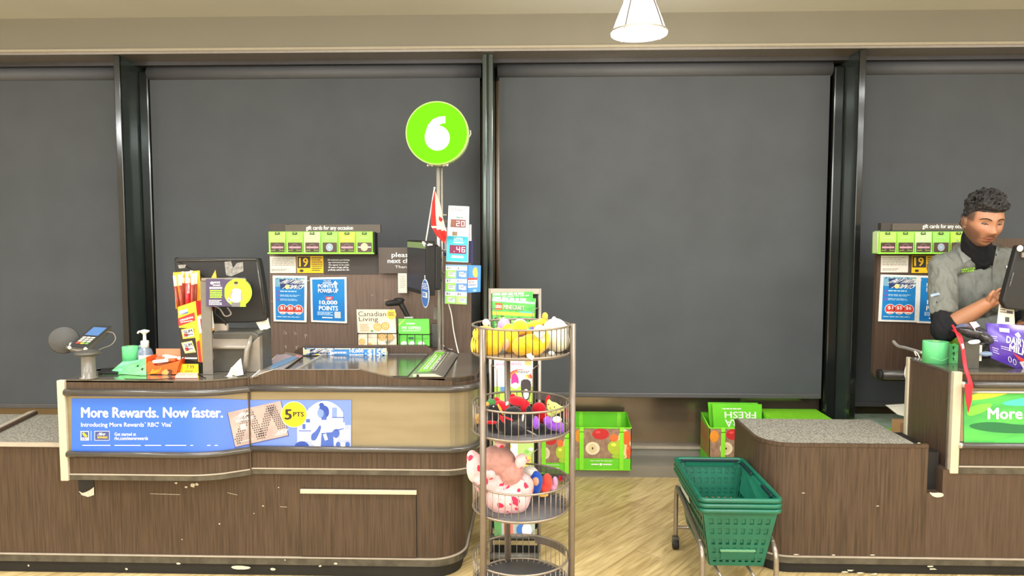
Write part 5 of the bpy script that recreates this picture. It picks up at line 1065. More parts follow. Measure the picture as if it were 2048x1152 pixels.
# third basket: the large spotted plush
plush('plush_toy', 'large pink plush with dark pink spots leaning over the third basket', {
 'body': [(1015, 998, 2.775, .092, .075, .060, Z3, PSP), (1040, 975, 2.79, .056, .06, .060, Z3, PSP), (985, 965, 2.79, .060, .055, .085, (0, -.15, 0), PSP), (950, 935, 2.79, .034, .035, .062, (0, .0, 0), PSP), (966, 965, 2.79, .036, .04, .060, (0, -.5, 0), PSP), (944, 915, 2.79, .022, .03, .030, Z3, PSP), (1000, 925, 2.80, .062, .055, .062, Z3, PSP)],
 'velour_back': [(998, 922, 2.775, .072, .05, .058, (0, .5, 0), PSH), (1022, 945, 2.765, .050, .040, .050, Z3, PSH), (985, 915, 2.785, .045, .04, .04, Z3, PSH)],
 'knob': [(1000, 888, 2.78, .022, .02, .016, (0, .3, 0), PSP), (1042, 922, 2.745, .022, .018, .030, (0, .3, 0), PSP), (981, 950, 2.73, .020, .016, .018, Z3, PSP)]}, rm=.005)
plush('plush_toy', 'blue and white plush with a round peach face right of the spotted one', {'body': [(1072, 962, 2.88, .028, .03, .042, Z3, PBL), (1070, 975, 2.88, .026, .03, .03, Z3, PBL)], 'cap': [(1062, 944, 2.90, .034, .03, .022, (0, .4, 0), PWH)], 'face': [(1071, 963, 2.853, .014, .01, .018, Z3, PPE)]})
plush('plush_toy', 'round coral red plush at the right of the third basket', {'body': [(1094, 966, 2.89, .022, .026, .040, Z3, PCO), (1090, 975, 2.89, .020, .026, .032, Z3, PCO)], 'foot': [(1086, 990, 2.87, .022, .015, .007, Z3, POR)]})
plush('plush_toy', 'small pale pink and white plush behind the coral red one', {'body': [(1110, 965, 2.92, .014, .02, .026, Z3, PPK), (1106, 975, 2.92, .016, .02, .02, Z3, PWH)], 'bow': [(1121, 957, 2.91, .008, .008, .012, Z3, PRD)]})
# ================================================================ magazine stand behind it
t = thing('book_stand', (W(1030, 1100, 3.62).x, 3.64, FZ), 'grey framed upright book stand behind the round basket stand', 'display stand')
SILM = mat('silver_grey_frame', (168, 160, 150), rough=.35, metal=.4, var=.03); xa, xb, YB = W(981, 700, 3.6).x, W(1079, 700, 3.6).x, 3.6; zt = 1.352
m = M(); m.tube([(xa, YB, FZ+.04), (xa, YB, zt), ], .0095, SILM, 12); m.tube([(xb, YB, FZ+.04), (xb, YB, zt)], .0095, SILM, 12); m.bx((xa, YB-.012, zt-.028), (xb, YB+.012, zt), SILM, bev=.003); m.build('tube_frame', t)
m = M(); m.bx((xa+.008, YB+.012, .12), (xb-.008, YB+.02, zt-.03), MATBLK); m.build('back_board', t)
m = M(); m.bx((xa-.0, YB-.14, FZ), (xb, YB+.10, FZ+.035), MATBLK, bev=.008); m.tube([(xa, YB-.10, FZ+.06), (xb, YB-.10, FZ+.06)], .018, DGREY, 12); m.tube([(xa, YB-.03, FZ+.13), (xb, YB-.03, FZ+.13)], .014, DGREY, 12); m.build('stand_base', t)
def pocket(zb, h):
    m = M(); m.bx((xa+.01, YB-.05, zb-.004), (xb-.01, YB+.012, zb), WIREB)
    m.tube([(xa, YB, zb+h), (xa+.02, YB-.05, zb+h), (xa+.035, YB-.05, zb+h-.015), (xa+.035, YB-.05, zb)], .0022, WIRE, 6); m.tube([(xb, YB, zb+h), (xb-.02, YB-.05, zb+h), (xb-.035, YB-.05, zb+h-.015), (xb-.035, YB-.05, zb)], .0022, WIRE, 6); m.tube([(xa+.035, YB-.05, zb+.02), (xb-.035, YB-.05, zb+.02)], .0022, WIRE, 6); m.build('wire_pocket', t)
def zz(y): return W(1030, y, 3.56).z
for y0, h in ((665, .12), (812, .20), (955, .14), (1078, .05)): pocket(zz(y0), h)
def book(q, lab, art, c_, Y=3.56, cat='book'):
    m = M(); Q = [W(x, y, Y) for x, y in q]; m.prism(Q, (0, .012, 0), c_, bev=.001); T = quad_map(*Q, 100, 100); art(m, T); return m.build('picture_book', label=lab, cat=cat, group='books on the book stand')
GR1 = mat('green_book_print', (96, 184, 84), rough=.4, rgb2=(70, 160, 76), scale=40)
def ar1(m, T):
    m.grid(T, 0, 0, 100, 8, pr(150, 206, 170), .0004); m.lines(T, 3, 2, 90, 6, 1, WH, .0008, .9, 3)
    m.grid(T, 7, 12, 24, 32, pr(206, 84, 40), .0008); m.text(T, 'LEGO', 8.5, 18, 22.5, 27, WH, .0014, .03); m.text(T, 'MINECRAFT', 27, 17.5, 76, 31, DK, .0012, .04); m.text(T, 'MINECRAFT', 27, 16, 76, 29.5, pr(206, 214, 190), .0016, .02)
    m.grid(T, 0, 38, 100, 48, pr(236, 230, 60), .0006); m.grid(T, 66, 33, 98, 38, pr(70, 180, 170), .001); rr = random.Random(4)
    for i in range(60): x, y = rr.uniform(1, 90), rr.uniform(50, 92); m.grid(T, x, y, x+rr.uniform(3, 8), y+rr.uniform(2, 5), [pr(120, 210, 90), pr(50, 120, 60), pr(150, 220, 160), pr(210, 230, 80), pr(60, 50, 60)][i % 5], .0008+.00004*i)
def ar1b(m, T): m.lines(T, 2, 2, 96, 10, 1, WH, .0006, .9, 6); m.lines(T, 2, 12, 96, 16, 1, pr(190, 230, 190), .0006, .9, 8)
book([(984, 586), (1066, 583), (1066, 640), (985, 640)], 'green building book at the back of the top pocket of the book stand', ar1b, GR1, 3.585)
book([(984, 592), (1072, 597), (1070, 662), (985, 662)], 'green building book with white spine lines just behind the front one', ar1b, GR1, 3.572)
book([(984, 597), (1070, 604), (1066, 664), (986, 664)], 'green book with a small red square logo at the front of the top pocket', ar1, GR1)
def rainbow(m, T, cx_, cy_, r):
    for i, c_ in enumerate([(232, 80, 70), (240, 140, 80), (246, 200, 90), (250, 236, 220)]):
        rr = r*(1-.16*i); m.poly(T, [(cx_+rr*1.0*math.cos(a), cy_-rr*.62*math.sin(a)) for a in [math.pi*q/16 for q in range(17)]], pr(*c_), .0008+.0004*i)
def ar2(m, T):
    m.text(T, 'and', 3, 9, 26, 16, pr(226, 90, 150), .001, .0); m.text(T, 'Friends', 32, 7, 70, 16, pr(226, 90, 150), .001, .0); m.disc(T, 88, 10, 10, 7, pr(214, 214, 120), .0008, 18); m.lines(T, 80, 6, 96, 14, 3, pr(190, 90, 110), .0012)
    rainbow(m, T, 66, 44, 32); m.grid(T, 0, 62, 100, 100, pr(176, 214, 90), .0006); m.grid(T, 60, 26, 92, 36, pr(240, 240, 236), .003); m.lines(T, 60, 28, 94, 34, 2, DK, .0034, .5)
    m.poly(T, smooth_poly([(44, 62), (44, 40), (52, 30), (62, 40), (64, 58)], 2), pr(226, 52, 140), .003); m.disc(T, 54, 60, 9, 7, WH, .0034, 16); m.disc(T, 22, 52, 14, 13, WH, .002, 20); m.grid(T, 16, 62, 30, 74, pr(80, 140, 206), .003); m.poly(T, smooth_poly([(70, 46), (92, 46), (96, 62), (90, 92), (74, 92), (68, 62)], 1), pr(60, 54, 56), .003); m.disc(T, 82, 78, 7, 11, WH, .0034, 16)
book([(988, 716), (1066, 716), (1066, 808), (989, 808)], 'white picture book with a rainbow in the second pocket of the book stand', ar2, pr(236, 234, 236))
def ar3(m, T):
    m.disc(T, 74, 60, 18, 14, YEL, .001, 20); m.grid(T, 4, 10, 60, 80, pr(240, 240, 240), .0006); rr = random.Random(8)
    for i in range(22): m.disc(T, rr.uniform(8, 92), rr.uniform(8, 92), 6, 5, [pr(240, 130, 140), pr(120, 190, 90), pr(240, 200, 90), WH][i % 4], .001+.00005*i, 10)
book([(986, 880), (1068, 880), (1068, 952), (987, 952)], 'colourful picture book with a yellow bubble in the third pocket of the book stand', ar3, pr(170, 200, 120))
def ar4(m, T):
    m.grid(T, 0, 0, 18, 100, pr(90, 150, 90), .0006); m.grid(T, 24, 10, 46, 90, pr(220, 110, 100), .0006); m.disc(T, 66, 50, 12, 30, pr(60, 110, 190), .001, 16); m.disc(T, 80, 50, 12, 34, WH, .0014, 16)
book([(988, 1040), (1070, 1040), (1070, 1080), (989, 1080)], 'small green and white picture book in the lowest pocket of the book stand', ar4, pr(160, 176, 170))
# ================================================================ reusable bag boxes under the window
LIME = mat('lime_green_bag', (112, 214, 40), rough=.55, var=.05, scale=8); LIME2 = mat('bright_lime_strap', (146, 236, 50), rough=.55, var=.04); WDP = pr(170, 130, 104)
def fruits(m, T, w, h, seed):
    m.grid(T, 0, 0, w, h, mat('printed_board_wood', (176, 140, 114), rgb2=(146, 112, 92), scale=30), .0004); l = .0008
    rr = random.Random(seed)
    for (u, v, r, c_, h_) in [(.08, .25, .16, (236, 150, 50), 0), (.46, .18, .20, (206, 46, 46), 1), (.32, .66, .17, (240, 224, 190), 2), (.88, .5, .46, (240, 214, 160), 3), (.74, .62, .20, (186, 206, 60), 1), (.92, .30, .18, (232, 104, 44), 0), (.96, .74, .20, (236, 96, 44), 1), (.78, .92, .16, (170, 206, 60), 0), (.70, .30, .10, (240, 120, 60), 0)]:
        r *= 1.35; cx_, cy_ = u*w, v*h; rx_ = min(r*h*.56, w-cx_, cx_+1); ry_ = min(r*h*.95, h-cy_, cy_+.5)
        m.disc(T, cx_, cy_, max(rx_, 1), max(ry_, 1), pr(*c_), l, 22); l += .00025
        if h_ == 1: m.disc(T, cx_-rx_*.3, cy_-ry_*.35, rx_*.3, ry_*.22, pr(*[min(255, int(q*1.15+30)) for q in c_]), l, 12); l += .0002
        if h_ == 2: m.disc(T, cx_, cy_, rx_*.55, ry_*.7, pr(228, 206, 160), l, 14); m.disc(T, cx_, cy_, rx_*.12, ry_*.2, BR, l+.0002, 8); l += .0004
def bag(x0, x1, ytop, ybot, Yf, dep, lab, backup=.045, seed=1, st_=(.13, .83)):
    a, b = W(x0, ybot, Yf), W(x1, ybot, Yf); z0 = max(FZ+.001, a.z); zt = W(x1, ytop, Yf).z; xa_, xb_ = a.x, b.x
    t = thing('shopping_bag', ((xa_+xb_)/2, Yf+dep/2, z0), lab, 'shopping bag', 'reusable bags under the window'); th_ = .004
    m = M(); m.bx((xa_, Yf, z0), (xb_, Yf+th_, zt), LIME); m.bx((xa_, Yf+dep, z0), (xb_, Yf+dep+th_, zt+backup), LIME); m.bx((xa_, Yf, z0), (xb_, Yf+dep, z0+th_), LIME)
    for x in (xa_, xb_-th_): m.prism([(x, Yf, z0), (x, Yf+dep, z0), (x, Yf+dep, zt+backup), (x, Yf, zt)], (th_, 0, 0), LIME)
    m.tube([(xa_, Yf, zt), (xb_, Yf, zt), (xb_, Yf+dep, zt+backup), (xa_, Yf+dep, zt+backup), (xa_, Yf, zt)], .004, LIME2, 6); m.tube([(xa_, Yf, z0+.003), (xb_, Yf, z0+.003)], .004, LIME2, 6); m.build('bag_body', t)
    m = M(); w_ = xb_-xa_; hh = zt-z0; Tf = lambda x, y, l=0.: Vector((xa_+.004+x*(w_-.008), Yf-.0008-l, zt-.006-y*hh*.70)); Tf2 = lambda x, y, l=0.: Tf(x/100, y/100*1, l)
    fruits(m, Tf2, 100, 100, seed); TL = lambda x, y, l=0.: Vector((xa_+x*w_, Yf-.001-l, z0+y*hh))
    m.text(lambda x, y, l=0.: TL(x, y, l), 'SAVE ON FOODS', .30, .13, .66, .09, WH, .001, .02) if False else None
    m.lines(lambda x, y, l=0.: TL(x, y, l), .28, .23, .70, .20, 1, WH, .001, .5)
    m.disc(TL, .47, .14, .03, .03, WH, .0012, 12); m.grid(TL, .30, .155, .43, .125, WH, .0012); m.grid(TL, .51, .155, .66, .125, WH, .0012)
    Ts = lambda y, z: Vector((xb_+.0008, y, z)); 
    m.build('fruit_print', t)
    m = M(); m.add([(xa_-.001, Yf+.01, z0+hh*.3), (xa_-.001, Yf+dep, z0+hh*.3), (xa_-.001, Yf+dep, zt), (xa_-.001, Yf+.01, zt-.01)], [(0, 1, 2, 3)], mat('printed_side_fruit', (150, 150, 60), rgb2=(176, 110, 70), scale=12)); m.build('side_print', t)
    for s_ in st_:
        xs_ = xa_+w_*s_; m = M(); m.bx((xs_-.014, Yf-.006, z0+.003), (xs_+.014, Yf-.004, zt+.006), LIME2)
        m.bx((xs_-.014, Yf-.006, zt-.03), (xs_+.014, Yf-.002, zt-.026), DK); m.build('strap', t)
    for s_ in st_:
        xs_ = xa_+w_*s_+.01; m = M(); m.bx((xs_-.014, Yf+dep-.004, zt-.06), (xs_+.014, Yf+dep-.001, zt+backup), LIME2); m.build('strap', t)
    return t, xa_, xb_, z0, zt
bag(1148, 1262, 856, 940, 4.86, .26, 'lime green fruit-print shopping bag standing open under the window, right of the basket stand')
bag(1062, 1146, 868, 947, 4.66, .20, 'lime green shopping bag with fruit print half hidden behind the basket stand', .02, 3, (.85, .3))
tC, xa_, xb_, z0_, zt_ = bag(1418, 1521, 857, 940, 4.84, .26, 'lime green shopping bag with fruit print behind the green shopping baskets', .045, 5, (.26, .8))
for i, (x0, x1, y0, Y, lab) in enumerate([(1416, 1516, 805, 4.98, 'folded lime green bag standing at the back of the bag behind the baskets'), (1424, 1524, 808, 4.93, 'folded lime green bag with upside-down white lettering standing in the bag behind the baskets')]):
    m = M(); Q = [W(x0, y0, Y), W(x1, y0+1, Y), W(x1, 856+i*8, Y), W(x0+4, 856+i*8, Y)]; m.prism(Q, (0, .016, 0), LIME, bev=.003)
    if i: 
        T = quad_map(*Q, 100, 60); TR = lambda x, y, l=0.: T(100-x, 60-y, l)
        m.text(TR, 'EXTRA', 10, 11, 76, 27, WH, .001, .02); m.text(TR, 'FRESH', 12, 30, 76, 44, WH, .001, .02); m.lines(TR, 42, 49, 82, 52, 1, WH, .001, .8); m.disc(T, 96, 50, 4, 8, pr(240, 180, 60), .001, 12)
    m.build('folded_bag', label=lab, cat='shopping bag', group='folded bags')
m = M(); a = W(1532, 828, 4.9); b = W(1650, 828, 4.9); m.bx((a.x, 4.72, .02), (b.x, 5.05, a.z-.03), LIME); m.bx((a.x, 4.70, a.z-.03), (b.x, 5.06, a.z), LIME2, bev=.004); m.build('bag_carton', label='lime green carton of folded bags under the window, beyond the low right shelf', cat='carton')
t = thing('bag_carton', (W(1760, 850, 4.62).x, 4.75, FZ), 'lime green carton under clear film under the window, beyond the right shelf corner', 'carton')
a = W(1678, 828, 4.95); b = W(1830, 828, 4.95); zc = .40
m = M(); m.bx((a.x, 4.58, FZ+.01), (b.x, 4.96, zc-.02), LIME); m.bx((a.x, 4.56, zc-.03), (b.x, 4.98, zc), LIME2, bev=.003); m.build('carton_body', t)
m = M(); m.prism([(a.x+.05, 4.59, zc+.002), (b.x-.02, 4.59, zc+.002), (b.x-.02, 4.95, zc+.002), (a.x+.05, 4.95, zc+.002)], (0, 0, .006), mat('milky_film', (190, 206, 190), rough=.15, rgb2=(160, 186, 160), scale=14)); m.build('film_cover', t)
m = M(); m.prism([W(1778, 815, 4.4), W(1830, 812, 4.3), W(1830, 838, 4.3), W(1795, 829, 4.35)], (0, .05, .004), pr(226, 222, 206)); m.build('white_board', label='white flat board sticking out left of the right counter end panel', cat='board')
m = M(); m.slab(1800, 846, 1850, 880, 4.25, 4.35, pr(196, 150, 110)); m.build('brown_carton', label='small brown carton behind the right corner of the low shelf', cat='carton')
# ================================================================ stack of hand baskets on a wheeled cart
TEAL = mat('teal_green_plastic', (18, 104, 80), rough=.38, rgb2=(16, 94, 72), scale=8, coat=.2)
bx0, bx1, by0, by1 = .735, 1.084, 3.14, 3.74
def rrect(x0, x1, y0, y1, r, n=4):
    p = []
    for cx_, cy_, a in ((x1-r, y1-r, 0), (x0+r, y1-r, HP), (x0+r, y0+r, math.pi), (x1-r, y0+r, 1.5*math.pi)): p += [(cx_+r*math.cos(a+HP*k/n), cy_+r*math.sin(a+HP*k/n)) for k in range(n+1)]
    return p
def wall(m, A, B, C, D, mt, nu=13, holes=True, rows=((.12, .22), (.30, .40), (.50, .60), (.66, .76), (.84, .93))):
    # quad A(top left) B(top right) C(bottom right) D(bottom left) with rows of slots cut through
    A, B, C, D = map(Vector, (A, B, C, D)); us = [0, .07]; k = (1-.14)/(nu*2-1)
    us = [0]+[.07+k*i for i in range(nu*2)]+[1]; vsn = [0]
    for r in rows: vsn += list(r)
    vsn += [1]; n = (B-A).cross(D-A).normalized()*.0022
    for sgn in (1, -1):
        vs = [((A*(1-u)+B*u)*(1-v)+(D*(1-u)+C*u)*v)+n*sgn for v in vsn for u in us]; fs = []; W_ = len(us)
        for j in range(len(vsn)-1):
            for i in range(W_-1):
                if holes and j % 2 == 1 and i % 2 == 1: continue
                f = (j*W_+i, j*W_+i+1, (j+1)*W_+i+1, (j+1)*W_+i); fs.append(f if sgn > 0 else f[::-1])
        m.add(vs, fs, mt)
H_ = .27
def hand_basket(zr):
    t = thing('shopping_basket', ((bx0+bx1)/2, (by0+by1)/2, zr-H_), '', 'shopping basket', 'stacked green shopping baskets')
    m = M(); tp = .012; ins = .055
    a, b, c_, d = (bx0+tp, by0+tp, zr-.01), (bx1-tp, by0+tp, zr-.01), (bx1-ins, by0+ins, zr-H_), (bx0+ins, by0+ins, zr-H_)
    e, f, g, h = (bx0+tp, by1-tp, zr-.01), (bx1-tp, by1-tp, zr-.01), (bx1-ins, by1-ins, zr-H_), (bx0+ins, by1-ins, zr-H_)
    wall(m, a, b, c_, d, TEAL, 8); wall(m, f, e, h, g, TEAL, 8); wall(m, e, a, d, h, TEAL, 12); wall(m, b, f, g, c_, TEAL, 12)
    m.bx((bx0+ins, by0+ins, zr-H_), (bx1-ins, by1-ins, zr-H_+.004), TEAL); m.build('basket_body', t)
    m = M(); rp = [(x, y, zr) for x, y in rrect(bx0, bx1, by0, by1, .028, 5)]; m.tube(rp, .0115, TEAL, 10, True)
    m.tube([(x, y, zr-.012) for x, y in rrect(bx0+.008, bx1-.008, by0+.008, by1-.008, .026, 5)], .008, TEAL, 8, True); m.build('rim', t)
    return t
bs = []
zr0 = .405
b1 = hand_basket(zr0)
BL3 = ['bottom basket of the teal green shopping basket stack on the wheeled cart', 'middle basket of the teal green shopping basket stack', 'topmost teal green shopping basket of the stack, its dark handles folded down']
b1['label'] = BL3[0]
for i in (1, 2):
    c_ = copy_tree(b1, (0, 0, .0235*i)); c_['label'] = BL3[i]
top = c_; zr = zr0+.047
m = M(); HG = pr(22, 44, 48, .4)
m.bx((bx0+.028, by1-.028, zr-.006), (bx1-.028, by1-.018, zr+.008), HG, bev=.003); m.bx((bx0+.05, by1-.024, zr-.03), (bx1-.05, by1-.02, zr-.004), TEAL); m.build('handle', top)
m = M()
for (ya, yb) in ((3.20, 3.34), (3.5, 3.68)): m.bx((bx1-.030, ya, zr-.006), (bx1-.019, yb, zr+.008), HG, bev=.003)
m.build('handle', top)
m = M(); TD = mat('teal_green_flap', (30, 120, 94), rough=.4, var=.04); m.prism([(bx1-.022, 3.22, zr-.005), (bx1-.022, 3.66, zr-.005), (bx1-.045, 3.62, zr-.13), (bx1-.045, 3.40, zr-.13), (bx1-.04, 3.36, zr-.07), (bx1-.03, 3.26, zr-.05)], (.004, 0, 0), TD); m.build('side_flap', top)
m = M(); m.prism([(bx0-.0, 3.40, zr0-.03), (bx0-.0, 3.62, zr0-.03), (bx0+.012, 3.60, zr0-.07), (bx0+.012, 3.42, zr0-.07)], (-.003, 0, 0), pr(200, 210, 200)); m.build('logo_plate', b1)
m = M(); fy = by0+.047; m.box(((bx0+bx1)/2, fy-.004, zr0-H_+.055), (.15, .008, .045), TEAL, (.17, 0, 0), .003); m.box(((bx0+bx1)/2, fy-.010, zr0-H_+.076), (.156, .012, .006), pr(110, 160, 120, .3), (.17, 0, 0)); m.build('label_holder', b1)
t = thing('basket_cart', ((bx0+bx1)/2, (by0+by1)/2, FZ), 'grey tubular cart on castors carrying the teal green shopping baskets', 'cart')
CT = mat('warm_grey_tube', (150, 140, 128), rough=.28, metal=.6, var=.04); zl = .30; zc = .115
for x in (bx0+.012, bx1-.012):
    m = M(); m.tube(spline([(x, by1+.01, FZ+.07), (x, by1+.01, .22), (x, by1-.005, .285), (x, by1-.06, .305), (x, by0+.12, .25), (x, by0+.06, .235), (x, by0+.02, .20), (x, by0+.01, .14), (x, by0+.01, FZ+.07)], 7), .0115, CT, 12); m.build('side_tube', t)
m = M(); m.tube([(bx0+.012, by0+.01, .052+.03), (bx1-.012, by0+.01, .052+.03)], .009, CT, 10); m.tube([(bx0+.012, by1+.01, .052+.03), (bx1-.012, by1+.01, .052+.03)], .009, CT, 10); m.tube([(bx0+.10, by0+.01, .092), (bx0+.10, by1+.01, .092)], .007, CT, 8); m.tube([(bx1-.10, by0+.01, .092), (bx1-.10, by1+.01, .092)], .007, CT, 8); m.build('cross_tube', t)
for x in (bx0+.012, bx1-.012):
    for y in (by0+.01, by1+.01):
        m = M(); m.box((x, y, FZ+.05), (.034, .034, .04), DGREY, None, .006); m.lathe([(.0005, -.014), (.028, -.014), (.030, -.01), (.030, .01), (.028, .014), (.0005, .014)], (x, y, FZ+.03), MATBLK, 20, Matrix.Rotation(HP, 3, 'Y')); m.build('castor', t)
# ================================================================ things on the right counter
ZR = .967
c = WZ(1870, 725, ZR); tag(roll((c.x, c.y, ZR), .060*1.0, .11), 'large light green roll of produce bags standing on the right counter corner', 'bag roll')
m = crumple('b', ((1893, 685), (1920, 690), (1924, 727), (1894, 727)), 3.74, GRN2, 41, .012, 10, .02, [(.5, .2, .09), (.5, .48, .09), (.45, .76, .08)]); m.build('produce_bag', label='light green plastic bag with three dark arrows beside the large green roll', cat='plastic bag')
m = crumple('b', ((1879, 645), (1895, 658), (1920, 695), (1883, 690)), 3.86, mat('lime_thin_bag', (160, 206, 60), rough=.4, var=.05), 43, .02, 10, 0); m.build('plastic_bag', label='lime green plastic bag standing behind the large green roll near the cashier elbow', cat='plastic bag')
m = crumple('b', ((1893, 672), (1918, 664), (1924, 700), (1896, 695)), 3.82, mat('lime_thin_bag', (160, 206, 60)), 44, .015, 8, 0); m.ell(W(1896, 668, 3.78), (.014, .012, .013), PRD); m.build('plastic_bag', label='crumpled lime bag with a red spot between the green roll and black bundle', cat='plastic bag')
# red lanyard draped over the edge
RL = mat('red_ribbon', (222, 38, 52), rough=.5, var=.04); m = M(); P = spline([W(1905, 650, 3.66), W(1914, 668, 3.56), W(1923, 692, 3.53), (W(1928, 715, 3.51)), W(1932, 738, 3.46), W(1938, 765, 3.44), W(1937, 790, 3.44)], 7)
m.tube(P, .006, RL, 8, flat=.35); m.tube(spline([W(1906, 660, 3.66), W(1920, 672, 3.56), W(1926, 700, 3.525), W(1931, 735, 3.46), W(1941, 765, 3.44), W(1943, 778, 3.44)], 7), .009, RL, 8, flat=.3); m.poly(front(3.433), [(1930, 768), (1945, 770), (1944, 800), (1937, 826), (1932, 800)], RL); m.prism([W(1930, 768, 3.44), W(1945, 770, 3.44), W(1944, 800, 3.44), W(1937, 826, 3.44), W(1932, 800, 3.44)], (0, .004, 0), RL); m.poly(front(3.50), [(1922, 688), (1927, 687), (1929, 696), (1925, 698)], WH)
m.build('lanyard', label='red ribbon lanyard draped over the front of the right counter', cat='lanyard')
# payment pedestal under black wrap
t = thing('card_reader', WZ(1945, 738, ZR), 'dark grey card reader pedestal wrapped in black plastic between roll and purple bag', 'card reader')
m = M(); m.slab(1930, 684, 1958, 738, 3.57, 3.63, DGREY, .003); m.slab(1957, 690, 1963, 722, 3.60, 3.61, WPLA); m.build('pedestal', t)
BPL = mat('black_crinkled_plastic', (34, 32, 34), rough=.2, rgb2=(70, 68, 76), scale=30, bump=.6, coat=.5)
m = M(); m.ell(W(1944, 664, 3.62), (.075, .06, .030), BPL, (0, .15, 0), 24, .12, 3); m.ell(W(1966, 676, 3.60), (.05, .05, .028), BPL, (0, .5, 0), 20, .15, 5); m.ell(W(1925, 655, 3.64), (.035, .04, .018), mat('dark_blue_film', (70, 76, 110), rough=.2, rgb2=(120, 124, 150), scale=30), (0, -.3, 0), 18, .15, 8); m.build('plastic_wrap', t)
m = M(); m.poly(front(3.555), [(1939, 645), (1952, 643), (1960, 652), (1950, 656), (1951, 662), (1944, 652)], WH); m.build('paper_patch', t); m = M(); m.poly(front(3.55), smooth_poly([(1934, 682), (1958, 678), (1962, 686), (1940, 689)], 1), WH); m.build('paper_patch', t)
# purple chocolate bag
PUR = mat('purple_foil_print', (84, 52, 170), rough=.28, rgb2=(70, 42, 150), scale=14, bump=.3, coat=.3); t = thing('chocolate_bag', WZ(2030, 735, ZR), 'glossy purple bag of chocolates with white lettering lying at the right edge', 'candy bag')
Pg = lambda x, y, l=0.: W(x, y, 3.60-.055*math.sin(max(0, min(1, (x-1970)/150))*math.pi)*math.sin(max(0, min(1, (y-640)/105))*math.pi)-l)
m = M(); ol = [(1972, 648), (1986, 645), (2010, 650), (2050, 650), (2080, 660), (2100, 700), (2096, 742), (2050, 742), (2010, 728), (1982, 718), (1980, 690), (1977, 668)]
N_ = 12
def PT(u, v, l=0.):
    xl_ = 1972+10*v; xr_ = 2100-4*v; x = xl_+(xr_-xl_)*u; y = (646+8*u)*(1-v)+(716+30*min(1, u*1.6))*v; return Pg(x, y, l)
m.grid(PT, 0, 0, 1, 1, PUR, 0, 22, 12); m.grid(lambda u, v, l=0.: PT(1-u, v)+Vector((0, .004+.09*math.sin(u*math.pi)*math.sin(v*math.pi), 0)), 0, 0, 1, 1, PUR, 0, 22, 12); m.sm = [True]*len(m.sm); m.build('bag_body', t)
m = M(); m.text(PT, 'DAIRY', .30, .30, .62, .46, WH, .004, .03, 0, .1); m.text(PT, 'MILK', .34, .48, .64, .64, WH, .004, .03, 0, .1); m.grid(PT, .20, .10, .36, .20, pr(200, 190, 230), .003, 3, 1); m.poly(PT, [(.40, .66), (.62, .74), (.60, .86), (.48, .76)], pr(226, 60, 50), .003); m.poly(PT, [(.5, .82), (.75, .72), (.75, .99), (.6, .99)], pr(220, 214, 230), .004)
m.lines(PT, .05, .34, .16, .50, 3, pr(190, 180, 226), .003); m.lines(PT, .05, .66, .16, .84, 3, pr(190, 180, 226), .003); m.lines(PT, .2, .56, .42, .66, 2, pr(190, 180, 226), .003); m.ring(PT, .34, .84, .03, .01, WH, .003, 14, .07); m.ring(PT, .42, .86, .03, .01, WH, .003, 14, .07); m.poly(PT, [(.44, .22), (.50, .16), (.54, .24), (.50, .30)], WH, .003); m.build('bag_print', t)
m = M(); m.ell(W(1972, 708, 3.57), (.03, .02, .012), mat('clear_blue_film', (150, 170, 200), rough=.15, alpha=.6), noise=.2, seed=3); m.build('wrapper', label='small clear wrapper lying left of the purple bag', cat='wrapper')
# register monitor at the right edge
t = thing('register_monitor', WZ(2045, 700, ZR), 'black register monitor edge-on at the right border, touched by the cashier', 'monitor')
Q = [W(2034, 491, 3.58), W(2140, 486, 3.56), W(2110, 628, 3.56), W(2012, 618, 3.58), W(2004, 602, 3.58)]
m = M(); m.prism(Q, (0.01, .05, 0), MATBLK, bev=.008)
T = quad_map(W(2034, 491, 3.58), W(2140, 486, 3.56), W(2110, 628, 3.56), W(2008, 618, 3.58), 100, 130)
m.build('monitor_housing', t); m = M(); mk = pr(96, 94, 96); m.lines(lambda x, y, l=0.: W(2026+y*.8-(x)*.28, 545+x-0*y, 3.572-l), 0, 0, 36, 5, 1, mk, .001, .6, 2); m.build('maker_mark', t)
m = M(); m.ell(W(2040, 497, 3.57), (.014, .01, .016), WPLA, (0, .3, 0)); m.slab(2044, 505, 2056, 515, 3.565, 3.575, ALU); m.build('sensor_knob', t)
m = M(); m.slab(2050, 590, 2075, 700, 3.71, 3.74, DGREY, .004); m.slab(2035, 705, 2095, 712, 3.72, 3.86, DGREY, .004); m.build('monitor_stand', t)
m = M(); Q = [W(1999, 607, 3.64), W(2028, 612, 3.64), W(2030, 652, 3.64), W(1994, 650, 3.64)]; m.prism(Q, (0, .003, 0), PAPER); T = quad_map(*Q, 40, 44); m.lines(T, 3, 6, 20, 20, 3, pr(110, 106, 110), .001); m.grid(T, 20, 12, 36, 18, pr(90, 86, 100), .001); m.grid(T, 17, 26, 27, 36, pr(90, 86, 90), .0012); m.build('price_sheet', label='white printed sheet hanging below the monitor at the right', cat='paper')
# cord loops and steel rod at the back left of the right counter
tag(M().tube(spline([W(1828, 716, 3.92), W(1818, 722, 3.93), W(1811, 738, 3.93), W(1811, 754, 3.93), W(1822, 772, 3.93)], 7), .0035, WPLA, 8).build('cord'), 'white cord looping out behind the end panel of the right counter', 'cord')
tag(M().tube(spline([W(1840, 717, 3.9), W(1835, 707, 3.92), W(1829, 703, 3.94), (W(1833, 712, 3.93))], 6), .0035, WPLA, 8).build('cord'), 'short white cord curl beside the foot of the steel rod', 'cord')
tag(M().tube(spline([W(1787, 683, 4.30), W(1796, 692, 4.24), W(1812, 696, 4.15), W(1845, 706, 3.95)], 7), .010, CHROME, 10).build('steel_rod'), 'steel rod with a bent end reaching left behind the large green roll', 'rod')
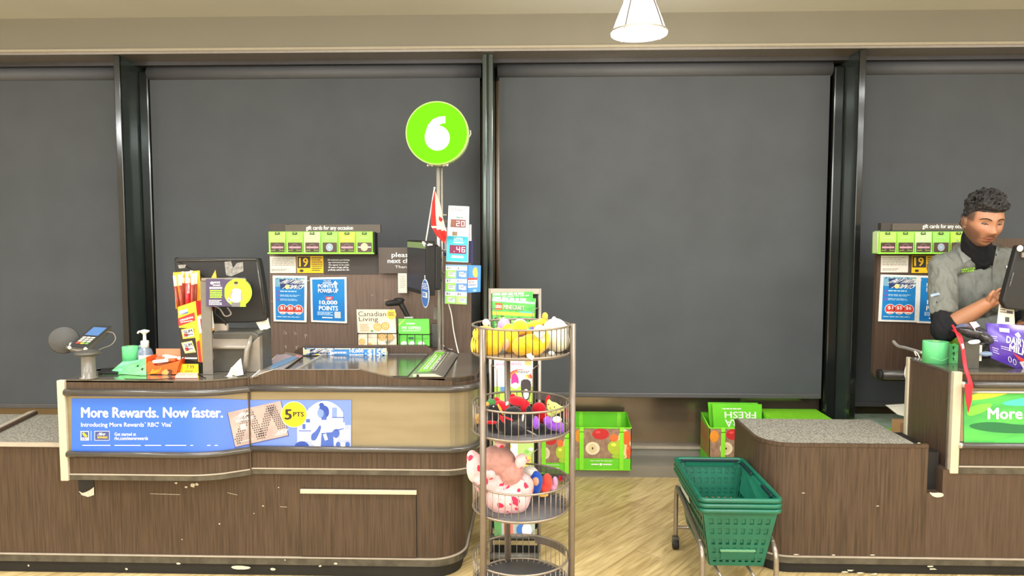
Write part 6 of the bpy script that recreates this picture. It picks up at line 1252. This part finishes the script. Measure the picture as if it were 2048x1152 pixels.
# ================================================================ the cashier
from mathutils.bvhtree import BVHTree
from mathutils import noise as mnoise
def PX(p):
    v = Vector(p)-Vector((0, 0, CH)); z = v.dot(_fw); return (1024+CF*v.dot(_r)/z, 576-CF*v.dot(_up)/z)
FA = .10                                                            # the body is turned a little to the right of the photo
def J(x, y, Y): return W(x, y, Y)
SHR, SHL = J(1884, 532, 3.93), J(2022, 520, 4.04); ELR, WRR = J(1889, 660, 3.80), J(1972, 608, 3.675)
ELL, WRL = J(2058, 655, 3.93), J(2046, 650, 3.76); NK = J(1956, 500, 3.92); HC = J(1966, 444, 3.80)
CHS = J(1950, 575, 4.00); BEL = J(1948, 660, 4.06); PEL = Vector((BEL.x+.005, 4.12, .90))
HR = Matrix.Rotation(math.radians(-4), 3, 'Z') @ Matrix.Rotation(math.radians(180), 3, 'Z') @ Matrix.Rotation(math.radians(-16), 3, 'X') @ Matrix.Rotation(math.radians(-2), 3, 'Y')
# head frame: x to his left, y out of the face, z up
def sm(t): t = max(0, min(1, t)); return t*t*(3-2*t)
def G(x, z, cx, cz, sx, sz): return math.exp(-((x-cx)/sx)**2/2-((z-cz)/sz)**2/2)
def head_pt(dx, dy, dz):
    a, b, c = .086, .106, .128; x, y, z = a*dx, b*dy, c*dz
    t = sm((-.15-dz)/.85); x *= 1-.17*t
    if dy < 0: y *= 1-.40*t
    else: y *= .95+.03*t
    if dz > 0: x *= 1+.03*dz
    if dy > 0:
        k = sm(dy*2.2); k2 = 1.12
        X, Z = x/k2, z/k2; d = 0
        d += .011*G(X, Z, 0, .010, .0085, .026)+.020*G(X, Z, 0, -.022, .0115, .0105)
        for s_ in (-1, 1):
            d += .008*G(X, Z, s_*.0135, -.027, .0075, .007)+.0055*G(X, Z, s_*.030, .034, .020, .008)-.0085*G(X, Z, s_*.031, .012, .014, .010)+.006*G(X, Z, s_*.042, -.022, .018, .018)
        d += .0035*G(X, Z, 0, -.046, .020, .008)+.0065*G(X, Z, 0, -.0545, .019, .0045)+.007*G(X, Z, 0, -.067, .016, .0055)-.004*G(X, Z, 0, -.0605, .021, .0025)-.004*G(X, Z, 0, -.079, .018, .006)+.008*G(X, Z, 0, -.098, .020, .013)
        y += d*k*1.12
    return Vector((x, y, z))
def HW(p): return HC+HR @ Vector(p)
SKIN = bpy.data.materials.new('warm_skin'); SKIN.use_nodes = True; _n = SKIN.node_tree; _b = _n.nodes['Principled BSDF']
_at = _n.nodes.new('ShaderNodeAttribute'); _at.attribute_name = 'skin_tone'; _nz = _n.nodes.new('ShaderNodeTexNoise'); _nz.inputs['Scale'].default_value = 60
_mx = _n.nodes.new('ShaderNodeMixRGB'); _mx.blend_type = 'MULTIPLY'; _mx.inputs[0].default_value = .12
_n.links.new(_at.outputs['Color'], _mx.inputs[1]); _n.links.new(_nz.outputs['Fac'], _mx.inputs[2]); _n.links.new(_mx.outputs[0], _b.inputs['Base Color'])
_b.inputs['Roughness'].default_value = .5; _b.inputs['Subsurface Weight'].default_value = .06; _b.inputs['Subsurface Radius'].default_value = (.02, .008, .004)
SHIRT = mat('grey_work_shirt_cloth', (116, 118, 112), rough=.85, var=.05, scale=160, spec=.2); UNDER = mat('black_knit_undershirt', (34, 34, 37), rough=.9, var=.08, scale=120, spec=.15)
HAIRM = mat('black_curly_hair', (22, 20, 19), rough=.75, rgb2=(36, 33, 32), scale=70, lo=.45, hi=.75, bump=.2); TROU = mat('black_trousers', (32, 32, 34), rough=.85)
PER = thing('person', (PEL.x, 4.12, FZ), 'person in grey work shirt over black turtleneck, looking down and touching the monitor', 'person')
m = M()
vs, fs = [], []; NU, NV = 120, 84
for j in range(NV+1):
    ph = math.pi*j/NV
    for i in range(NU):
        th = 2*math.pi*i/NU; p = head_pt(math.sin(ph)*math.cos(th), math.sin(ph)*math.sin(th), math.cos(ph)); vs.append(HW(p))
for j in range(NV):
    for i in range(NU): fs.append((j*NU+i, (j+1)*NU+i, (j+1)*NU+(i+1) % NU, j*NU+(i+1) % NU))
m.add(vs, fs, SKIN, True)
for s_ in (-1, 1):
    m.ell(HW((s_*.089, -.006, -.006)), (.010, .020, .031), SKIN, HR @ Matrix.Rotation(s_*.35, 3, 'Z')); m.ell(HW((s_*.088, .002, -.028)), (.009, .010, .012), SKIN)
    m.tube([HW((s_*(.094+.004*math.sin(a)), -.010+.017*math.cos(a), -.002+.027*math.sin(a))) for a in [-.6+q*.35 for q in range(11)]], .0042, SKIN, 8)
m.cap(HW((0, -.035, -.06)), NK+Vector((0, .01, -.03)), .058, .064, SKIN, 20)
RZ = (0, 0, FA)
m.ell(CHS, (.185, .10, .17), SKIN, RZ); m.ell(BEL, (.165, .105, .15), SKIN, RZ); m.ell(PEL, (.165, .11, .13), SKIN, RZ); m.cap(SHR, SHL, .055, .055, SKIN)
m.cap(SHR, ELR, .052, .043, SKIN, 18); m.cap(SHL, ELL, .052, .043, SKIN, 18)
mid = (ELR*.65+WRR*.35); m.cap(ELR, mid, .045, .049, SKIN, 18); m.cap(mid, WRR, .049, .032, SKIN, 18); m.cap(ELL, WRL, .042, .029, SKIN, 18)
def finger(pts, r): 
    for i in range(len(pts)-1): m.cap(pts[i], pts[i+1], r*(1-.08*i), r*(1-.08*(i+1)), SKIN, 12)
pc_ = J(1984, 601, 3.665)
m.ell((WRR+pc_)/2+Vector((.012, 0, 0)), (.036, .018, .030), SKIN, (0, -.45, 0)); m.ell(pc_, (.030, .018, .033), SKIN, (0, -.5, 0)); m.cap(WRR, pc_, .027, .024, SKIN, 14)
finger([J(1988, 592, 3.662), J(1994, 583, 3.650), J(2000, 578, 3.642), J(2005, 577, 3.638)], .0092)
finger([J(1991, 596, 3.662), J(1999, 588, 3.648), J(2005, 586, 3.640), J(2009, 588, 3.638)], .0094)
finger([J(1991, 602, 3.660), J(2000, 596, 3.645), J(2005, 596, 3.640), J(2008, 599, 3.644)], .0090)
finger([J(1989, 609, 3.660), J(1996, 606, 3.647), J(2001, 606, 3.642), J(2004, 609, 3.646)], .0080)
finger([J(1977, 600, 3.650), J(1981, 590, 3.634), J(1987, 583, 3.628)], .0105)
pl = J(2050, 650, 3.71); m.ell(pl, (.036, .040, .018), SKIN); 
for k, (dx, dy) in enumerate([(-.026, -.075), (-.009, -.085), (.009, -.082), (.025, -.070)]): finger([pl+Vector((dx, -.025, 0)), pl+Vector((dx*1.1, dy*.75, .006)), pl+Vector((dx*1.1, dy, -.012))], .0085)
finger([pl+Vector((-.02, .02, 0)), pl+Vector((-.045, -.01, 0)), pl+Vector((-.05, -.035, -.004))], .0100)
FTR, FTL = Vector((PEL.x-.10, 4.11, FZ+.08)), Vector((PEL.x+.12, 4.17, FZ+.08))
for s_, ft in ((-1, FTR), (1, FTL)):
    hp = PEL+Vector((s_*.085, s_*.03, -.04)); kn = (hp+ft)/2+Vector((0, -.02, .02)); m.cap(hp, kn, .078, .055, SKIN); m.cap(kn, ft, .055, .040, SKIN)
    m.cap(ft+Vector((0, .02, -.035)), ft+Vector((.02, -.13, -.05)), .034, .026, SKIN)
body = m.build('body', PER, remesh=.0032, smooth_it=1)
me = body.data; ca = me.color_attributes.new('skin_tone', 'FLOAT_COLOR', 'POINT'); o_ = ORG[body.name]; HI = HR.inverted()
S0, S1, S2 = Vector(lin((172, 120, 88))), Vector(lin((70, 50, 42))), Vector(lin((160, 92, 80)))
for v in me.vertices:
    p = HI @ (v.co+o_-HC); c_ = S0.copy()
    if p.length < .2 and p.y > -.05:
        X, Z = p.x/1.12, p.z/1.12
        bd = sm((-.028-Z+.9*max(0, abs(X)-.030))/.030)*sm((abs(X)-.024+max(0, -.078-Z)*2.2)/.022)      # jaw line
        mo = G(X, Z, 0, -.0455, .019, .0042)*.95; ch = G(X, Z, 0, -.090, .018, .012)*.7
        fade = sm((abs(X)-.052)/.014)*sm((Z-.0)/.02)*sm((.062-p.y)/.02)*.95; sb = sm((abs(X)-.066)/.010)*sm((.05-Z)/.02)*.9*sm((p.y+.03)/.03)
        k = min(.68, max(bd*.75, mo*.62, ch*.5, sb*.6)); k = max(k, fade*.92); c_ = c_.lerp(S1, k)
        lp_ = max(G(X, Z, 0, -.0550, .0165, .0032), G(X, Z, 0, -.0660, .0145, .0042)); c_ = c_.lerp(S2, min(1, lp_*1.1)); c_ = c_.lerp(S1, .75*G(X, Z, 0, -.0605, .018, .0012))
        c_ = c_.lerp(S2, .25*(G(X, Z, .04, -.02, .014, .012)+G(X, Z, -.04, -.02, .014, .012)))
    ca.data[v.index].color = (*c_, 1)
def surf(ob):
    o = ORG[ob.name]; return BVHTree.FromPolygons([v.co+o for v in ob.data.vertices], [tuple(p.vertices) for p in ob.data.polygons])
def on(bvh, x, y, l=0., Yd=3.8):
    d = (_fw*CF+_r*(x-1024)+_up*(576-y)).normalized(); h = bvh.ray_cast(Vector((0, 0, CH)), d)
    p = h[0] if h[0] else W(x, y, Yd); return p-d*l
bb = surf(body)
def HT(X, Z, l=0.):                                                # a point on the face from head-frame x and z
    o = HW((X, .3, Z)); d = HR @ Vector((0, -1, 0)); h = bb.ray_cast(o, d); return (h[0] if h[0] else HW((X, .1, Z)))-d*l
k_ = 1.12; BROW = mat('dark_brow_hair', (38, 28, 24), rough=.8); LASH = mat('dark_lash_line', (30, 22, 20), rough=.6); EYEW = mat('eye_white', (96, 86, 80), rough=.4); IRIS = mat('dark_iris', (34, 22, 16), rough=.15)
m = M(); m.tube([HT(k_*x, k_*z, .0006) for x, z in [(-.026, -.0505), (-.016, -.0470), (-.006, -.0445), (0, -.0455), (.006, -.0445), (.016, -.0470), (.026, -.0505)]], [.0010, .0024, .0026, .0018, .0026, .0024, .0010], mat('moustache_hair', (74, 50, 40), rough=.85), 8, flat=.6); m.build('moustache', PER)
m = M(); m.tube([HT(k_*x, k_*z, .0002) for x, z in [(-.027, -.0535), (-.015, -.0592), (0, -.0610), (.015, -.0592), (.027, -.0535)]], [.0006, .0012, .0013, .0012, .0006], mat('lip_seam', (92, 46, 40), rough=.6), 8, flat=.6); m.build('lip_seam', PER)
for s_ in (-1, 1):
    m = M(); m.tube([HT(k_*s_*x, k_*z, .0012) for x, z in [(.013, .029), (.022, .0335), (.032, .0355), (.043, .033), (.052, .027)]], [.0030, .0044, .0044, .0036, .0016], BROW, 8, flat=.7); m.build('eyebrow', PER)
    m = M(); e = HT(k_*s_*.031, k_*.0125); m.ell(e-(HR @ Vector((0, .004, 0))), (.0125, .009, .0062), EYEW, HR); m.ell(e+(HR @ Vector((0, .0042, -.0030))), (.0048, .0022, .0030), IRIS, HR, 12); m.build('eye', PER)
    m = M(); m.tube([HT(k_*s_*x, k_*z, .0024) for x, z in [(.019, .0098), (.025, .0108), (.031, .0112), (.037, .0106), (.044, .0085)]], [.0010, .0017, .0019, .0018, .0010], LASH, 8)
    vs = []; 
    for i in range(9):
        u = i/8; x = .018+.027*u; b_ = .0072*math.sin(math.pi*u)
        for j in range(4): vs.append(HT(k_*s_*x, k_*(.0108-.001*abs(u-.5)+b_*j/3), .0030*math.sin(math.pi*max(.12, min(.88, u)))*(1-j/3.5)+.0006))
    LID = mat('eyelid_skin', (138, 90, 66), rough=.5)
    m.add(vs, [(i*4+j, (i+1)*4+j, (i+1)*4+j+1, i*4+j+1) for i in range(8) for j in range(3)], LID, True); m.build('eyelid', PER)
# curly hair
rs = random.Random(12); m = M()
capv = []
for j in range(25):
    for i in range(48):
        ph = (math.pi*.60)*j/24; th = 2*math.pi*i/48; d = Vector((math.sin(ph)*math.cos(th), math.sin(ph)*math.sin(th), math.cos(ph)))
        lim = .53 if d.y > .25 else (.53-(.25-d.y)*1.35 if d.y > -.35 else -.34); 
        z_ = max(d.z, lim); rr_ = math.sqrt(max(0, 1-z_*z_)); q = math.hypot(d.x, d.y) or 1; d2 = Vector((d.x/q*rr_, d.y/q*rr_, z_)) if d.z < lim else d
        capv.append(HW(head_pt(*d2)*1.045))
m.add(capv, [(j*48+i, (j+1)*48+i, (j+1)*48+(i+1) % 48, j*48+(i+1) % 48) for j in range(24) for i in range(48)]+[tuple(24*48+i for i in range(48))[::-1]], HAIRM, True)
n_ = 0
while n_ < 620:
    d = Vector((rs.gauss(0, 1), rs.gauss(0, 1), rs.gauss(.5, 1))).normalized(); lim = .60 if d.y > .25 else (.56-(.25-d.y)*1.35 if d.y > -.35 else -.34)
    if d.z < lim: continue
    n_ += 1; top = sm((d.z-.35)/.4); p = head_pt(*d)*(1.03+top*rs.uniform(.02, .26)); r = rs.uniform(.006, .010)+.003*top; c = HW(p)
    a0 = rs.uniform(0, 6); q = Vector((rs.uniform(-1, 1), rs.uniform(-1, 1), rs.uniform(-1, 1))).normalized(); u = q.orthogonal().normalized(); w_ = q.cross(u); R_ = .009*(.5+top)
    m.tube([c+u*math.cos(a0+t)*R_+w_*math.sin(a0+t)*R_+q*t*.002 for t in (0, .8, 1.6, 2.4, 3.2, 4.0)], [r*.3, r*.55, r*.6, r*.6, r*.5, r*.2], HAIRM, 6)
m.build('hair', PER, remesh=.0028, smooth_it=1)
# undershirt: turtleneck and long sleeves
def fold(ob, amp, sc, seed=0.):
    me = ob.data; me.update(); o = ORG[ob.name]; ns = [v.normal.copy() for v in me.vertices]
    for v, n in zip(me.vertices, ns):
        p = v.co+o; f = mnoise.noise(Vector((p.x*sc+seed, p.y*sc, p.z*sc*.55+.8*p.x*sc)))+.5*mnoise.noise(Vector((p.x*sc*2.3, p.y*sc*2.3+seed, p.z*sc*1.1)))
        v.co += n*amp*(abs(f)*-2+.6)
m = M(); m.cap(HW((0, -.030, -.088)), NK+Vector((0, .01, -.04)), .066, .078, UNDER, 20); m.ell(CHS+Vector((0, 0, .06)), (.18, .105, .12), UNDER, RZ)
m.cap(SHR, ELR, .052, .064, UNDER, 18); m.cap(ELR, ELR*.80+WRR*.20, .064, .056, UNDER, 18); m.cap(SHL, ELL, .050, .055, UNDER, 18); m.cap(ELL, ELL*.6+WRL*.4, .055, .048, UNDER, 18)
us = m.build('undershirt', PER, remesh=.006, smooth_it=4); fold(us, .004, 22, 3.)
m = M(); m.ell(CHS+Vector((0, 0, .01)), (.215, .128, .185), SHIRT, RZ, 28); m.ell(BEL, (.205, .140, .165), SHIRT, RZ, 28); m.ell(PEL+Vector((0, 0, .04)), (.200, .128, .11), SHIRT, RZ, 28)
m.cap(SHR+Vector((.02, 0, -.005)), NK+Vector((-.01, .02, -.045)), .068, .060, SHIRT, 18); m.cap(SHL+Vector((-.01, 0, -.005)), NK+Vector((.01, .02, -.045)), .068, .060, SHIRT, 18)
m.cap(NK+Vector((-.055, .03, -.02)), SHR+Vector((.05, 0, .0)), .050, .062, SHIRT, 18); m.cap(NK+Vector((.06, .04, -.02)), SHL+Vector((-.05, 0, .0)), .050, .062, SHIRT, 18); m.cap(NK+Vector((-.05, .04, -.01)), NK+Vector((.05, .05, -.01)), .05, .05, SHIRT, 18)
e_ = SHR*.40+ELR*.60; m.cap(SHR, e_, .066, .064, SHIRT, 20); e2 = SHL*.36+ELL*.64; m.cap(SHL, e2, .066, .066, SHIRT, 20)
m.lathe([(.0005, 0), (.066, 0), (.070, .02), (.068, .06), (.0005, .06)], e_+(SHR-e_).normalized()*-.058, SHIRT, 24, (SHR-e_).to_track_quat('Z', 'Y').to_matrix())
sh = m.build('work_shirt', PER, remesh=.006, smooth_it=5); fold(sh, .010, 12, 7.); fold(sh, .004, 30, 2.)
# cut the open neck: faces of the shirt inside the V become the knit below it
V_ = [(1914, 462), (1998, 462), (1998, 500), (1985, 534), (1962, 520), (1940, 506), (1922, 490)]
def inside(x, y, P):
    r = False
    for i in range(len(P)):
        (x1, y1), (x2, y2) = P[i], P[i-1]
        if (y1 > y) != (y2 > y) and x < (x2-x1)*(y-y1)/(y2-y1)+x1: r = not r
    return r
sh.data.materials.append(UNDER); o = ORG[sh.name]; k2 = len(sh.data.materials)-1
for p in sh.data.polygons:
    c = p.center+o
    if c.y < 4.0:
        x, y = PX(c)
        if inside(x, y, V_): p.material_index = k2
bs_ = surf(sh); TS = lambda x, y, l=0.: on(bs_, x, y, l, 3.9)
def patch(m, pts, mt, l, n=5):                                     # a cloth piece draped on the shirt
    (a, b, c, d) = pts
    g = lambda u, v, s=0.: ((a[0]*(1-u)+b[0]*u)*(1-v)+(d[0]*(1-u)+c[0]*u)*v, (a[1]*(1-u)+b[1]*u)*(1-v)+(d[1]*(1-u)+c[1]*u)*v)
    m.grid(lambda u, v, s=0.: TS(*g(u, v), l), 0, 0, 1, 1, mt, 0, n, n); m.sm = [True]*len(m.sm)
m = M(); COLL = mat('grey_collar_cloth', (124, 126, 120), rough=.85, var=.04, scale=160)
patch(m, [(1910, 484), (1924, 486), (1950, 513), (1927, 527)], COLL, .008)
patch(m, [(1994, 488), (2004, 490), (1992, 524), (1985, 536)], COLL, .006)
m.tube([TS(x, y, .007) for x, y in [(1914, 480), (1928, 494), (1945, 509), (1962, 521), (1984, 534)]], .0022, mat('collar_piping', (134, 134, 130), rough=.8), 6); m.build('collar', PER)
m = M(); m.tube([TS(x, y, .003) for x, y in [(1984, 534), (1984, 560), (1982, 590), (1980, 620)]], .0018, mat('shirt_seam', (84, 84, 80), rough=.85), 6); m.build('placket_seam', PER)
TL_ = lambda x, y, l=0.: TS(x, y, l+.004); NG = pr(150, 206, 70, .8)
m = M(); m.text(TL_, 'save-on', 1923, 536, 1954, 544, NG, .001, .03, 0, -.13) if False else m.lines(lambda x, y, l=0.: TL_(x, y-(x-1938)*.14, l), 1923, 536, 1954, 545, 2, NG, .001, .75, 4); m.build('shirt_emblem', PER)
m = M(); patch(m, [(1861, 589), (1878, 585), (1880, 589), (1862, 594)], pr(170, 190, 220, .7), .004, 3); m.build('sleeve_patch', PER)
m = M(); patch(m, [(2012, 532), (2023, 530), (2022, 546), (2016, 548)], WH, .005, 3); m.build('name_badge', PER)
m = M(); m.ell(PEL+Vector((0, 0, -.02)), (.190, .122, .12), TROU, RZ)
for s_, ft in ((-1, FTR), (1, FTL)):
    hp = PEL+Vector((s_*.085, s_*.03, -.05)); kn = (hp+ft)/2+Vector((0, -.02, .02)); m.cap(hp, kn, .095, .075, TROU); m.cap(kn, ft+Vector((0, 0, .02)), .075, .062, TROU)
m.build('trousers', PER, remesh=.01, smooth_it=4)
for ft in (FTR, FTL):
    m = M(); m.cap(ft+Vector((0, .03, -.035)), ft+Vector((.02, -.14, -.048)), .043, .035, MATBLK); m.bx((ft.x-.045, ft.y-.17, FZ), (ft.x+.055, ft.y+.07, FZ+.02), MATBLK, bev=.008); m.build('shoe', PER)
